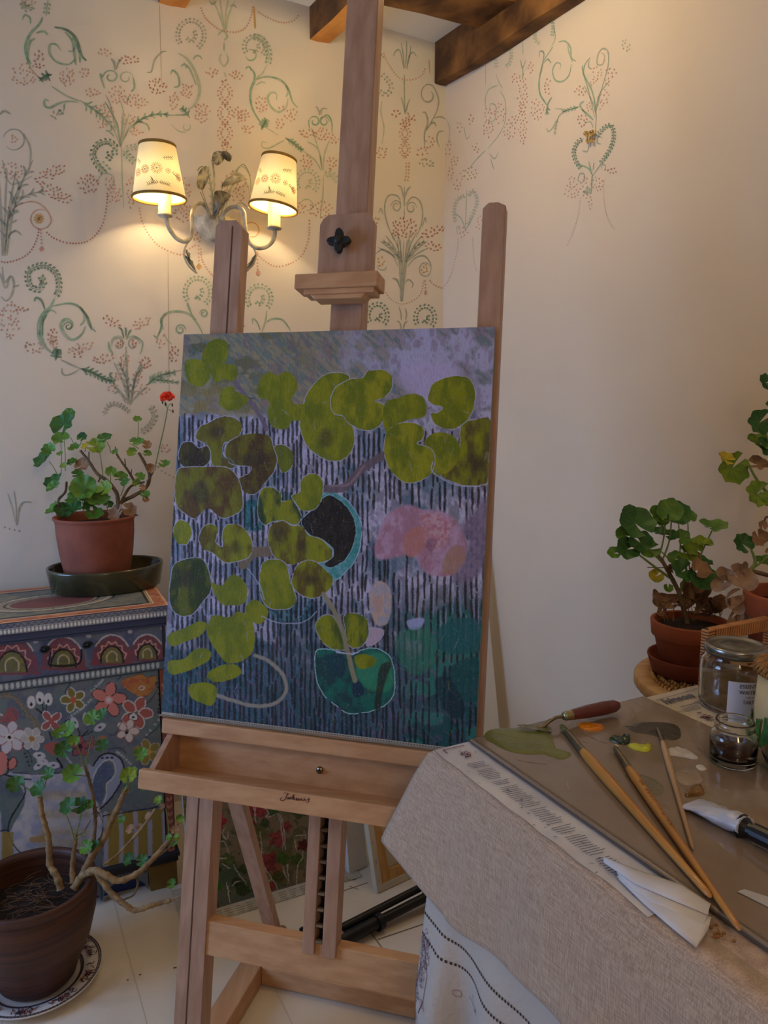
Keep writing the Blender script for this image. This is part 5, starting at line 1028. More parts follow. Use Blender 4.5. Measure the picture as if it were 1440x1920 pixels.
# door with the bouquet
zP = onp(330, 1640, CB, cn).z
def door(R_):
    S = R_.stroke; B_ = R_.blob
    R_.wash((112, 114, 92), sm(R_.X, 1040, 1200) * .5); R_.wash((92, 112, 112), sm(fbm(R_.X / 150, R_.Y / 150, 12), .5, .62) * .6)
    S([(0, 960), (60, 960), (130, 1000), (180, 1060), (210, 1120), (270, 1160), (300, 1230)], 26, (116, 112, 96), .7, 10); 
    for k, (x, y) in enumerate(spline([(20, 985), (90, 985), (150, 1040), (200, 1110), (250, 1170), (270, 1260)], 4)): B_([(x + 16 * math.cos(t), y + 14 * math.sin(t)) for t in (0, 1.2, 2.5, 3.8, 5)], (128, 118, 100), 5, .8, outline=(60, 56, 60), ow=2.4)
    # jug
    B_([(60, 1560), (200, 1560), (480, 1550), (640, 1500), (680, 1500), (690, 1600), (700, 1700), (760, 1860), (770, 2020), (700, 2200), (600, 2330), (350, 2400), (180, 2330), (90, 2200), (60, 2060), (100, 1950), (180, 1800), (170, 1680)], (142, 150, 176), 8, 1, c2=(176, 176, 182), sc=70)
    for y in (1700, 1840, 1980, 2060): B_([(300, y), (480, y - 10), (660, y), (650, y + 60), (470, y + 50), (300, y + 60)], (150, 132, 92), 30, .55, c2=(170, 160, 130), sc=20)
    B_([(230, 2040), (380, 2020), (370, 2060), (240, 2080)], (160, 128, 50), 10, .8)
    S([(40, 1570), (150, 1610), (190, 1700), (140, 1800), (80, 1900), (62, 2000), (110, 2110), (200, 2190), (300, 2240)], 11, BLK, .95, 4); S([(100, 1555), (250, 1566), (400, 1560), (560, 1545)], 9, BLK, .9, 4); S([(60, 1580), (160, 1600), (230, 1605)], 12, BLK, .9, 5)
    S([(690, 1700), (700, 1800), (760, 1900), (770, 2000), (740, 2060)], 10, BLK, .95, 4); S([(720, 1760), (750, 1860), (772, 1960)], 7, (150, 156, 178), .9, 4)
    B_([(640, 1620), (690, 1510), (760, 1430), (840, 1420), (900, 1460), (925, 1540), (900, 1640), (850, 1720), (790, 1790), (760, 1800), (800, 1700), (800, 1640), (850, 1590), (870, 1520), (830, 1465), (770, 1480), (720, 1560), (690, 1660), (690, 1760), (660, 1760)], (138, 148, 174), 6, .95); S([(680, 1650), (720, 1540), (780, 1470), (840, 1465), (868, 1530), (850, 1590), (800, 1640), (800, 1700), (780, 1780)], 9, WHT, .7, 4)
    S([(700, 1500), (760, 1425), (840, 1412), (910, 1460), (930, 1550), (890, 1660), (820, 1760), (750, 1830)], 12, BLK, .95, 4); B_([(700, 1640), (740, 1520), (810, 1480), (850, 1530), (830, 1600), (780, 1650), (770, 1760), (710, 1760)], (70, 84, 120), 8, .9, c2=(86, 100, 128)); S([(692, 1600), (680, 1660), (700, 1740)], 6, BLK, .9, 3)
    for x in (770, 805, 840): B_([(x + 11 * math.cos(t), 1443 + 8 * math.sin(t)) for t in (0, 1.5, 3, 4.5)], BLK, 3, 1)
    # table stripes below
    yy0 = 1850
    R_.wash((136, 116, 50), (R_.Y > 1855 - (R_.X - 800) * .06) * (R_.X > 800) * (R_.X < 1270) * .95); R_.wash((136, 116, 50), (R_.Y > 2000) * (R_.X < 100) * .9)
    for x in (-10, 790, 905, 1015, 1120, 1230): S([(x, 1860), (x + 6, 2050), (x + 2, 2300)], 34, (150, 152, 170), .95, 8, 3)
    S([(770, 1880), (950, 1850), (1140, 1820), (1270, 1790)], 10, BLK, .9, 4); S([(-20, 1990), (60, 1985)], 9, BLK, .9, 4, 1); S([(1245, 1700), (1250, 2300)], 10, (40, 40, 60), .8, 4, 1)
    # blossoms
    for x, y, a in ((235, 1028, -.4), (300, 995, 0), (362, 1005, .4)): B_([(x + 38 * math.cos(t) * .85, y + 48 * math.sin(t)) for t in np.linspace(0, 5.5, 8)], WHT, 4, .95); B_([(x + 10 * math.cos(t), y + 14 + 16 * math.sin(t)) for t in (0, 1.5, 3, 4.5)], BLK, 3, 1)
    S([(275, 1075), (330, 1120)], 12, BLK, .95, 4, 1); S([(318, 1045), (328, 1110)], 8, BLK, .9, 4, 1); S([(350, 1045), (345, 1100)], 9, BLK, .9, 4, 1)
    B_([(30, 1120), (60, 1070), (120, 1075), (140, 1130), (110, 1180), (50, 1185), (-10, 1170)], ROSE, 5, .9, c2=(120, 80, 90), outline=(110, 110, 130), ow=3); S([(0, 1115), (20, 1125)], 12, WHT, .8)
    flower(R_, 550, 1010, 90, 5, OLV, WHT, (176, 92, 62), 9, -.6); flower(R_, 815, 1010, 125, 5, PINK, BLK, (200, 150, 150), 8, -1.4, WHT)
    B_([(920, 860), (1000, 830), (1060, 815), (1110, 840), (1165, 825), (1170, 890), (1130, 960), (1060, 990), (980, 950), (925, 910)], (164, 84, 62), 5, .95, c2=(170, 120, 60), sc=30, outline=(50, 50, 60), ow=4); S([(1040, 920), (1060, 905), (1085, 915), (1070, 935), (1045, 930)], 8, WHT, .8)
    S([(1165, 880), (1180, 930), (1130, 1010), (1090, 1040)], 8, (50, 50, 60), .8); flower(R_, 385, 1170, 84, 4, (150, 84, 84), WHT, ROSE, 8, -.7); flower(R_, 1025, 1105, 115, 5, (160, 88, 78), WHT, None, 9, -1.2); B_([(1000 + 36 * math.cos(t), 1138 + 30 * math.sin(t)) for t in np.linspace(0, 5.5, 7)], WHT, 3, 1, outline=BLK, ow=9); B_([(1000 + 12 * math.cos(t), 1138 + 10 * math.sin(t)) for t in (0, 1.5, 3, 4.5)], BLK, 3, 1)
    flower(R_, 70, 1290, 118, 6, (190, 188, 196), (140, 72, 80), (200, 196, 190), 7, -1.3, BLK); flower(R_, 240, 1300, 84, 6, (170, 170, 170), WHT, (150, 118, 50), 6, -1, (170, 104, 60)); flower(R_, 955, 1240, 84, 5, (196, 188, 182), (150, 70, 70), None, 6, -1.2); B_([(950 + 14 * math.cos(t), 1255 + 12 * math.sin(t)) for t in (0, 1.5, 3, 4.5)], BLK, 3, 1)
    B_([(640, 1110), (690, 1130), (700, 1180), (650, 1200), (620, 1160)], (160, 162, 170), 5, .9)
    for x, y, a in ((560, 1180, 1.1), (650, 1150, 1.3), (750, 1215, -.5), (295, 1425, .1), (320, 1470, .4), (400, 1500, 0), (290, 1500, 2.4)):
        B_([(x + 48 * math.cos(t) * math.cos(a) - 26 * math.sin(t) * math.sin(a), y + 48 * math.cos(t) * math.sin(a) + 26 * math.sin(t) * math.cos(a)) for t in np.linspace(0, 5.5, 8)], (184, 184, 196), 4, .95, sm=3); B_([(x + 15 * math.cos(t), y + 9 * math.sin(t)) for t in (0, 1.5, 3, 4.5)], BLK, 3, .9)
    S([(600, 1280), (585, 1220)], 10, BLK, .9, 4, 1); S([(610, 1285), (660, 1240)], 9, BLK, .9, 4, 1); S([(610, 1288), (700, 1245)], 8, BLK, .9, 4, 1)
    B_([(330, 1350), (380, 1330), (450, 1330), (460, 1370), (400, 1420), (350, 1390)], ROSE, 5, .9); S([(430, 1450), (465, 1515)], 16, BLK, .95, 5, 1); S([(370, 1250), (390, 1310)], 11, BLK, .9, 5, 1); S([(170, 1370), (220, 1410), (240, 1480)], 7, (50, 54, 72), .9)
    flower(R_, 600, 1360, 76, 5, (140, 80, 84), (44, 40, 60), (60, 40, 50), 7); flower(R_, 690, 1330, 46, 4, (140, 90, 90), (80, 60, 90), None, 5); B_([(740, 1290), (790, 1280), (800, 1330), (750, 1340)], (170, 110, 60), 14, .8)
    B_([(0, 1400), (40, 1410), (60, 1480), (30, 1560), (-30, 1560), (-30, 1420)], PINK, 5, .95); B_([(60, 1480), (100, 1440), (128, 1470), (110, 1520), (60, 1530)], PINK, 4, .95, outline=BLK, ow=8); S([(0, 1580), (60, 1550), (60, 1450)], 8, BLK, .9)
    flower(R_, 1110, 1400, 92, 5, (138, 120, 56), (176, 172, 140), (190, 150, 70), 7, -.6); B_([(1000, 1380), (1040, 1350), (1080, 1400), (1040, 1450)], (150, 124, 60), 10, .8)
    S([(820, 1380), (900, 1370), (945, 1410)], 8, (40, 44, 60), .8); S([(800, 1260), (860, 1270), (920, 1150)], 6, (50, 54, 72), .7); S([(1090, 1290), (1160, 1240), (1210, 1180)], 8, (60, 56, 56), .8); S([(490, 950), (530, 880)], 14, (54, 64, 96), .8, 6, 1); S([(880, 860), (910, 830)], 10, (54, 64, 96), .8, 6, 1)
    for q in ([(500, 1150), (560, 1110), (620, 1070), (680, 1010)], [(690, 940), (740, 890), (770, 860)], [(880, 1400), (930, 1440), (980, 1490)], [(1170, 1650), (1250, 1710)], [(1100, 1270), (1190, 1160)], [(1180, 880), (1195, 1010), (1190, 1100)], [(190, 1410), (220, 1500)], [(500, 1440), (530, 1480)]):
        for p in spline(q, 3): 
            dk = q[0][0] in (1180, 190); B_([(p[0] + 11 * math.cos(t), p[1] + 9 * math.sin(t)) for t in (0, 1.5, 3, 4.5)], (30, 30, 40) if dk else (160, 172, 180), 4, .85)
    S([(720, 850), (690, 900), (700, 940)], 16, (70, 100, 100), .7, 8); S([(500, 1140), (480, 1200), (520, 1130)], 8, (40, 46, 80), .8)
    for x, y in ((1080, 1590), (1020, 1560), (960, 1600), (740, 1840), (715, 1870)): S([(x - 24, y), (x - 10, y - 28), (x + 18, y - 14), (x + 12, y + 16), (x - 12, y + 10)], 7, (30, 32, 50), .8)
zDoor1 = zR0 - .001
o_ = cabgrid(aV0, CWID - .026, .098, zDoor1, -.0005, .0016, door, 'door_painting', cab, ((86, 96, 112), (104, 112, 116), (112, 118, 128)))
mb = MB().m(M_cab); mb.box(CP(.026, .0005, .098), cr_ * (CWID - .052), cn * (DTH - .0005), (0, 0, zDoor1 - .098)); dr = mb.build('door', cab, bevel=.001); o_.parent = dr
# corner columns with a plait of little leaves
m_or = mat('column_orange', (150, 84, 62), .6); m_pk = mat('column_pink', (206, 132, 110), .6)
for a in (.0, CWID - .025):
    mb = MB().m(m_or); mb.box(CP(a + .003, -.001, .09), cr_ * .020, cn * DTH, (0, 0, zR0 - .09)); mb.m(M_cabd)
    mb.box(CP(a + .0, .002, .09), cr_ * .003, cn * DTH, (0, 0, zR0 - .09)); mb.box(CP(a + .023, .002, .09), cr_ * .002, cn * DTH, (0, 0, zR0 - .09)); mb.m(m_pk)
    z = .1
    while z < zR0 - .03:
        for s in (-1, 1): c = CP(a + .013 + s * .004, -.002, z); mb.add([c + Vector((0, 0, -.005)) - cr_ * s * .004, c + cr_ * s * .003, c + Vector((0, 0, .010)) + cr_ * s * .002, c - cr_ * s * .003 + Vector((0, 0, .004))], [(0, 1, 2, 3) if s > 0 else (3, 2, 1, 0)])
        z += .021
    mb.build('corner_column', cab)
# plinth, apron and feet
mb = MB().m(M_cabd); mb.box(CP(-.012, -.014, .088), cr_ * (CWID + .02), cn * (CDEP + .014), (0, 0, .012)); mb.box(CP(-.006, -.008, .072), cr_ * (CWID + .01), cn * (CDEP + .008), (0, 0, .016)); mb.m(M_cab); mb.box(CP(-.004, -.004, .1), cr_ * (CWID + .004), cn * .02, (0, 0, .0)) if 0 else None
mb.build('plinth', cab, bevel=.002)
mb = MB().m(mat('apron_grey', (104, 112, 118), .6, c2=(84, 96, 112), vscale=8))
def apr(a0, a1):
    n = 12; top_ = [CP(a0 + (a1 - a0) * k / n, .0, .072) for k in range(n + 1)]; bot = [CP(a0 + (a1 - a0) * k / n, .0, .004 + .048 * math.sin(PI * k / n) ** .6) for k in range(n + 1)]
    for k in range(n): mb.prism([top_[k], top_[k + 1], bot[k + 1], bot[k]], cn * .016)
apr(.62, .76); apr(.755, CWID - .075); apr(.1, .35); apr(.35, .62)
mb.m(mat('apron_blue', (28, 52, 104), .6)); mb.box(CP(.08, .03, .0), cr_ * (CWID - .16), cn * .01, (0, 0, .072)); mb.m(M_cabd)
for k in range(12): mb.disc(CP(.77 + .009 * k, -.0006, .058 + .007 * math.sin(k * .28)), .0022, -cn, 8)
mb.build('apron', cab)
for a in (.0, CWID - .075):
    mb = MB().m(mat('foot_ochre', (126, 100, 34), .6, c2=(104, 78, 30), vscale=12) if 'foot_ochre' not in D.materials else D.materials['foot_ochre']); mb.prism([CP(a + .0, -.004, .072), CP(a + .075, -.004, .072), CP(a + .075, -.004, 0), CP(a + .004, -.004, 0)], cn * .05); mb.build('foot', cab, bevel=.002)
    mb = MB().m(mat('foot_ochre', (126, 100, 34))) if 0 else None
for a in (0, CWID - .06):
    mb = MB().m(D.materials['foot_ochre']); mb.box(CP(a, CDEP - .06, 0), cr_ * .06, cn * .05, (0, 0, .072)); mb.build('foot', cab)

# ------------------------------------------------------------------ plants: helpers
LG = mat('leaf_green', (98, 142, 46), .5, c2=(70, 112, 34), vscale=30, bump=.3, bscale=60)
LD = mat('leaf_dark_green', (60, 110, 46), .5, c2=(44, 86, 34), vscale=30, bump=.3, bscale=60)
LY = mat('leaf_yellow_green', (138, 160, 44), .55, c2=(90, 128, 36), vscale=30, bump=.3, bscale=60)
LA = mat('leaf_yellow', (196, 172, 40), .6, c2=(140, 140, 40), vscale=30)
LB_ = mat('leaf_dry', (168, 132, 98), .8, c2=(128, 94, 66), vscale=40, bump=.5, bscale=60)
LV = mat('leaf_vein', (84, 126, 60), .6)
ST = mat('woody_stem', (120, 98, 70), .8, c2=(88, 72, 48), vscale=60, bump=.8, bscale=90)
STL = mat('woody_stem_pale', (160, 130, 88), .8, c2=(120, 94, 60), vscale=60, bump=.8, bscale=90)
PET = mat('petiole', (112, 132, 66), .6)
SOIL = mat('potting_soil', (50, 36, 28), .95, c2=(30, 22, 18), vscale=60, bump=1, bscale=80)
TERR = mat('terracotta', (150, 84, 62), .8, c2=(126, 68, 50), vscale=12, bump=.15, bscale=60)
def leaf3(mb, c, r, n, tipdir, m, cup=.25, lobes=7, wav=.06, vein=None, rnd=0.0):
    """one geranium leaf: rounded, scalloped blade, notched where the stalk joins"""
    c = Vector(c); n = Vector(n).normalized(); t = Vector(tipdir); t = (t - n * t.dot(n)); t = t.normalized() if t.length > 1e-4 else n.orthogonal().normalized(); b = n.cross(t)
    K = 36; vs = [c - n * r * cup * .5]; rings = (.35, .7, 1.0)
    for q in rings:
        for k in range(K):
            a = -PI + .22 + (2 * PI - .44) * k / (K - 1); rr = r * q * (1 + (wav * math.cos(lobes * a) + .02 * math.sin(lobes * 3 * a)) * q); rr *= (1 - .10 * math.cos(a)) if 0 else 1
            z = r * (cup * (q * q - .5) + q * q * (.09 * math.sin(lobes * a + rnd) + .12 * math.sin(2 * a + rnd * 2)))
            vs.append(c + t * rr * math.cos(a) + b * rr * math.sin(a) + n * z)
    f = [(0, 1 + k, 2 + k) for k in range(K - 1)]
    for j in range(len(rings) - 1): o = 1 + j * K; f += [(o + k, o + K + k, o + K + k + 1, o + k + 1) for k in range(K - 1)]
    mb.m(m).add(vs, f, True)
    if vein:
        mb.m(vein)
        for j in range(7):
            k = int((j + .5) * K / 7); P = [vs[0], vs[1 + k], vs[1 + K + k]]; ribbon(mb, P, r * .035, n, r * .012)
def strip(x, y, dep_): return ondepth(x, y, dep_)
def stem(mb, pts, r, m, knob=0.0, seg=8):
    P = [Vector(p) for p in spline([tuple(p) for p in pts], 6)]; n = len(P); r0, r1 = r if hasattr(r, '__len__') else (r, r * .7)
    mb.m(m).tube(P, [(r0 + (r1 - r0) * i / (n - 1)) * (1 + knob * (1 if i % 4 == 0 else 0)) for i in range(n)], seg)
def potlathe(mb, c, prof): mb.lathe(prof, c, 56)

# --- geranium on the cabinet
zc_ = zT + .002
sauc = onz(201, 1100, zT); rS = pxlen(104, sauc)
tcn = onz(201, 1101, zT); rS = pxlen(103, tcn)
mb = MB().m(mat('olive_glaze', (70, 66, 40), .22, c2=(40, 44, 26), vscale=10, coat=.6)); h = pxlen(44, tcn)
mb.lathe([(.0001, 0), (rS * .9, 0), (rS * .94, .004), (rS, h * .9), (rS * 1.0, h), (rS * .97, h), (rS * .955, h * .9), (rS * .9, .008), (.0001, .008)], Vector((tcn.x, tcn.y, zT + .001)), 64, True, 1, .76, X=wr)
tag(mb.build('oval_tray'), 'dark olive glazed oval tray on the painted cabinet, under the red-flowering geranium', 'tray')
pA = onz(186, 1082, zT + .009) + cn * .0; pA = Vector((tcn.x - cr_.x * .03, tcn.y - cr_.y * .03, zT + .0095)); pA = Vector((tcn.x - cr_.x * .022, tcn.y - cr_.y * .022, zT + .0098))
dA = depth(pA); hA = pxlen(131, pA)
gA = thing('potted_geranium', pA, 'geranium with one red flower head in a round terracotta pot on the painted cabinet', 'potted plant')
mb = MB().m(TERR); r0 = pxlen(44, pA); r1 = pxlen(70, pA)
potlathe(mb, pA, [(.0001, 0), (r0, 0), (r0 * 1.1, .006), (r0 * 1.34, hA * .22), (r1 * .93, hA * .5), (r1 * .975, hA * .75), (r1 * .985, hA * .92), (r1, hA * .95), (r1 * 1.04, hA * .975), (r1 * 1.04, hA), (r1 * .98, hA), (r1 * .93, hA * .95), (r1 * .9, hA * .86)]); mb.build('pot', gA)
mb = MB().m(SOIL); mb.lathe([(.0001, .004), (r1 * .5, .006), (r1 * .91, 0)], pA + Vector((0, 0, hA * .87)), 32); mb.build('soil', gA)
def g3(x, y, dd=0.0): return ondepth(x / 3.84, 680 + y / 3.84, dA + dd)
mb = MB()
for P, r, m in (([(855, 1110, 0), (850, 1000, .0), (835, 930, -.01), (770, 850, -.015), (700, 800, -.02), (640, 710, -.02), (580, 635, -.01)], (.0066, .0036), ST), ([(850, 1110, .0), (870, 1010, .01), (960, 960, .02), (1050, 900, .03), (1078, 820, .03), (1050, 740, .02), (1000, 650, .0)], (.0062, .004), ST), ([(860, 1040, .0), (900, 950, .02), (950, 885, .03), (1040, 860, .03)], (.0045, .003), ST), ([(975, 870, .03), (930, 790, .02), (880, 720, .01), (835, 650, .0)], (.004, .0028), ST), ([(720, 830, -.02), (708, 860, -.02)], .003, ST), ([(850, 690, .01), (830, 605, 0)], .002, ST), ([(905, 760, .01), (898, 690, 0)], .002, ST), ([(945, 820, .02), (948, 765, .02)], .0015, ST), ([(640, 700, -.02), (640, 640, -.02)], .002, ST), ([(430, 1060, .0), (420, 990, .0), (470, 930, 0), (480, 860, .02)], (.004, .003), ST), ([(1060, 860, .03), (1100, 790, .03), (1115, 750, .03)], (.003, .002), ST),
    ([(865, 1090, .02), (900, 1060, .02), (990, 1100, .0)], (.004, .002), ST), ([(1115, 760, .03), (1150, 600, .02), (1185, 450, .01), (1205, 335, 0)], (.0016, .0014), PET)): stem(mb, [g3(*p) for p in P], r, m, .12)
for x0, y0, x1, y1 in ((470, 780, 460, 540), (440, 800, 437, 560), (410, 800, 355, 710), (540, 600, 480, 500), (570, 600, 590, 545), (740, 820, 712, 620), (800, 650, 770, 570), (990, 560, 995, 420), (1000, 620, 930, 580), (1120, 750, 1180, 730), (870, 960, 915, 800), (770, 1090, 775, 940), (790, 900, 795, 800), (600, 1080, 590, 990), (960, 860, 1010, 820), (610, 640, 615, 600)): stem(mb, [g3(x0, y0), g3((x0 + x1) / 2 + 4, (y0 + y1) / 2, -.005), g3(x1, y1)], (.0012, .0009), PET)
mb.build('stems', gA)
mb = MB()
toc = -FW
for k, (x, y, r, m, tx, ty) in enumerate(((455, 440, 95, LD, .1, 1), (495, 370, 48, LG, .3, 1), (440, 545, 68, LG, -.4, .3), (315, 690, 88, LD, -1, .1), (350, 622, 52, LG, -.7, .6), (590, 535, 38, LD, .3, .8), (755, 542, 56, LD, .7, .3), (690, 600, 66, LY, .8, 0), (620, 597, 40, LA, -.5, .3), (385, 850, 75, LD, -.7, .4), (380, 892, 56, LG, -.8, -.3), (600, 900, 100, LG, 0, .8), (640, 950, 90, LG, .5, -.5), (700, 970, 90, LG, .7, 0), (550, 970, 80, LG, -.5, .2), (750, 905, 62, LY, .3, .8), (470, 1060, 80, LD, -.5, -.5), (682, 1088, 66, LG, .2, -1), (640, 1030, 54, LG, -.3, .1), (380, 1050, 62, LG, -1, -.4), (520, 1040, 70, LD, .1, -.3), (870, 822, 52, LG, .5, .2), (800, 785, 42, LY, 0, .8), (905, 862, 40, LD, 0, -.3), (1005, 820, 40, LG, .6, .2), (985, 862, 34, LY, 0, 0), (1000, 572, 44, LG, .3, .5), (960, 560, 30, LG, -1, .2), (1055, 590, 38, LB_, 1, .2), (950, 645, 40, LY, -1, 0), (1060, 655, 34, LG, 1, -.3), (1185, 728, 42, LG, .6, -.6), (990, 408, 34, LG, -.2, .2), (560, 800, 44, LG, .4, 0), (590, 735, 56, LB_, .3, .3), (1045, 948, 38, LG, .6, -.3), (1050, 985, 26, LB_, .3, -.8), (840, 1080, 70, LB_, -.4, -.6), (930, 1060, 56, LB_, .9, -.5), (520, 715, 42, LG, .3, .5), (530, 612, 44, LG, -.3, .3), (455, 742, 26, LY, 0, 1), (545, 870, 40, LY, .3, .6), (830, 640, 26, LG, 0, 1), (1085, 760, 40, LB_, .4, .2), (430, 655, 24, LG, -.5, .5), (780, 1020, 38, LD, .2, .3), (1025, 900, 26, LB_, .6, 0))):
    rr = pxlen(r / 3.84, pA) * .95; nn = (Vector((random.uniform(-.3, .3) , -.55, .75)) + Vector((tx * .25, 0, 0)))
    if m in (LY, LB_) or ty > .55: nn.z *= .55
    leaf3(mb, g3(x, y, random.uniform(-.035, .03)), rr, nn, Vector((tx, .2, ty)), m, .3, 7, .06, LV if m in (LD, LG, LY) and r > 40 else None, random.random() * 6)
mb.build('foliage', gA)
mb = MB(); RED = mat('geranium_red', (255, 92, 50), .55, c2=(236, 62, 34), vscale=60)
for k in range(34):
    th = random.uniform(0, 2 * PI); ph = random.uniform(-.3, 1.3); dd = Vector((math.cos(th) * math.cos(ph), math.sin(th) * math.cos(ph), math.sin(ph) * .7)); c = g3(1205, 250) + dd * .0145; leaf3(mb, c, .0085, dd + Vector((0, -.3, .2)), (random.uniform(-1, 1), 0, random.uniform(-1, 1)), RED, .5, 3, .1, None, random.random() * 6)
mb.m(mat('bud_dark', (70, 44, 36), .7))
for x, y in ((1170, 285), (1240, 305), (1245, 350), (1190, 300)): stem(mb, [g3(1205, 335), g3((x + 1205) / 2, y - 8), g3(x, y)], (.0008, .0008), PET); mb.m(D.materials['bud_dark']).lathe([(.0001, -.006), (.0022, -.002), (.0018, .003), (.0001, .006)], g3(x, y), 8)
mb.build('flower_head', gA)

# --- big brown pot on the china plate
pB = onz(72, 1838, .022); plc = onz(72, 1838, 0)
mb = MB().m(mat('china_white', (206, 198, 192), .25, coat=.5)); rp_ = (onz(197, 1800, .02) - onz(72, 1838, .02)).length * .97
pl_c = Vector((plc.x, plc.y, .001))
mb.lathe([(.0001, .002), (rp_ * .55, .002), (rp_ * .6, .0), (rp_ * .66, .004), (rp_ * .74, .012), (rp_, .020), (rp_ * 1.005, .022), (rp_, .024), (rp_ * .74, .016), (rp_ * .66, .009), (.0001, .008)], pl_c, 72)
plate = mb.build('china_plate'); tag(plate, 'white china plate with a brown flower border under the big brown pot', 'plate')
mb = MB().m(mat('china_print', (58, 44, 52), .4))
def pring(r, w, z, z2=None):
    mb.lathe([(r - w / 2, z), (r + w / 2, z if z2 is None else z2)], pl_c, 96)
prim = lambda r: .016 + (r / rp_ - .74) / .26 * .008 + .0006 if r > rp_ * .74 else .0145
for r in (rp_ * .985, rp_ * .955): pring(r, .0022, prim(r), prim(r + .002))
pring(rp_ * .70, .006, .0135, .0140); pring(rp_ * .665, .0016, .0105, .0108)
mb.m(D.materials['china_print'])
for k in range(110):
    a = k * 2 * PI / 110; u = Vector((math.cos(a), math.sin(a), 0)); v = Vector((-math.sin(a), math.cos(a), 0)); r = rp_ * .97; ribbon(mb, [pl_c + u * (r - .003) + Vector((0, 0, prim(r - .003) + .0004)), pl_c + u * (r + .003) + Vector((0, 0, prim(r + .003) + .0004))], .0018, (0, 0, 1), .0006, False)
for k in range(9):
    a0 = k * 2 * PI / 9
    for j in range(26):
        a = a0 + random.uniform(-.24, .24); r = rp_ * random.uniform(.79, .92); u = Vector((math.cos(a), math.sin(a), 0)); t = random.uniform(0, 6.3); mb.m(D.materials['china_print'] if j % 3 else mat('china_red', (128, 60, 52), .4) if 'china_red' not in D.materials else D.materials['china_red'])
        P = pl_c + u * r; d = Vector((math.cos(t), math.sin(t), 0)) * .006; P.z += prim(r) + .0006; ribbon(mb, [P - d, P + Vector((d.y, -d.x, 0)) * .4, P + d], .0026, (0, 0, 1), .0010)
mb.build('printed_border', plate)
gB = thing('potted_shrub', pl_c + Vector((0, 0, .011)), 'leggy old geranium in the big dark brown pot on the china plate', 'potted plant')
pBb = pl_c + Vector((0, 0, .0115)); rimc = None
# pot height: rim centre seen at (70,1650)
lo, hi = .15, .6
for _ in range(40):
    mid = (lo + hi) / 2; P = Vector((pBb.x, pBb.y, mid)); w = (P - CAM); y = 960 - FPX * w.dot(UPV) / w.dot(FW)
    if y > 1652: lo = mid
    else: hi = mid
hB = lo - pBb.z; RB_ = pxlen(115, Vector((pBb.x, pBb.y, lo))) ; rb_ = RB_ * .60
mb = MB().m(mat('brown_stoneware', (92, 56, 40), .5, c2=(64, 38, 28), vscale=6, bump=.35, bscale=14, stretch=(.6, .6, 14)))
potlathe(mb, pBb, [(.0001, 0), (rb_ * .94, 0), (rb_, .006), (rb_ * 1.12, hB * .15), (RB_ * .86, hB * .4), (RB_ * .97, hB * .66), (RB_ * 1.0, hB * .8), (RB_ * .97, hB * .88), (RB_ * .955, hB * .9), (RB_ * .985, hB * .915), (RB_ * 1.0, hB * .96), (RB_ * .985, hB * .995), (RB_ * .95, hB), (RB_ * .90, hB * .985), (RB_ * .88, hB * .94), (RB_ * .9, hB * .88), (RB_ * .88, hB * .7)]); mb.build('pot', gB)
mb = MB().m(SOIL); mb.lathe([(.0001, .02), (RB_ * .35, .012), (RB_ * .89, 0)], pBb + Vector((0, 0, hB * .72)), 40)
rootm = mat('dry_roots', (104, 74, 48), .9)
for k in range(60):
    a = random.uniform(0, 6.3); r = random.uniform(.0, .6) * RB_; c = pBb + Vector((r * math.cos(a), r * math.sin(a), hB * .72 + .014)); q = [c + Vector((random.uniform(-.02, .02) + .012 * j * math.cos(a + k), .012 * j * math.sin(a + k), random.uniform(0, .012))) for j in range(4)]; stem(mb, q, (.0009, .0006), rootm, 0, 5)
mb.build('soil', gB)
zr = pBb.z + hB
def cr5(x, y, dd): return ondepth(x / 3.6, 1400 + y / 3.6, depth(Vector((pBb.x, pBb.y, zr))) + dd)
mb = MB()
for P, r, m in (([(410, 960, .02), (380, 870, .02), (335, 790, .03), (330, 640, .03), (300, 520, .03), (280, 440, .03), (272, 340, .03)], (.0085, .0055), STL), ([(490, 920, .03), (488, 820, .04), (500, 700, .05), (510, 640, .05), (512, 590, .05)], (.007, .0035), STL), ([(500, 960, .02), (560, 860, .03), (620, 740, .04), (700, 620, .05), (750, 500, .05), (800, 400, .05), (840, 300, .04)], (.0095, .006), STL), ([(620, 720, .04), (640, 560, .04), (640, 420, .04), (620, 300, .04), (590, 180, .04), (560, 110, .04)], (.0045, .0035), ST), ([(560, 870, .02), (640, 835, .0), (720, 870, -.01), (800, 905, -.01), (920, 860, .0), (1010, 780, .01), (1100, 680, .02), (1160, 600, .02), (1200, 510, .02)], (.009, .0045), STL), ([(640, 830, .0), (700, 920, .0), (760, 1000, -.01), (850, 1070, -.02), (910, 1105, -.02), (1000, 1080, -.02), (1080, 1055, -.01), (1150, 1040, -.01)], (.0075, .005), STL), ([(1150, 1040, -.01), (1190, 1020, -.01), (1222, 1010, -.01)], (.003, .002), STL), ([(700, 800, .0), (780, 740, .02), (850, 670, .03), (940, 570, .03), (1010, 480, .03), (1050, 420, .03)], (.003, .004), STL),
    ([(920, 870, .0), (930, 930, .0), (900, 1000, 0), (840, 1030, -.01)], (.003, .002), ST), ([(1040, 760, .01), (1120, 700, .02), (1180, 640, .02)], (.0025, .002), ST), ([(840, 300, .04), (870, 250, .04), (880, 220, .04)], (.003, .002), PET), ([(512, 600, .05), (560, 580, .05), (610, 500, .05)], (.0015, .001), ST)): stem(mb, [cr5(*p) for p in P], (r[0] * .92, r[1] * .92), m, .24, 10)
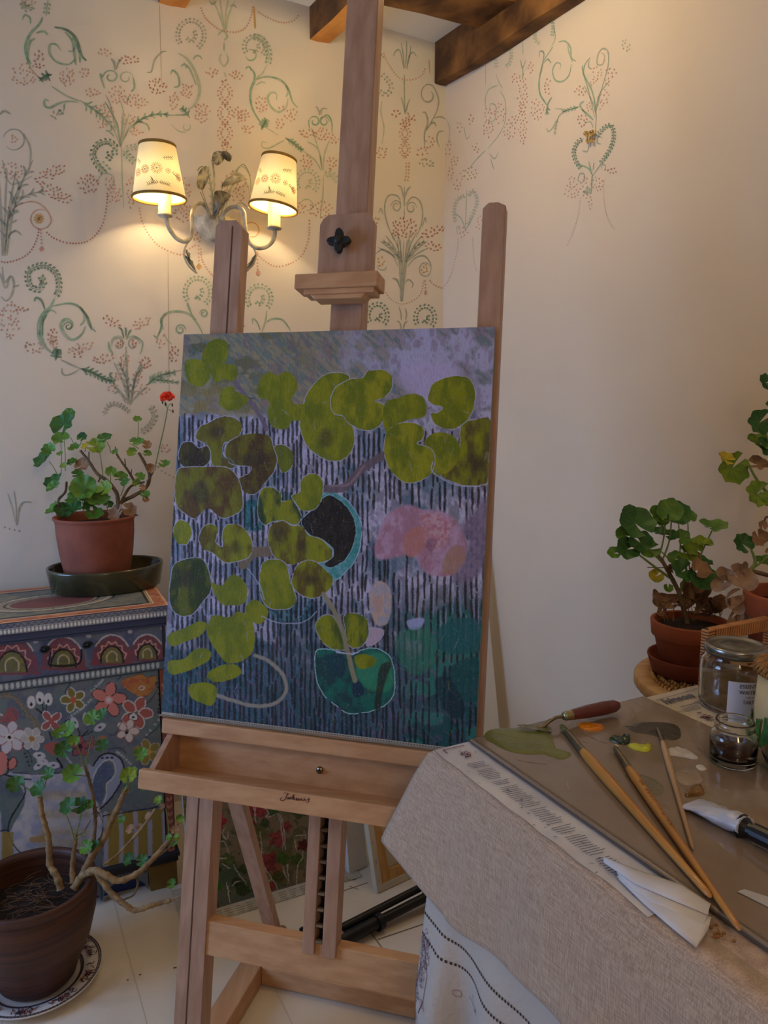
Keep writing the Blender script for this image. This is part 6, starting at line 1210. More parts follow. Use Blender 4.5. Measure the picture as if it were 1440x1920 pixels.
for x0, y0, x1, y1 in ((280, 330, 270, 280), (280, 300, 320, 200), (250, 330, 130, 250), (505, 640, 440, 440), (510, 600, 550, 430), (560, 120, 500, -60), (565, 150, 620, -80), (590, 180, 580, 60), (850, 280, 860, 200), (900, 300, 880, 240), (520, 620, 580, 560), (1140, 620, 1120, 420), (940, 860, 970, 780), (590, 200, 490, 190)): stem(mb, [cr5(x0, y0, .04), cr5((x0 + x1) / 2 + 6, (y0 + y1) / 2, .035), cr5(x1, y1, .03)], (.0013, .001), PET)
mb.build('stems', gB)
mb = MB()
for x, y, r, m, tx, ty in ((105, 252, 62, LD, -.8, .3), (262, 278, 62, LD, -.3, -.3), (322, 182, 48, LD, .8, .3), (490, 185, 70, LG, -.5, 0), (425, 20, 60, LD, -.5, .3), (500, -40, 40, LG, 0, .5), (690, -10, 50, LD, .8, .2), (455, -120, 62, LG, .4, .6), (390, -90, 40, LG, -.6, .2), (620, -195, 60, LG, -.3, .2), (690, -225, 44, LD, .7, .4), (460, 400, 62, LD, -.6, .2), (540, 395, 62, LD, .5, .2), (600, 390, 36, LG, .6, 0), (865, 195, 58, LY, 0, .6), (900, 170, 36, LY, .6, .5), (950, 50, 52, LG, .2, .1), (975, 255, 46, LD, .6, -.1), (1010, 240, 30, LD, .6, .3), (1160, 280, 40, LD, .6, -.2), (870, 760, 46, LD, -.5, .2), (960, 768, 44, LD, .5, .1), (1170, 640, 36, LG, .2, -.3), (1190, 610, 28, LY, .8, .2), (1140, 610, 24, LG, -.5, .2), (1215, 490, 32, LY, .6, .5), (1070, 360, 34, LY, .2, .5), (580, 680, 52, LG, .2, -.2), (640, 660, 34, LD, .5, 0), (820, 490, 30, LG, .6, -.4), (1160, 925, 36, LG, .6, 0), (1095, 400, 26, LB_, .5, .2), (1000, 470, 28, LB_, -.5, .2), (880, 555, 34, LB_, -.5, .2), (940, 540, 24, LB_, .2, .8), (1180, 560, 30, LB_, .3, .3), (845, 300, 28, LB_, .3, .5), (460, -60, 30, LD, .2, 0)):
    nn = Vector((random.uniform(-.35, .35), -.6, .7)); leaf3(mb, cr5(x, y, .03 + random.uniform(-.02, .02)), pxlen(r / 3.6, pB) * .95, nn, Vector((tx, .1, ty)), m, .3, 7, .07, LV if r > 40 and m is not LB_ else None, random.random() * 6)
mb.build('foliage', gB)

# ------------------------------------------------------------------ floral painting on newspaper, behind the easel
fa = onz(383, 1712, 0); fb = onz(575, 1655, 0); fd = (fb - fa).normalized(); fn_ = Vector((-fd.y, fd.x, 0))
lean = math.radians(12); fu = Vector((0, 0, 1)) * math.cos(lean) + fn_ * math.sin(lean); fm = fn_ * math.cos(lean) - Vector((0, 0, 1)) * math.sin(lean)
F0 = fa - fd * .03 + Vector((0, 0, .003)); FWD, FHT = .42, .50
mb = MB().m(mat('newsprint', (196, 186, 166), .9, c2=(180, 168, 146), vscale=20)); a = F0 - fn_ * .045 - fd * .03; a.z = .0012
mb.box(a, fd * (FWD + .06), fn_ * .17, (0, 0, .0014)); mb.m(mat('newsprint_ink', (118, 106, 90), .9))
for k in range(60):
    c = a + fd * (.02 + (k // 4) * .029) + fn_ * (.004 + (k % 4) * .009); c.z = .0027; ribbon(mb, [c, c + fd * random.uniform(.012, .024)], .0022, (0, 0, 1), .0004, False)
tag(mb.build('newspaper_sheet'), 'newspaper laid on the floor under the floral painting', 'newspaper')
nu, nv = 360, 420; P0 = F0 - fm * .0; gx, gy = gridpx(P0, fd * FWD, fu * FHT, nu, nv)
Rf = Raster((gx - 380) * 6, (gy - 1480) * 6); X, Y = Rf.X, Rf.Y
n1 = fbm(X / 120, Y / 120, 3); n2 = fbm(X / 40, Y / 40, 7); n3 = fbm(X / 15, Y / 25, 12)
Rf.wash((124, 108, 80), 1); Rf.wash((96, 92, 58), sm(n1, .48, .6)); Rf.wash((66, 84, 66), sm(Y + (n1 - .5) * 500, 600, 1000) * sm(X, 800, 300)); Rf.wash((112, 108, 90), sm(n2, .55, .7) * .6); Rf.wash((90, 98, 92), sm(Y, 1000, 1200) * .7); Rf.wash((44, 58, 30), sm(n3, .58, .7) * sm(n2, .45, .6) * .7)
Rf.warp(14, 26)
rr = np.random.default_rng(4)
for x, y, r, c in ((520, 180, 110, (156, 52, 58)), (650, 240, 80, (160, 62, 64)), (180, 360, 80, (168, 36, 62)), (500, 380, 90, (142, 40, 56)), (840, 560, 90, (150, 64, 60)), (940, 420, 60, (140, 60, 56)), (1130, 630, 60, (96, 18, 26)), (760, 800, 90, (152, 56, 64)), (680, 900, 80, (128, 54, 68)), (830, 900, 60, (146, 78, 54)), (770, 1090, 50, (148, 54, 46)), (380, 120, 70, (140, 60, 60)), (100, 740, 60, (140, 92, 88)), (540, 520, 50, (160, 60, 70)), (300, 50, 60, (150, 70, 70)), (1000, 100, 70, (120, 80, 50))):
    Rf.blob([(x + r * (1 + .25 * math.cos(5 * t)) * math.cos(t), y + r * (1 + .25 * math.cos(5 * t)) * math.sin(t)) for t in np.linspace(0, 6, 16)], c, 12, .95, c2=tuple(int(v * .7) for v in c), sc=24)
for x, y, r, c in ((130, 1080, 90, (58, 104, 26)), (90, 950, 50, (110, 130, 40)), (280, 790, 80, (84, 104, 44)), (900, 780, 80, (70, 98, 34)), (1060, 790, 80, (74, 96, 40)), (850, 980, 80, (80, 84, 36)), (800, 240, 70, (60, 90, 40)), (1080, 250, 90, (62, 84, 40)), (450, 1120, 90, (54, 74, 32)), (160, 540, 70, (70, 82, 40)), (460, 900, 60, (60, 80, 40)), (590, 450, 60, (96, 92, 44)), (700, 380, 60, (56, 76, 36)), (150, 900, 60, (30, 50, 34)), (380, 1040, 60, (44, 60, 40))):
    Rf.blob([(x + r * (1 + .2 * math.cos(4 * t + x)) * math.cos(t), y + r * .8 * (1 + .2 * math.cos(4 * t)) * math.sin(t)) for t in np.linspace(0, 6, 14)], c, 14, .95, c2=tuple(int(v * .75) for v in c), sc=22)
Wp = (186, 178, 168)
for P in ([(80, 660), (140, 610), (230, 580), (270, 640), (300, 720)], [(450, 100), (490, 200), (510, 300)], [(540, 110), (580, 220), (600, 370)], [(620, 120), (590, 240), (600, 380)], [(690, 150), (740, 160), (690, 200), (740, 260), (710, 310), (780, 300), (850, 270)], [(850, 270), (880, 400), (900, 560), (905, 680)], [(880, 290), (910, 420), (930, 640), (935, 680)], [(520, 430), (520, 480), (550, 540), (600, 560)], [(640, 480), (660, 600), (670, 900)], [(590, 790), (660, 830), (740, 950), (800, 1040), (850, 1130)], [(900, 870), (940, 1000)], [(950, 850), (970, 1050)], [(1130, 690), (1120, 780), (1070, 850), (1055, 1080)], [(1030, 540), (1060, 520), (1160, 520), (1150, 560)], [(1030, 560), (1050, 640), (1070, 690)], [(100, 1160), (120, 1310)], [(270, 1050), (310, 1280)], [(190, 780), (160, 860), (100, 900)], [(220, 840), (310, 890)], [(340, 850), (430, 980), (500, 1080)], [(330, 1090), (360, 1050), (420, 1030)], [(250, 430), (220, 500), (270, 560), (290, 470)], [(260, 770), (200, 780), (130, 760)], [(740, 1140), (720, 1060), (780, 1010)], [(560, 720), (600, 690), (680, 710)]):
    Rf.stroke(P, 11, Wp, .9, 4, taper=.3)
Rf.c *= 1.1
mb = MB().m(mat('canvas_side', (168, 160, 146), .85)); mb.box(F0 + fm * .0008, fd * FWD, fu * FHT, fm * .016)
fp = mb.build('floral_painting'); tag(fp, 'floral painting of red and pink blooms leaning low behind the easel', 'painting')
colgrid('painted_surface', F0, fd * FWD, fu * FHT, nu, nv, Rf, fp, attr_mat('floral_paint', .5, .4, 200))

# blank canvases leaning by the corner
def leaning(name, label, A, B, h, lean, thick, front=True, back=False):
    d = (B - A); L = d.length; d.normalize(); n = Vector((-d.y, d.x, 0)); l = math.radians(lean); u = Vector((0, 0, 1)) * math.cos(l) + n * math.sin(l); m = n * math.cos(l) - Vector((0, 0, 1)) * math.sin(l)
    A = A + Vector((0, 0, .002)); Mc = mat(name + '_cloth', (226, 222, 214) if not back else (206, 194, 170), .85, bump=.3, bscale=160)
    if not back:
        mb = MB().m(Mc); mb.box(A, d * L, u * h, m * thick); o = mb.build(name, bevel=.002); tag(o, label, 'canvas'); return o
    o = thing(name, A.lerp(B, .5), label, 'canvas')
    mb = MB().m(Mc); b = .03
    mb.box(A + m * thick, d * L, u * h, m * .002); mb.m(Mc)
    mb.box(A, d * .018, u * h, m * thick); mb.box(A + d * (L - .018), d * .018, u * h, m * thick); mb.box(A + d * .018, d * (L - .036), u * .018, m * thick); mb.box(A + d * .018 + u * (h - .018), d * (L - .036), u * .018, m * thick)
    mb.build('folded_cloth', o, bevel=.001)
    mb = MB().m(wood('pine_bar', (206, 160, 96), (186, 138, 78), 2, 1, .6)); t0 = .018; w = .026
    mb.box(A + d * t0 + u * t0 + m * .002, d * w, u * (h - 2 * t0), m * (thick - .004)); mb.box(A + d * (L - t0 - w) + u * t0 + m * .002, d * w, u * (h - 2 * t0), m * (thick - .004)); mb.box(A + d * (t0 + w) + u * t0 + m * .002, d * (L - 2 * t0 - 2 * w), u * w, m * (thick - .004)); mb.box(A + d * (t0 + w) + u * (h - t0 - w) + m * .002, d * (L - 2 * t0 - 2 * w), u * w, m * (thick - .004)); mb.build('stretcher_bars', o, bevel=.001)
    for k in range(8): mb = MB().m(M_steel); c = A + d * .009 + u * (.03 + k * .05) - m * .0004; ribbon(mb, [c - u * .004, c + u * .004], .0012, -m, .0004, False); mb.build('staple', o)
    return o
A = onz(708, 1677, 0); B = onz(785, 1641, 0); leaning('stretched_canvas', 'blank canvas seen from its stapled back, leaning between easel and tablecloth', A, A + (B - A).normalized() * .26, .42, 14, .018, back=True)
A = onz(655, 1640, 0); B = onz(690, 1625, 0); dd = (B - A).normalized(); leaning('deep_edge_canvas', 'grey white canvas leaning behind the easel, left of the stapled one', A + dd * .0, A + dd * .062, .46, 9, .035)
A = onz(950, 1508, 0); leaning('white_board', 'tall white board leaning in the corner behind the right of the easel', A - wr * .30, A, .86, 12, .012)

# black tripod lying on the floor
mbk = mat('black_tube', (22, 22, 22), .35); trp = thing('folded_tripod', onz(720, 1710, 0), 'folded black tripod lying on the white floor behind the easel', 'tripod')
def c2(x, y, z): return onz(600 + x / 5.14, 1480 + y / 5.14, z)
mb = MB().m(mbk); mb.tube([c2(120, 1380, .03), c2(1050, 905, .05)], .0095, 14); mb.build('leg', trp)
mb = MB().m(mbk); mb.tube([c2(170, 1480, .022), c2(575, 1265, .022)], .0165, 16); mb.tube([c2(540, 1290, .022), c2(585, 1262, .022)], .021, 16); mb.tube([c2(575, 1265, .022), c2(1075, 1010, .035)], .0115, 14); mb.build('leg', trp)
mb = MB().m(mbk); c = c2(1120, 985, .04); mb.lathe([(.0001, -.032), (.024, -.028), (.03, -.008), (.03, .012), (.024, .026), (.0001, .03)], c, 20, Z=(c2(1050, 905, .05) - c2(120, 1380, .03))); mb.tube([c, c + Vector((.05, .0, -.015))], .018, 12); mb.build('hub', trp)
mb = MB().m(mbk); c = c2(185, 1490, .02); mb.lathe([(.0001, -.014), (.017, -.012), (.019, .008), (.0001, .014)], c, 16); mb.m(M_steel); mb.lathe([(.0001, 0), (.005, 0), (.005, .007), (.0001, .008)], c2(210, 1400, .045), 12); mb.build('clamp', trp)
mb = MB().m(mbk); c = onz(569, 1752, .02); mb.lathe([(.0001, -.018), (.009, -.016), (.010, .014), (.0001, .018)], c, 14); mb.tube([c, c + Vector((.09, -.06, 0))], .006, 10); mb.build('foot', trp)
# ------------------------------------------------------------------ table, cloths and what lies on it
ZT = .800; ZC0 = .789
Lp = onz(880, 1385, ZT); ta = onz(1203, 1305, ZT) - Lp; ta.z = 0; ta.normalize(); tcx = Vector((ta.y, -ta.x, 0)); UPZ = Vector((0, 0, 1))
def TP(a, c, z=ZT): p = Lp + ta * a + tcx * c; return Vector((p.x, p.y, z))
def tinv(px, py, z=ZT): q = onz(px, py, z) - Lp; return q.dot(ta), q.dot(tcx)
A0, C0, A1, C1 = -.055, -.008, .56, 1.02
tb = thing('work_table', TP((A0 + A1) / 2, .5, 0), 'work table hidden under the beige linen and the white embroidered cloth', 'table')
Mt = wood('table_wood', (140, 96, 60), (110, 74, 44), 0)
mb = MB().m(Mt); mb.box(TP(A0 + .004, C0 + .004, ZC0 - .024), ta * (A1 - A0 - .008), tcx * (C1 - C0 - .008), (0, 0, .022)); mb.build('table_top', tb, bevel=.002)
for a, c in ((A0 + .08, C0 + .08), (A1 - .12, C0 + .08), (A0 + .08, C1 - .12), (A1 - .12, C1 - .12)):
    mb = MB().m(Mt); mb.box(TP(a, c, 0), ta * .045, tcx * .045, (0, 0, ZC0 - .025)); mb.build('leg', tb)
T0 = TP(A0, C0); nA = -tcx; nC = -ta; diag = (nA + nC).normalized(); vdir = Vector((-.72, .69, 0)).normalized()
def clothsurf(s, d, kind):
    """s: along the table edge (negative on the far side), d: length hanging down"""
    base = T0 + (tcx * s if s >= 0 else ta * -s)
    w = max(0.0, 1 - abs(s + .0) / .10); w = w * w * (3 - 2 * w); n = (nC if s >= 0 else nA)
    if abs(s) < .05: t = (s + .05) / .1; n = (nA * (1 - t) + nC * t).normalized()
    if kind == 0:
        f = min(d / .18, 1.0); out = .004 + .010 * min(d / .06, 1) * min(1, abs(s) * 12 + .3) + .005 * math.sin(s * 22 + 1) * f + .0025 * math.sin(s * 51 + d * 14) * f
        p = base + n * out + vdir * (.088 * max(0, 1 - abs(s) / (.055 if s > 0 else .14)) ** 1.1 * f ** .85)
        p = p + n * (.006 * mnoise.noise(Vector((s * 9, d * 7, 2))) * f)
    else:
        f = min(d / .3, 1.0); g = min(max((d - .225) / .16, 0), 1); out = .0 + .002 * f + .018 * g * math.sin(s * 46 + .6) * (1 if s > 0 else .4)
        out += .022 * g * math.exp(-((s - .05) / .016) ** 2)
        p = base + n * out + vdir * (.014 * max(0, 1 - abs(s) / .06) ** .9 * min(d / .35, 1.2))
    p.z = ZC0 + .0012 * (1 - kind) - d * (1 if kind else .99); return p
def cloth(name, kind, hem, material, s0, s1, ns, nd, label, cat, zt):
    mb = MB().m(material); S_ = [s0 + (s1 - s0) * i / ns for i in range(ns + 1)]; vs = []
    for s in S_:
        h = hem(s)
        for j in range(nd + 1): vs.append(clothsurf(s, h * j / nd, kind))
    m = nd + 1; mb.add(vs, [(i * m + j, i * m + j + 1, (i + 1) * m + j + 1, (i + 1) * m + j) for i in range(ns) for j in range(nd)], True)
    o = mb.build(name + '_drop'); 
    q = [TP(A0 - .004, C0 - .004, zt), TP(A1, C0 - .004, zt), TP(A1, C1, zt), TP(A0 - .004, C1, zt)]
    return vs
Mlin, nt, b = node_mat('beige_linen')
tc = nt.nodes.new('ShaderNodeTexCoord'); b.inputs['Roughness'].default_value = .9; b.inputs['Sheen Weight'].default_value = .3
def wv(scale, vec):
    mp = nt.nodes.new('ShaderNodeMapping'); mp.inputs['Scale'].default_value = vec; nt.links.new(tc.outputs['Object'], mp.inputs[0]); n = nt.nodes.new('ShaderNodeTexNoise'); n.inputs['Scale'].default_value = scale; n.inputs['Detail'].default_value = 3; nt.links.new(mp.outputs[0], n.inputs[0]); return n
w1 = wv(110, (8, 8, .5)); w2 = wv(110, (.5, .5, 9)); ad = nt.nodes.new('ShaderNodeMath'); ad.operation = 'ADD'; nt.links.new(w1.outputs[0], ad.inputs[0]); nt.links.new(w2.outputs[0], ad.inputs[1])
rp = nt.nodes.new('ShaderNodeValToRGB'); rp.color_ramp.elements[0].position = .4; rp.color_ramp.elements[1].position = .62; rp.color_ramp.elements[0].color = (*lin((166, 138, 114)), 1); rp.color_ramp.elements[1].color = (*lin((210, 182, 156)), 1)
hf = nt.nodes.new('ShaderNodeMath'); hf.operation = 'MULTIPLY'; hf.inputs[1].default_value = .5; nt.links.new(ad.outputs[0], hf.inputs[0]); nt.links.new(hf.outputs[0], rp.inputs[0]); nt.links.new(rp.outputs[0], b.inputs['Base Color'])
bp = nt.nodes.new('ShaderNodeBump'); bp.inputs['Strength'].default_value = .6; bp.inputs['Distance'].default_value = .001; nt.links.new(ad.outputs[0], bp.inputs['Height']); nt.links.new(bp.outputs[0], b.inputs['Normal'])
Mlace = mat('white_cotton', (196, 184, 172), .85, bump=.35, bscale=120)
def build_cloth(name, kind, hem, material, s0, s1, ns, nd, zt, subd=0):
    mb = MB().m(material); vs = []
    for i in range(ns + 1):
        s = s0 + (s1 - s0) * i / ns; h = hem(s); base = T0 + (tcx * s if s >= 0 else ta * -s); inn = base - (nC if s > 0 else nA) * .04
        if abs(s) < 1e-6 or True:
            a = (base - Lp).dot(ta); c = (base - Lp).dot(tcx); a = min(max(a, A0 + .03), A1); c = min(max(c, C0 + .03), C1); inn = TP(a, c, zt)
        vs.append(inn); e = Vector((base.x, base.y, zt)); vs.append(e)
        for j in range(1, nd + 1): vs.append(clothsurf(s, h * j / nd, kind))
    m = nd + 2; mb.add(vs, [(i * m + j, (i + 1) * m + j, (i + 1) * m + j + 1, i * m + j + 1) for i in range(ns) for j in range(m - 1)], True)
    mb.add([TP(A0 + .029, C0 + .029, zt), TP(A1, C0 + .029, zt), TP(A1, C1, zt), TP(A0 + .029, C1, zt)], [(0, 1, 2, 3)])
    return mb.build(name, solid=.0009)
hem_l = lambda s: .226 + .004 * math.sin(s * 19) - .042 * math.exp(-((s + .01) / .045) ** 2) - .13 * min(max(0, s - .08), .3)
lin_o = build_cloth('linen_cloth', 0, hem_l, Mlin, -.30, 1.0, 260, 26, ZC0 + .0012)
tag(lin_o, 'beige woven linen cloth over the table, its pale corner sticking out towards the easel', 'tablecloth')
hem_w = lambda s: .52
lac_o = build_cloth('embroidered_cloth', 1, hem_w, Mlace, -.30, 1.0, 320, 30, ZC0 - .0008)
tag(lac_o, 'white cotton cloth with drawn-thread rows and embroidery, hanging below the beige linen', 'tablecloth')
mb = MB().m(mat('hemstitch_hole', (66, 48, 44), .9)); K1 = mat('embroidery_thread', (112, 84, 104), .85); K2 = mat('embroidery_pink', (170, 120, 120), .85)
def LS(s, d, o=.0014):
    p = clothsurf(s, d, 1); e = 1e-3; n = (clothsurf(s + e, d, 1) - clothsurf(s - e, d, 1)).cross(clothsurf(s, d + e, 1) - clothsurf(s, d - e, 1)).normalized()
    if n.dot(nC + nA * (1 if s < 0 else 0)) < 0: n = -n
    return p + n * o, n
def lst(pts, w): 
    q = [LS(*p) for p in pts]; ribbon(mb, [a for a, _ in q], w, q[len(q) // 2][1], .0004, False)
for d0, d1 in ((.262, .258), (.296, .292)):
    s = -.06
    while s < .5:
        lst([(s, d0), (s + .0028, d0)], .0042); s += .0052
mb.m(K1)
rr = random.Random(2)
def loop(cs, cd_, rs_, rd, w=.0012, n=14, wob=.0): lst([(cs + rs_ * math.cos(t * 2 * PI / n), cd_ + rd * math.sin(t * 2 * PI / n) * (1 + wob * rr.uniform(-1, 1))) for t in range(n + 1)], w)
lst([(-.02, .29), (.0, .31), (.012, .345), (.008, .385), (-.01, .42), (-.03, .45)], .0016); lst([(-.012, .27), (.012, .305), (.030, .345), (.030, .385), (.018, .42), (.0, .45)], .0016)
for k in range(95):
    t = rr.random(); u = rr.uniform(.06, .94); dd = .285 + .16 * t; c = .006 * math.sin(t * 5) + .004; s = c - .006 + u * .026 * (1 - .3 * t); n = rr.choice((4, 5, 6)); r = .0036; loop(s, dd, r, r * 1.3, .0007, n)
for k in range(9):
    s0_ = .055 + rr.uniform(0, .25); d0_ = .33 + rr.uniform(0, .14)
    for j in range(5): a = -PI / 2 + rr.uniform(-1.3, 1.3); L_ = rr.uniform(.012, .035); lst([(s0_, d0_), (s0_ + L_ * .5 * math.cos(a), d0_ + L_ * .5 * math.sin(a) - .002), (s0_ + L_ * math.cos(a), d0_ + L_ * math.sin(a))], .0009)
mb.m(K2)
for k in range(26):
    s0_ = rr.choice((rr.uniform(-.03, .03), rr.uniform(.05, .3))); d0_ = rr.uniform(.32, .48); loop(s0_, d0_, .005, .006, .0011, 7, .3)
mb.build('embroidery', lac_o)
# newspaper under the slab
Mnews = mat('newspaper', (222, 220, 222), .85, c2=(202, 200, 206), vscale=14, bump=.3, bscale=30); Mink = mat('newspaper_ink', (104, 104, 116), .9); Mred = mat('newspaper_red', (128, 60, 66), .9)
ZN = ZC0 + .0026
def npsheet(mb, a0, a1, c0, c1, na=8, nc=60, drop=.0):
    vs = []
    for j in range(nc + 1):
        c = c0 + (c1 - c0) * j / nc
        for i in range(na + 1):
            a = a0 + (a1 - a0) * i / na + (.004 * mnoise.noise(Vector((c * 16, 0, 1))) if i == 0 else 0); z = ZN + .0008 * mnoise.noise(Vector((a * 40, c * 30, 4))) + .0006
            if drop and a < A0 + .004: z -= (A0 + .004 - a) * drop
            vs.append(TP(a, c, z))
    m = na + 1; mb.add(vs, [(j * m + i, j * m + i + 1, (j + 1) * m + i + 1, (j + 1) * m + i) for j in range(nc) for i in range(na)], True)
mb = MB().m(Mnews); npsheet(mb, A0 - .002, .03, -.006, .40, 14, 70)
mb.m(Mink)
for k in range(78):
    c = .055 + k * .0044
    for a0, a1 in ((-.043, -.014),):
        if rr.random() < .94: ribbon(mb, [TP(a0 + rr.uniform(0, .004), c, ZN + .0016), TP(a1 - rr.uniform(0, .008), c + .003, ZN + .0016)], .0011, UPZ, .0008, False)
for k in range(26): a, c = rr.uniform(-.058, -.03), rr.uniform(.05, .39); ribbon(mb, [TP(a, c, ZN + .0016), TP(a + .003, c + rr.uniform(-.002, .004), ZN + .0016)], rr.uniform(.0008, .0022), UPZ, .0009)
mb.m(Mred); ribbon(mb, [TP(-.047, .002, ZN + .0016), TP(-.012, .004, ZN + .0016)], .0016, UPZ, .0008, False); ribbon(mb, [TP(-.047, .002, ZN + .0016), TP(-.047, .014, ZN + .0016)], .0016, UPZ, .0008, False)
for k in range(46): a, c = -.024 + rr.gauss(0, .006), .028 + rr.gauss(0, .007); ribbon(mb, [TP(a, c, ZN + .0016), TP(a + rr.uniform(-.004, .004), c + rr.uniform(-.004, .004), ZN + .0016)], .0016, UPZ, .0009)
npo = mb.build('newspaper'); tag(npo, 'folded newspaper strip with fine columns of print along the front edge of the table', 'newspaper')
# the second paper, beyond the slab
mb = MB().m(mat('newspaper_warm', (204, 194, 180), .85, c2=(186, 174, 156), vscale=10, bump=.3, bscale=24)); npsheet(mb, .30, .53, -.005, .42, 10, 30)
mb.m(Mink); V, F = text_geo('hinson', .026, .25, .0008)
o_a, o_c = tinv(1250, 1322, ZN); o_a = max(o_a, .358)
for f in F: pass
mb.add([TP(o_a + v[0], o_c - v[1] * 1.0, ZN + .0022) for v in V], [tuple(f) for f in F])
def nl(x0, y0, x1, y1, w=.0012, m=Mink): mb.m(m); ribbon(mb, [onz(x0, y0, ZN + .0016), onz(x1, y1, ZN + .0016)], w, UPZ, .0008, False)
nl(1230, 1314, 1308, 1291, .0012); nl(1262, 1338, 1322, 1322, .001)
for x, y, L in ((1275, 1326, 22), (1280, 1330, 30), (1285, 1334, 30), (1292, 1322, 18), (1300, 1318, 14)): nl(x, y, x + L, y - L * .25, .0016)
for k in range(14): x = 1300 + rr.uniform(0, 32); y = 1338 + (x - 1300) * .33 + rr.uniform(-3, 5); nl(x, y, x + 8, y - 1.5, .0026, Mred if k % 2 else Mink)
npo2 = mb.build('newspaper'); tag(npo2, 'newspaper with a bold italic headline under the big lidded jar', 'newspaper')
# torn paper folded over the edge
def sheet(name, label, pts, z0, dz=.0, over=None):
    mb = MB().m(Mnews); P = []
    for i, (x, y) in enumerate(pts):
        X_, Y_ = 1040 + x / 3.6, 1300 + y / 3.6; a, c = tinv(X_, Y_, z0)
        if a < A0 - .006:
            p = onp(X_, Y_, T0 + nC * (.026 + dz), nC)
        else: p = TP(a, c, z0 + dz)
        P.append(p)
    n = len(P); c = sum(P, Vector()) / n; c2_ = c + UPZ * .003
    mb.add([*P, c2_], [(i, (i + 1) % n, n) for i in range(n)], False); o = mb.build(name, solid=.0006); tag(o, label, 'paper', 'torn papers at the table edge'); return o
def strip2(name, label, rows):
    """ribbon sheet: rows of (top px, bottom px)"""
    mb = MB().m(Mnews); vs = []; n = 6
    for (p, q, zz, off) in rows:
        for i in range(n + 1):
            t = i / n; x = p[0] + (q[0] - p[0]) * t; y = p[1] + (q[1] - p[1]) * t; X_, Y_ = 1040 + x / 3.6, 1300 + y / 3.6; a, c = tinv(X_, Y_, zz)
            vs.append(TP(a, c, zz + .003 * math.sin(t * PI)) if a > A0 - .008 - off else onp(X_, Y_, T0 + nC * (.010 + off), nC))
    m = n + 1; mb.add(vs, [(j * m + i, j * m + i + 1, (j + 1) * m + i + 1, (j + 1) * m + i) for j in range(len(rows) - 1) for i in range(n)], True)
    o = mb.build(name, solid=.0006); tag(o, label, 'paper'); return o
strip2('torn_paper', 'pointed torn paper hanging lowest over the front edge of the linen', [((420, 1240), (432, 1256), .795, .016), ((640, 1320), (600, 1420), .795, .016), ((840, 1400), (800, 1590), .795, .016), ((1000, 1480), (955, 1715), .795, .016), ((1060, 1510), (1040, 1590), .795, .016)])
strip2('torn_paper', 'middle fold of torn white paper, between the rolled one and the pointed one', [((420, 1216), (430, 1236), .797, .022), ((700, 1330), (640, 1410), .797, .022), ((1040, 1480), (1002, 1580), .797, .022)])
strip2('torn_paper', 'topmost rolled white paper ending beside the brush handles', [((330, 1105), (330, 1140), .801, .02), ((560, 1190), (540, 1285), .801, .02), ((860, 1290), (760, 1380), .801, .02), ((1056, 1420), (1034, 1495), .801, .02)])

# ------------------------------------------------------------------ glass palette
pal = thing('glass_palette', TP(.18, .25, ZC0 + .0045), 'large grey-brown glass palette slab smeared with paint, lying on the newspaper', 'palette')
m_, nt, b = node_mat('palette_glass'); tc = nt.nodes.new('ShaderNodeTexCoord'); n = nt.nodes.new('ShaderNodeTexNoise'); n.inputs['Scale'].default_value = 7; n.inputs['Detail'].default_value = 5; nt.links.new(tc.outputs['Object'], n.inputs[0])
r = nt.nodes.new('ShaderNodeValToRGB'); r.color_ramp.elements[0].position = .3; r.color_ramp.elements[1].position = .7; r.color_ramp.elements[0].color = (*lin((128, 108, 90)), 1); r.color_ramp.elements[1].color = (*lin((150, 132, 114)), 1); nt.links.new(n.outputs[0], r.inputs[0]); nt.links.new(r.outputs[0], b.inputs['Base Color'])
r2 = nt.nodes.new('ShaderNodeMapRange'); r2.inputs[3].default_value = .04; r2.inputs[4].default_value = .22; nt.links.new(n.outputs[0], r2.inputs[0]); nt.links.new(r2.outputs[0], b.inputs['Roughness']); b.inputs['Coat Weight'].default_value = .3; b.inputs['Coat Roughness'].default_value = .05
mb = MB().m(m_); SA1, SC1 = .353, .66; zs0 = ZC0 + .0046; mb.box(TP(0, 0, zs0), ta * SA1, tcx * SC1, (0, 0, ZT - zs0)); mb.build('glass_slab', pal, bevel=.0022, bseg=3)
mb = MB().m(mat('slab_edge_dirt', (92, 78, 60), .6)); 
mb.box(TP(-.0008, .0, ZT - .0045), ta * .0009, tcx * SC1, (0, 0, .002)); mb.m(mat('dried_smear', (118, 104, 88), .4)); ribbon(mb, [TP(.006, .004 + k * .02, ZT) for k in range(32)], .003, UPZ, .0004, False); mb.build('edge_line', pal)
sm_ = MB().m(mat('medium_smear', (166, 148, 128), .12, c2=(128, 110, 92), vscale=30)); rs4 = random.Random(8)
for k in range(46):
    a, c = rs4.uniform(.03, .33), rs4.uniform(.02, .6); t = rs4.gauss(1.3, .5); L_ = rs4.uniform(.01, .05); d_ = ta * math.cos(t) * L_ + tcx * math.sin(t) * L_
    ribbon(sm_, [TP(a, c) - d_ * .5, TP(a, c) + Vector((d_.y, -d_.x, 0)) * .04, TP(a, c) + d_ * .5], rs4.uniform(.0006, .003), UPZ, .00025)
sm_ = sm_.build('dried_smears', pal); sm_['kind'] = 'stuff'
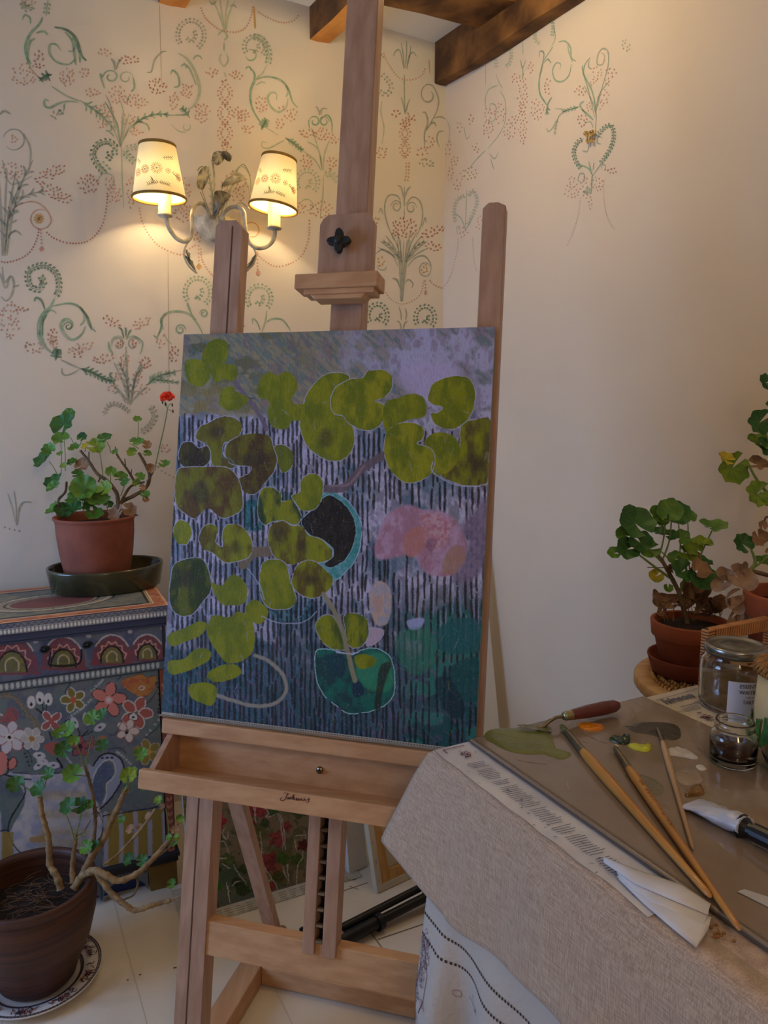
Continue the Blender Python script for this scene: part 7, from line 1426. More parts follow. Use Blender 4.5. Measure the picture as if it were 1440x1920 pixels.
def dab(name, pts, col, h, label, rough=.3, c2=None, ox=1080, oy=1120, sc_=4.0, ridge=True, trans=0.0):
    q = spline(pts, 4, True); P = [onz(ox + x / sc_, oy + y / sc_, ZT + .0002) for x, y in q]; n = len(P); c = sum(P, Vector()) / n
    mb = MB().m(mat('paint_' + name, col, rough, c2=c2, vscale=30, bump=.6, bscale=60, coat=.3, trans=trans)); vs = list(P)
    for f, hh in ((.93, .7), (.7, 1.0), (.35, .9)):
        for k, p in enumerate(P): v = c + (p - c) * f; v.z = ZT + h * hh * (1 + (.7 * mnoise.noise(v * 160) if ridge else 0)); vs.append(v)
    vs.append(c + UPZ * (h * .9)); F = []
    for j in range(3): F += [(j * n + k, j * n + (k + 1) % n, (j + 1) * n + (k + 1) % n, (j + 1) * n + k) for k in range(n)]
    F += [(3 * n + k, 3 * n + (k + 1) % n, 4 * n) for k in range(n)]; mb.add(vs, F, True); o = mb.build('paint_dab', pal); o['label'] = label
dab('olive', [(245, 420), (300, 385), (420, 378), (520, 385), (640, 395), (700, 430), (715, 480), (740, 530), (820, 545), (825, 570), (760, 590), (700, 572), (640, 555), (520, 555), (400, 530), (300, 480), (250, 450)], (122, 124, 40), .0014, 'big olive green pool of paint', .35, (104, 106, 32), 840, 1260, 3.6)
dab('orange', [(870, 348), (930, 348), (1000, 350), (1050, 368), (1042, 392), (960, 400), (900, 384)], (226, 142, 20), .003, 'orange yellow dab of paint', .3, (200, 110, 12), 840, 1260, 3.6)
dab('umber', [(360, 962), (400, 985), (445, 945), (540, 933), (700, 943), (772, 975), (782, 1052), (700, 1070), (560, 1032), (430, 1010)], (66, 54, 38), .0008, 'dark umber brushed smear of paint', .3, (58, 46, 34))
dab('darkgreen', [(250, 1065), (300, 1052), (350, 1060), (372, 1040), (402, 1045), (402, 1090), (350, 1106), (280, 1084)], (18, 40, 26), .005, 'thick dark green lump of paint', .2, (24, 66, 30))
dab('lemon', [(385, 1110), (450, 1105), (520, 1112), (552, 1100), (566, 1136), (530, 1160), (440, 1145)], (200, 200, 48), .0035, 'lemon yellow dab of paint', .3, (170, 176, 40))
dab('white', [(690, 1142), (730, 1130), (780, 1128), (840, 1150), (920, 1205), (880, 1215), (780, 1196), (700, 1184)], (216, 210, 204), .003, 'white ridge of paint', .3, (188, 182, 176))
dab('whitefleck', [(900, 1265), (940, 1255), (980, 1285), (960, 1300), (915, 1290)], (206, 200, 190), .0015, 'small fleck of white paint', .3)
dab('clear', [(740, 1330), (800, 1290), (900, 1285), (950, 1330), (950, 1375), (880, 1410), (790, 1400)], (150, 132, 114), .0012, 'clear round smear of medium', .15, (166, 148, 130), ridge=False)
dab('ochre', [(880, 695), (905, 650), (960, 618), (1000, 640), (1008, 682), (940, 695)], (140, 96, 28), .004, 'ochre brown lump beside the white tube', .2, (100, 66, 20), 1040, 1300, 3.6)
dab('greygreen', [(470, 560), (560, 540), (690, 590), (740, 650), (690, 690), (600, 640)], (120, 112, 88), .0004, 'thin grey green wipe', .2, None, 1040, 1300, 3.6, False)
mb = MB().m(mat('pale_strip', (186, 184, 182), .25)); q = [onz(1382, 1672, ZT + .0006), onz(1396, 1668, ZT + .0006), onz(1470, 1692, ZT + .0006), onz(1462, 1712, ZT + .0006)]; mb.prism(q, (0, 0, .0006)); mb.build('pale_edge_strip', pal)  # pale strip painting in a reflection at the slab's glass edge
for k in range(14):
    pass
crm = MB().m(mat('dried_crumbs', (150, 100, 52), .8))
for k in range(22): c = TP(-.018 + rr.uniform(-.01, .012), .435 + rr.uniform(-.02, .03), ZC0 + .004); crm.lathe([(.0001, 0), (.002, .001), (.0012, .0028), (.0001, .003)], c, 6)
tag(crm.build('paint_crumbs'), 'dried paint crumbs at the table edge beside the brush ends', 'crumbs', kind='stuff')

# brushes
Mbr = mat('varnished_birch', (196, 134, 58), .35, c2=(176, 116, 46), vscale=6, coat=.4, stretch=(1, 1, 1)); Mbr2 = mat('pale_birch', (196, 160, 116), .45, c2=(178, 140, 98), vscale=6, coat=.2); Mfer = mat('ferrule_metal', (150, 140, 116), .35, metal=.9, c2=(120, 110, 84), vscale=40); Mbri = mat('bristle', (96, 96, 50), .8, bump=.8, bscale=200)
def brush(tip, f0, f1, end, wpx, label, material, text=False, zoff=0.0):
    r = pxlen(wpx, onz(*f1, ZT)) / 2; z = ZT + r * .75 + .0004 + zoff; P0, P1, P2, P3 = (onz(*p, z) for p in (tip, f0, f1, end)); P3.z += zoff
    o = thing('paintbrush', (P1.x, P1.y, ZT), label, 'paintbrush'); d = (P3 - P2); L_ = d.length; d.normalize()
    mb = MB().m(material); mb.lathe([(r * .78, -.003), (r * .8, 0), (r * 1.0, .02), (r * 1.0, L_ * .25), (r * .8, L_ * .5), (r * .62, L_ * .8), (r * .5, L_ * .97), (r * .3, L_ * .995), (.0001, L_)], P2, 20, Z=d); mb.build('handle', o)
    mb = MB().m(Mfer); e = (P2 - P1); le = e.length; mb.lathe([(r * .55, 0), (r * .72, le * .5), (r * .74, le * .62), (r * .66, le * .66), (r * .78, le * .72), (r * .70, le * .78), (r * .80, le * .86), (r * .8, le * 1.02)], P1, 20, Z=e); mb.build('ferrule', o)
    mb = MB().m(Mbri); e = (P0 - P1); le = e.length; mb.lathe([(r * .52, -.004), (r * .62, le * .3), (r * .5, le * .75), (r * .2, le * .97), (.0001, le)], P1, 14, Z=e); mb.build('bristles', o)
    if text:
        mb = MB().m(mat('brush_print', (74, 50, 30), .7)); sd = d.cross(UPZ).normalized()
        for k in range(26):
            if k in (3, 4, 13, 20): continue
            c = P2 + d * (L_ * .14 + k * .0042) + UPZ * (r * 1.0 + .0004) ; s = r * .3; g = random.choice((0, 1, 2)); ribbon(mb, [c - sd * s, c + sd * s], .0007, UPZ, .0002, False)
            if g: ribbon(mb, [c - sd * s * (1 if g == 1 else -1), c - sd * s * (1 if g == 1 else -1) + d * .0024], .0007, UPZ, .0002, False)
            if g == 2: ribbon(mb, [c, c + d * .0024], .0007, UPZ, .0002, False)
        mb.build('printed_size', o)
brush((1051, 1359), (1063, 1372), (1094, 1410), (1334, 1683), 19, 'longest varnished paintbrush, leftmost of the three on the palette, olive paint on its tip', Mbr)
brush((1152, 1401), (1157, 1407), (1180, 1442), (1388, 1746), 17, 'middle paintbrush with dark printing on its handle, reaching past the palette edge', Mbr, True, .0006)
brush((1232, 1364), (1234, 1368), (1243, 1392), (1299, 1592), 11, 'thin pale paintbrush, rightmost of the three, its tip in the dark umber smear', Mbr2)
# palette knife
kn = thing('palette_knife', onz(1060, 1345, ZT), 'palette knife with a dark red wooden handle and cranked blade in the olive paint', 'palette knife')
Mkr = mat('red_brown_lacquer', (104, 48, 44), .4, c2=(80, 34, 32), vscale=20, coat=.3)
hz = ZT + .016; K0 = onz(1068, 1341, hz); K1_ = onz(1160, 1322, ZT + .014); r = pxlen(12.5, K0); d = K1_ - K0; L_ = d.length
mb = MB().m(Mkr); mb.lathe([(r * .72, 0), (r * .8, L_ * .1), (r * .98, L_ * .35), (r * 1.05, L_ * .7), (r * .95, L_ * .9), (r * .6, L_ * .985), (.0001, L_)], K0, 24, Z=d); mb.build('handle', kn)
mb = MB().m(mat('brass_collar', (176, 158, 116), .35, metal=.8, c2=(140, 150, 110), vscale=60)); mb.lathe([(.0001, -.012), (r * .55, -.012), (r * .68, -.009), (r * .72, -.006), (r * .66, -.004), (r * .76, 0), (r * .76, .003)], K0, 20, Z=d); mb.build('collar', kn)
mb = MB().m(M_steel); q = [onz(1056, 1343, hz), onz(1042, 1345, ZT + .016), onz(1030, 1352, ZT + .012), onz(1020, 1362, ZT + .005), onz(1008, 1367, ZT + .003)]; mb.tube(q, [.0028, .0026, .003, .003, .0032], 10); mb.build('cranked_neck', kn)
mb = MB().m(mat('blade_with_paint', (96, 98, 40), .4, c2=(140, 136, 110), vscale=60)); A_ = onz(1034, 1368, ZT + .003); B_ = onz(968, 1360, ZT + .006); d = (B_ - A_).normalized(); s = d.cross(UPZ).normalized() * .009; mb.prism([A_ - s, A_ + s, B_ + s * .6 - d * .01, B_, B_ - s * .6 - d * .01], (0, 0, .0008)); mb.build('blade', kn)

# paint tube
tu = thing('paint_tube', onz(1340, 1530, ZT), 'crumpled white paint tube with a black cap at the right of the palette', 'paint tube')
Q0 = onz(1297, 1504, ZT + .006); Q1 = onz(1397, 1552, ZT + .012); d = Q1 - Q0; L_ = d.length; d.normalize(); s = d.cross(UPZ).normalized(); up = s.cross(d); mb = MB().m(mat('white_tube', (206, 206, 214), .3, c2=(180, 180, 188), vscale=25, bump=.5, bscale=30)); vs = []; N = 16
for i in range(N + 1):
    t = i / N; w = .019 * (1 - .22 * t); h = .0022 + .010 * t ** .8; 
    for k in range(20):
        a = k * 2 * PI / 20; jx = 1 + .3 * mnoise.noise(Vector((math.cos(a) * 2, math.sin(a) * 2, t * 6))); vs.append(Q0 + d * L_ * t + s * w * math.cos(a) * jx + up * (h * math.sin(a) * jx + h * .3 - .002))
mb.add(vs, [(i * 20 + k, i * 20 + (k + 1) % 20, (i + 1) * 20 + (k + 1) % 20, (i + 1) * 20 + k) for i in range(N) for k in range(20)], True); mb.add(vs[:20], [tuple(range(20))[::-1]]); mb.add(vs[-20:], [tuple(range(20))])
mb.m(mat('tube_print', (70, 70, 78), .5))
for x, y in ((1302, 1494), (1314, 1496), (1326, 1492), (1355, 1520), (1383, 1538)): c = onz(x, y, ZT + .02); ribbon(mb, [c, c + d * .005], .003, UPZ, .0, False) if 0 else None
mb.build('tube_body', tu)
mb = MB().m(mat('tube_fold', (190, 192, 200), .4)); mb.box(Q0 - s * .018 - d * .004 - UPZ * .0045, s * .036, d * .004, UPZ * .003); mb.build('folded_end', tu, bevel=.001)
mb = MB().m(mat('black_cap', (24, 24, 28), .35)); e = Q1 + d * .002; mb.lathe([(.0145, -.006), (.011, 0), (.0085, .004), (.0085, .010), (.0105, .010), (.0108, .04), (.0095, .042), (.0001, .042)], e, 14, False, Z=d); mb.build('cap', tu)

# jars
Mgl, nt, b = node_mat('clear_glass'); b.inputs['Base Color'].default_value = (.96, .98, .97, 1); b.inputs['Transmission Weight'].default_value = 1; b.inputs['Roughness'].default_value = .02; b.inputs['IOR'].default_value = 1.46
def liquid(name, c, dens):
    m_, nt, b = node_mat(name); b.inputs['Base Color'].default_value = (*lin(c), 1); b.inputs['Transmission Weight'].default_value = dens; b.inputs['Roughness'].default_value = .08; b.inputs['IOR'].default_value = 1.33; return m_
def jar(loc, prof_out, th, label, name='glass_jar'):
    o = thing(name, loc, label, 'jar'); h = prof_out[-1][1]; inn = [(max(r - th, .0001), max(z, th * 1.8)) for r, z in prof_out[::-1]]
    mb = MB().m(Mgl); mb.lathe([(.0001, 0)] + prof_out + inn + [(.0001, th * 1.8)], loc, 64); mb.build('glass', o); return o
jl = onz(1372, 1322, ZN + .002); jl = Vector((jl.x, jl.y, ZN + .0024)); RJ = pxlen(59.5, jl)
lidp = ondepth(1374, 1203, 1); 
def height_at(p, y):
    lo, hi = 0, .4
    for _ in range(40):
        mid = (lo + hi) / 2; w = Vector((p.x, p.y, p.z + mid)) - CAM
        if 960 - FPX * w.dot(UPV) / w.dot(FW) > y: lo = mid
        else: hi = mid
    return lo
hj = height_at(jl, 1207); hb_ = hj * .86
bj = jar(jl, [(RJ * .9, .0), (RJ * .98, .004), (RJ, .012), (RJ, hb_ * .80), (RJ * .97, hb_ * .87), (RJ * .88, hb_ * .92), (RJ * .88, hb_ * .98), (RJ * .86, hj * .97)], .003, 'big lidded glass jar of cloudy brown liquid with a white paper label')
mb = MB().m(liquid('turpentine', (176, 138, 92), .55)); ri = RJ - .0034; mb.lathe([(.0001, .0060), (ri * .95, .0062), (ri, .012), (ri, hb_ * .62), (.0001, hb_ * .62)], jl, 48); mb.build('liquid', bj)
mb = MB().m(mat('sediment', (150, 84, 34), .5, trans=.3)); mb.lathe([(.0001, .0058), (ri * .93, .0059), (ri * .985, .016), (.0001, .017)], jl, 48) if 0 else None
mb = MB().m(mat('tin_lid', (150, 150, 146), .25, metal=.9)); mb.lathe([(RJ * .86, hj * .86), (RJ * .905, hj * .865), (RJ * .905, hj * .96), (RJ * .895, hj * .985), (RJ * .86, hj), (RJ * .8, hj * .998), (RJ * .76, hj * .975), (RJ * .45, hj * .972), (RJ * .42, hj * .98), (.0001, hj * .98)], jl, 64); mb.build('lid', bj)
tocam = math.atan2(CAM.y - jl.y, CAM.x - jl.x)
def onjar(u, v, off=.0008, r=None): rr_ = (r or RJ) + off; a = tocam + u / rr_; return jl + Vector((math.cos(a) * rr_, math.sin(a) * rr_, v))
# label spans from px 1362 rightwards; u positive = right of the picture when angle grows anticlockwise seen from above
u0 = math.asin(max(-1, min(1, (1364 - 1372) / 59.5))) * RJ; v1 = height_at(jl, 1258); v0 = height_at(jl, 1334) if 0 else v1 - .076
mb = MB().m(mat('white_label', (216, 214, 224), .5)); N = 24; UW = .072
mb.add([onjar(u0 + UW * i / N, v) for i in range(N + 1) for v in (v0, v1)], [(2 * i, 2 * i + 2, 2 * i + 3, 2 * i + 1) for i in range(N)], True)
lb = mb.build('paper_label', bj); mb = MB().m(mat('label_ink', (62, 46, 44), .6))
def jtext(t, u, v, size, m=None):
    if m: mb.m(m)
    V, F = text_geo(t, size); mb.add([onjar(u + x * .9, v + y, .0013) for x, y, z in V], F)
jtext('ESSENTIAL', u0 + .0165, v1 - .0095, .0092); jtext('WAITROSE', u0 + .0165, v1 - .0195, .0092); jtext('+ &  +', u0 + .0265, v1 - .0265, .0055, mat('label_red', (150, 66, 50), .6)); jtext('TARTARE', u0 + .0225, v1 - .0355, .0085, D.materials['label_ink'])
mb.build('label_print', lb)
sj = onz(1373, 1428, ZT); sj = Vector((sj.x, sj.y, ZT + .0004)); RS = pxlen(42, sj); hs = height_at(sj, 1350); tocam = math.atan2(CAM.y - sj.y, CAM.x - sj.x)
s_ = jar(sj, [(RS * .92, .0), (RS, .004), (RS * 1.0, hs * .60), (RS * .96, hs * .68), (RS * .80, hs * .76), (RS * .78, hs * .80), (RS * .84, hs * .82), (RS * .80, hs * .85), (RS * .84, hs * .88), (RS * .80, hs * .91), (RS * .82, hs * .97), (RS * .80, hs)], .0022, 'small open glass jar half full of dark red-brown medium, on the palette')
ri = RS - .0025; mb = MB().m(liquid('dark_medium', (70, 18, 6), .6)); mb.lathe([(.0001, .0044), (ri * .97, .0046), (ri, .008), (ri, hs * .45), (.0001, hs * .45)], sj, 48); mb.build('liquid', s_)
# cream pot with raffia top and painted grass
cp = onz(1481, 1394, ZN + .002); cp = Vector((cp.x, cp.y, ZN + .0024)); RC = pxlen(66, cp); hc = height_at(cp, 1262)
cpo = thing('cream_pot', cp, 'cream pot with a straw-wrapped rim and green grass, at the right edge', 'pot')
mb = MB().m(mat('cream_wax', (214, 190, 140), .5, c2=(200, 172, 118), vscale=8)); mb.lathe([(.0001, 0), (RC * .9, 0), (RC, .006), (RC * .98, hc * .5), (RC * .93, hc), (.0001, hc)], cp, 48); body = mb.build('body', cpo)
mb = MB().m(mat('raffia', (170, 118, 56), .8, c2=(126, 82, 36), vscale=60, bump=.8, bscale=80))
for k in range(70):
    a = k * 2 * PI / 70; u = Vector((math.cos(a), math.sin(a), 0)); v = Vector((-math.sin(a), math.cos(a), 0)); mb.tube([cp + u * RC * .96 + UPZ * (hc - .003) - v * .004, cp + u * RC * 1.06 + UPZ * (hc + .004 + .003 * math.sin(k * 3)), cp + u * RC * .98 + UPZ * (hc + .013) + v * .004, cp + u * RC * .75 + UPZ * (hc + .016)], .0022, 5)
for j in range(4): mb.tube([cp + Vector((math.cos(t) * RC * (.72 - j * .17), math.sin(t) * RC * (.72 - j * .17), hc + .015 + .002 * math.sin(t * 7 + j))) for t in np.linspace(0, 2 * PI, 40)], .006, 6, caps=False)
mb.build('straw_rim', cpo)
mb = MB().m(mat('painted_grass', (58, 112, 34), .5, c2=(36, 82, 26), vscale=40))
for k in range(60):
    a = k * 2 * PI / 60 + random.uniform(-.03, .03); u = Vector((math.cos(a), math.sin(a), 0)); v = Vector((-math.sin(a), math.cos(a), 0)); h = random.uniform(.025, .05); sl = random.uniform(-.008, .008)
    ribbon(mb, [cp + u * (RC * 1.005) + UPZ * .001, cp + u * (RC * 1.03) + UPZ * h * .5 + v * sl * .4, cp + u * (RC * 1.02) + UPZ * h + v * sl], .007, u, .0012)
mb.build('grass_blades', cpo)
bw = onz(1477, 1446, ZT); bw = Vector((bw.x, bw.y, ZT + .0004)); mb = MB().m(mat('dark_glaze', (60, 52, 44), .25, coat=.5)); RW = pxlen(47, bw)
mb.lathe([(.0001, 0), (RW * .5, 0), (RW * .85, .010), (RW, .024), (RW * .96, .025), (RW * .8, .012), (RW * .45, .004), (.0001, .004)], bw, 40); tag(mb.build('small_bowl'), 'small dark bowl at the right edge of the palette, in front of the cream pot', 'bowl')

# ------------------------------------------------------------------ round seat, pots and rattan at the right
sc0 = Vector((.700, 1.475, 0)); RSE = .185; ZS = .735
st = thing('round_stool', sc0, 'round wooden stool with a woven seagrass seat, carrying the terracotta pots by the right wall', 'stool')
Mash = wood('ash_wood', (196, 158, 108), (172, 132, 84), 0, 1.0, .5)
mb = MB().m(Mash); mb.lathe([(RSE - .035, ZS - .026), (RSE - .006, ZS - .028), (RSE, ZS - .02), (RSE, ZS - .004), (RSE - .004, ZS), (RSE - .028, ZS), (RSE - .034, ZS - .004), (RSE - .035, ZS - .026)], sc0, 72); mb.build('seat_rim', st)
mb = MB().m(mat('seagrass', (196, 156, 100), .8, c2=(150, 108, 60), vscale=50, bump=.6, bscale=60)); mb.lathe([(.0001, ZS - .008), (RSE - .034, ZS - .008)], sc0, 48)
for j in range(9):
    r = RSE - .036 - j * .0155; nn_ = int(2 * PI * r / .011)
    for k in range(nn_):
        a = k * 2 * PI / nn_; u = Vector((math.cos(a), math.sin(a), 0)); v = Vector((-math.sin(a), math.cos(a), 0)); c = sc0 + u * r + UPZ * (ZS - .004)
        mb.tube([c - v * .006 - u * .005, c + UPZ * .004, c + v * .006 + u * .005], [.0022, .0034, .0022], 5)
mb.build('woven_seat', st)
for k in range(4):
    a = k * PI / 2 + .5; u = Vector((math.cos(a), math.sin(a), 0)); mb = MB().m(Mash); mb.tube([sc0 + u * (RSE - .04) + UPZ * (ZS - .02), sc0 + u * (RSE - .01)], .014, 14); mb.build('leg', st)
def tpot(name, c, rt, h, label, saucer=None):
    o = thing(name, c, label, 'potted plant'); mb = MB().m(mat(name + '_clay', (168, 92, 58), .8, c2=(142, 72, 44), vscale=10, bump=.15, bscale=50)); rb = rt * .68
    mb.lathe([(.0001, 0), (rb * .96, 0), (rb, .003), (rt * .88, h * .66), (rt * .93, h * .68), (rt * .96, h * .70), (rt, h * .98), (rt * .985, h), (rt * .90, h), (rt * .88, h * .97), (rt * .84, h * .7)], c, 56); mb.build('pot', o)
    mb = MB().m(SOIL); mb.lathe([(.0001, .004), (rt * .5, .003), (rt * .87, 0)], c + UPZ * (h * .86), 32); mb.build('soil', o); return o
pc_ = onz(1289, 1250, ZS + .012); pc_ = Vector((pc_.x, pc_.y, ZS + .009)); 
rC = pxlen(71, pc_ + UPZ * .09); 
mb = MB().m(mat('saucer_clay', (136, 66, 42), .8, c2=(116, 56, 36), vscale=10)); rs_ = pxlen(73, pc_); mb.lathe([(.0001, 0), (rs_ * .84, 0), (rs_ * .88, .003), (rs_, .034), (rs_ * .99, .037), (rs_ * .95, .035), (rs_ * .84, .007), (.0001, .007)], Vector((pc_.x, pc_.y, ZS + .0016)), 56); tag(mb.build('terracotta_saucer'), 'terracotta saucer on the woven stool, under the smaller terracotta pot', 'saucer')
hC = height_at(pc_, 1163)
gC = tpot('potted_geranium', pc_, rC, hC, 'geranium with large round dark leaves in the smaller terracotta pot on the stool')
dC = depth(pc_)
def c3(x, y, dd=0.0): return ondepth(1080 + x / 3.097, 680 + y / 3.097, dC + dd)
mb = MB()
for P, r, m in (([(655, 1560, 0), (630, 1450, 0), (600, 1340, 0), (545, 1230, 0), (500, 1150, 0), (475, 1120, 0)], (.0055, .0035), ST), ([(600, 1340, 0), (640, 1200, .01), (600, 1120, .01)], (.003, .002), PET), ([(560, 1260, 0), (450, 1180, -.01), (340, 1095, -.02)], (.0028, .0018), PET), ([(500, 1160, 0), (420, 1080, -.01), (340, 990, -.02)], (.0022, .0016), PET), ([(480, 1130, 0), (505, 1040, 0), (520, 930, 0)], (.002, .0014), PET), ([(500, 1150, 0), (540, 1040, 0), (556, 900, -.01)], (.002, .0014), PET), ([(600, 1160, .01), (605, 1040, .0), (595, 930, 0)], (.0015, .0012), PET), ([(620, 1140, .01), (650, 1000, .02), (645, 890, .02)], (.0015, .0012), PET), ([(700, 1180, .02), (740, 1080, .02), (790, 975, .02)], (.002, .0014), PET), ([(660, 1200, .01), (650, 1150, .01), (600, 1040, 0)], (.0015, .001), PET), ([(590, 1200, 0), (530, 1130, 0), (480, 1085, 0)], (.002, .001), PET), ([(650, 1450, .02), (780, 1460, .02), (790, 1380, .02)], (.003, .002), ST), ([(560, 1190, 0), (480, 1190, 0), (415, 1188, 0)], (.001, .001), ST)): stem(mb, [c3(*p) for p in P], r, m, .1)
mb.build('stems', gC); mb = MB()
for x, y, r, m, tx, ty, dd in ((350, 925, 106, LD, -.3, .6, -.03), (375, 1040, 66, LD, .3, -.5, -.03), (290, 1000, 60, LG, -.7, .3, -.01), (300, 1080, 70, LD, -.6, -.3, -.03), (220, 1104, 38, LG, -1, 0, -.03), (425, 1080, 62, LG, -.6, -.2, 0), (490, 985, 56, LD, .6, 0, 0), (550, 1000, 36, LD, .8, 0, 0), (545, 862, 76, LG, .2, .5, -.01), (475, 880, 58, LG, -.7, .1, 0), (590, 880, 78, LD, .3, -.3, .02), (500, 915, 40, LG, -.4, -.4, 0), (668, 892, 36, LG, .8, 0, .02), (615, 1014, 50, LG, .4, .2, 0), (795, 945, 82, LG, .5, .1, .02), (735, 1045, 62, LY, .7, 0, 0), (680, 1070, 54, LY, -.2, .3, 0), (650, 1105, 56, LY, .2, -.2, 0), (575, 1135, 44, LG, -.4, .3, 0), (620, 1210, 72, LD, -.4, -.3, -.03), (740, 1245, 90, LD, .3, -.6, -.03), (735, 1160, 60, LD, .5, .3, .01), (465, 1238, 44, LA, -.4, -.4, .01), (720, 1195, 62, LB_, .4, .3, -.035), (690, 1120, 40, LB_, .2, .4, .0), (536, 1308, 28, LY, 0, -.4, 0), (835, 1270, 24, LY, .5, 0, 0), (560, 1195, 30, LB_, 0, 0, 0)):
    nn = Vector((random.uniform(-.25, .25), -.7, .55)) if y > 850 else Vector((0, -.5, .8))
    if x == 795 or x == 490 or x == 735: nn = Vector((0, -.25, .95))
    leaf3(mb, c3(x, y, dd), pxlen(r / 3.097, pc_), nn, Vector((tx, .1, ty)), m, .3, 6, .035, LV if r > 60 and m is not LB_ else None, random.random() * 6)
for x, y, r, tx, ty in ((540, 1392, 66, -1, .3), (470, 1370, 50, -1, .4), (600, 1390, 50, .5, 0), (700, 1370, 90, .2, .5), (760, 1420, 70, .6, -.2), (500, 1440, 34, 0, -.5), (830, 1400, 60, .5, .2), (700, 1300, 60, .4, .3), (640, 1330, 50, 0, .5)):
    leaf3(mb, c3(x, y, .02), pxlen(r / 3.097, pc_), Vector((random.uniform(-.6, .6), -.5, .5)), Vector((tx, .1, ty)), LB_, .8, 2, .28, None, random.random() * 6)
mb.m(LB_)
for k in range(18): x = random.uniform(500, 860); stem(mb, [c3(x, 1500, .02), c3(x + random.uniform(-40, 40), 1420, .01), c3(x + random.uniform(-70, 70), 1360, .0)], (.0009, .0007), LB_, 0, 5)
mb.build('foliage', gC)
pd = Vector((.800, 1.455, ZS + .0008)); 
def xat(p): w = p - CAM; return 720 + FPX * w.x / w.dot(FW)
hD = height_at(pd, 1112); rD = pxlen(xat(pd) - 1388, pd + UPZ * .15)
gD = tpot('tall_geranium', pd, rD, hD, 'tall geranium with yellowing leaves in the larger terracotta pot, at the right edge')
dD = depth(pd)
def d3(x, y, dd=0.0): return ondepth(1300 + x / 3.843, 680 + y / 3.843, dD + dd)
mb = MB()
for P, r, m in (([(640, 1600, 0), (620, 1300, 0), (600, 1100, 0), (590, 900, 0), (600, 500, 0), (590, 150, 0)], (.007, .003), ST), ([(600, 1020, 0), (538, 945, 0), (450, 830, 0), (400, 735, 0)], (.003, .0022), PET), ([(600, 640, 0), (530, 540, 0), (520, 450, 0)], (.003, .002), PET), ([(600, 960, 0), (530, 950, 0), (480, 940, 0)], (.002, .002), PET), ([(600, 260, 0), (560, 200, 0), (530, 150, 0)], (.002, .002), PET), ([(400, 1520, -.02), (415, 1490, -.02), (445, 1445, -.02), (435, 1390, -.02), (415, 1345, -.02)], (.005, .002), PET), ([(430, 1480, -.02), (500, 1430, -.01), (560, 1370, 0)], (.002, .002), PET), ([(590, 1150, 0), (530, 1110, 0), (510, 1150, 0)], (.002, .002), ST), ([(640, 1560, 0), (420, 1500, -.02)], (.004, .004), ST), ([(90, 1508, .0), (180, 1518, 0), (250, 1525, -.02)], (.001, .001), LB_)): stem(mb, [d3(*p) for p in P], r, m, .08)
mb.build('stems', gD); mb = MB()
for x, y, r, m, tx, ty, n in ((525, 140, 66, LD, -.8, -.2, (.2, -.8, .4)), (485, 430, 92, LD, -.6, -.6, (0, -.9, .2)), (475, 570, 90, LY, -1, .1, (.1, -.5, .8)), (530, 610, 84, LD, .6, -.5, (.2, -.8, .5)), (290, 760, 116, LY, -.5, -.6, (.1, -.9, .15)), (235, 690, 60, LA, -.8, .6, (.2, -.6, .6)), (470, 725, 70, LB_, 1, .1, (0, -.6, .7)), (465, 945, 96, LY, -.6, -.4, (.1, -.8, .3)), (360, 1300, 74, LD, -.3, .5, (0, -.8, .4)), (510, 1430, 70, LG, .3, .2, (0, -.3, .9)), (500, 1172, 34, LB_, 0, .5, (0, -.8, .3)), (475, 1260, 62, LB_, .3, -.7, (0, -.9, .1)), (560, 1010, 50, LY, .6, 0, (0, -.6, .6)), (600, 330, 80, LD, .8, 0, (0, -.6, .6)), (640, 800, 80, LG, .8, 0, (0, -.6, .6)), (540, 1355, 24, LB_, 0, 1, (0, -1, 0))):
    leaf3(mb, d3(x, y, random.uniform(-.02, .02)), pxlen(r / 3.843, pd), n, Vector((tx, .05, ty)), m, .35, 7, .07, LV if r > 80 else None, random.random() * 6)
for x, y, r, tx, ty, cu in ((340, 1545, 108, .6, -.3, .5), (225, 1525, 60, -.6, .3, .9), (360, 1480, 40, .3, 1, .9), (270, 1700, 78, -.7, -.4, .9), (310, 1745, 60, .2, -.8, 1.0), (290, 1850, 70, -.4, -.8, .9), (370, 1860, 56, .6, -.7, .9), (200, 1590, 66, -.5, -.3, .8)):
    leaf3(mb, d3(x, y, -.105), pxlen(r / 3.843, pd) * .9, Vector((random.uniform(-.5, .5), -.9, .25)), Vector((tx, 0, ty)), mat('leaf_papery', (176, 148, 122), .85, c2=(146, 116, 92), vscale=50, bump=.6, bscale=60) if 'leaf_papery' not in D.materials else D.materials['leaf_papery'], cu, 2, .24, None, random.random() * 6)
mb.build('foliage', gD)
# rattan-wrapped rack on the table
ra, rc_ = tinv(1299, 1284, ZN); rk0 = TP(ra, max(rc_, .0), ZN + .0008); hR = height_at(rk0, 1178); dirR = (ta * .93 + nA * .36).normalized(); dirR = ta
rk = thing('rattan_rack', rk0, 'rattan-wrapped frame standing on the table between the smaller terracotta pot and the big jar', 'rack')
Mra = mat('rattan_wrap', (200, 142, 84), .55, c2=(172, 112, 62), vscale=30, bump=.3, bscale=50); Mrg = mat('rattan_gap', (84, 52, 30), .9)
def wrapped(P, dv, L, u, v, w, t, name, n):
    mb = MB().m(Mrg); mb.box(P + u * .001 + v * .001, dv * L, u * (w - .002), v * (t - .002)); mb.m(Mra)
    for k in range(n):
        q = P + dv * (L * k / n); mb.box(q, dv * (L / n * .82) , u * w + dv * .0012, v * t + dv * .0008)
    return mb.build(name, rk, bevel=.0012, bseg=1)
tt = pxlen(21, rk0)
wrapped(rk0, UPZ, hR, ta * 1.0, tcx, tt * .95, tt * .8, 'post', 20)
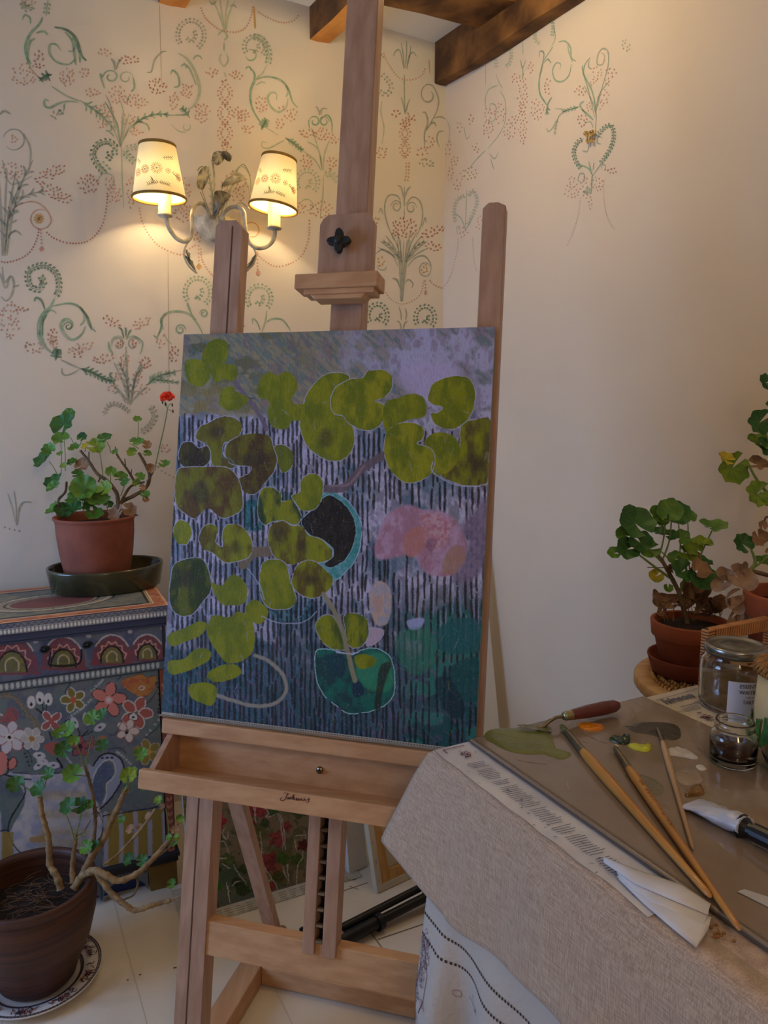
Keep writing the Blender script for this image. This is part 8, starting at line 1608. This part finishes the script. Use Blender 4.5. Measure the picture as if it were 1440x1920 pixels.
wrapped(rk0 + UPZ * (hR - .024) + ta * (tt * .95), (ta * .96 - tcx * -.0).normalized(), .15, UPZ, tcx, .024, tt * .8, 'top_rail', 24)
wrapped(rk0 + ta * (.15 + tt * .95), UPZ, hR, ta, tcx, tt * .95, tt * .8, 'post', 20)
wrapped(rk0 + UPZ * .004 + ta * (tt * .95), ta, .15, UPZ, tcx, .02, tt * .8, 'bottom_rail', 24)
# butterfly ornament on the right wall
bu = onp(1104, 256, corner - rn * .004, rn); bo = thing('butterfly_ornament', bu, 'tiny gold and brown butterfly on the right wall below the stencil scroll', 'ornament'); bx_ = rdir; 
def bp_(x, y, o=0.0): return onp(x, y, corner - rn * (.006 + o), rn)
mb = MB().m(mat('wing_brown', (96, 66, 34), .4, c2=(206, 170, 96), vscale=160))
for pts in ([(1102, 258), (1094, 252), (1096, 246), (1102, 246), (1106, 252)], [(1104, 256), (1106, 246), (1112, 243), (1114, 248), (1110, 256)], [(1102, 258), (1098, 264), (1102, 270), (1106, 264)], [(1106, 258), (1112, 260), (1112, 268), (1107, 266)]):
    mb.prism([bp_(*p, .004) for p in pts], -rn * .0012)
mb.build('wings', bo); mb = MB().m(mat('butterfly_body', (214, 190, 130), .35)); mb.tube([bp_(1108, 246, .003), bp_(1105, 257, .004), bp_(1103, 270, .003)], [.0016, .0026, .0012], 8)
for x, y in ((1097, 250), (1104, 248), (1110, 246)): mb.lathe([(.0001, -.003), (.003, 0), (.0001, .003)], bp_(x, y, .006), 10)
mb.build('body', bo)
# crumbs of leaf litter on the floor
for x, y, L in ((325, 1815, 6), (261, 1828, 4), (238, 1838, 3), (386, 1892, 5)):
    mb = MB().m(mat('litter', (70, 52, 38), .9) if 'litter' not in D.materials else D.materials['litter']); c = onz(x, y, .0012); mb.tube([c, c + Vector((pxlen(L, c), .002, .0005))], [.0012, .0006], 6)
    tag(mb.build('leaf_litter'), 'tiny dark scrap of plant litter on the white floor between pot and easel', 'litter', 'plant litter on the floor')
for o in D.objects:
    if '_base' in o: del o['_base']
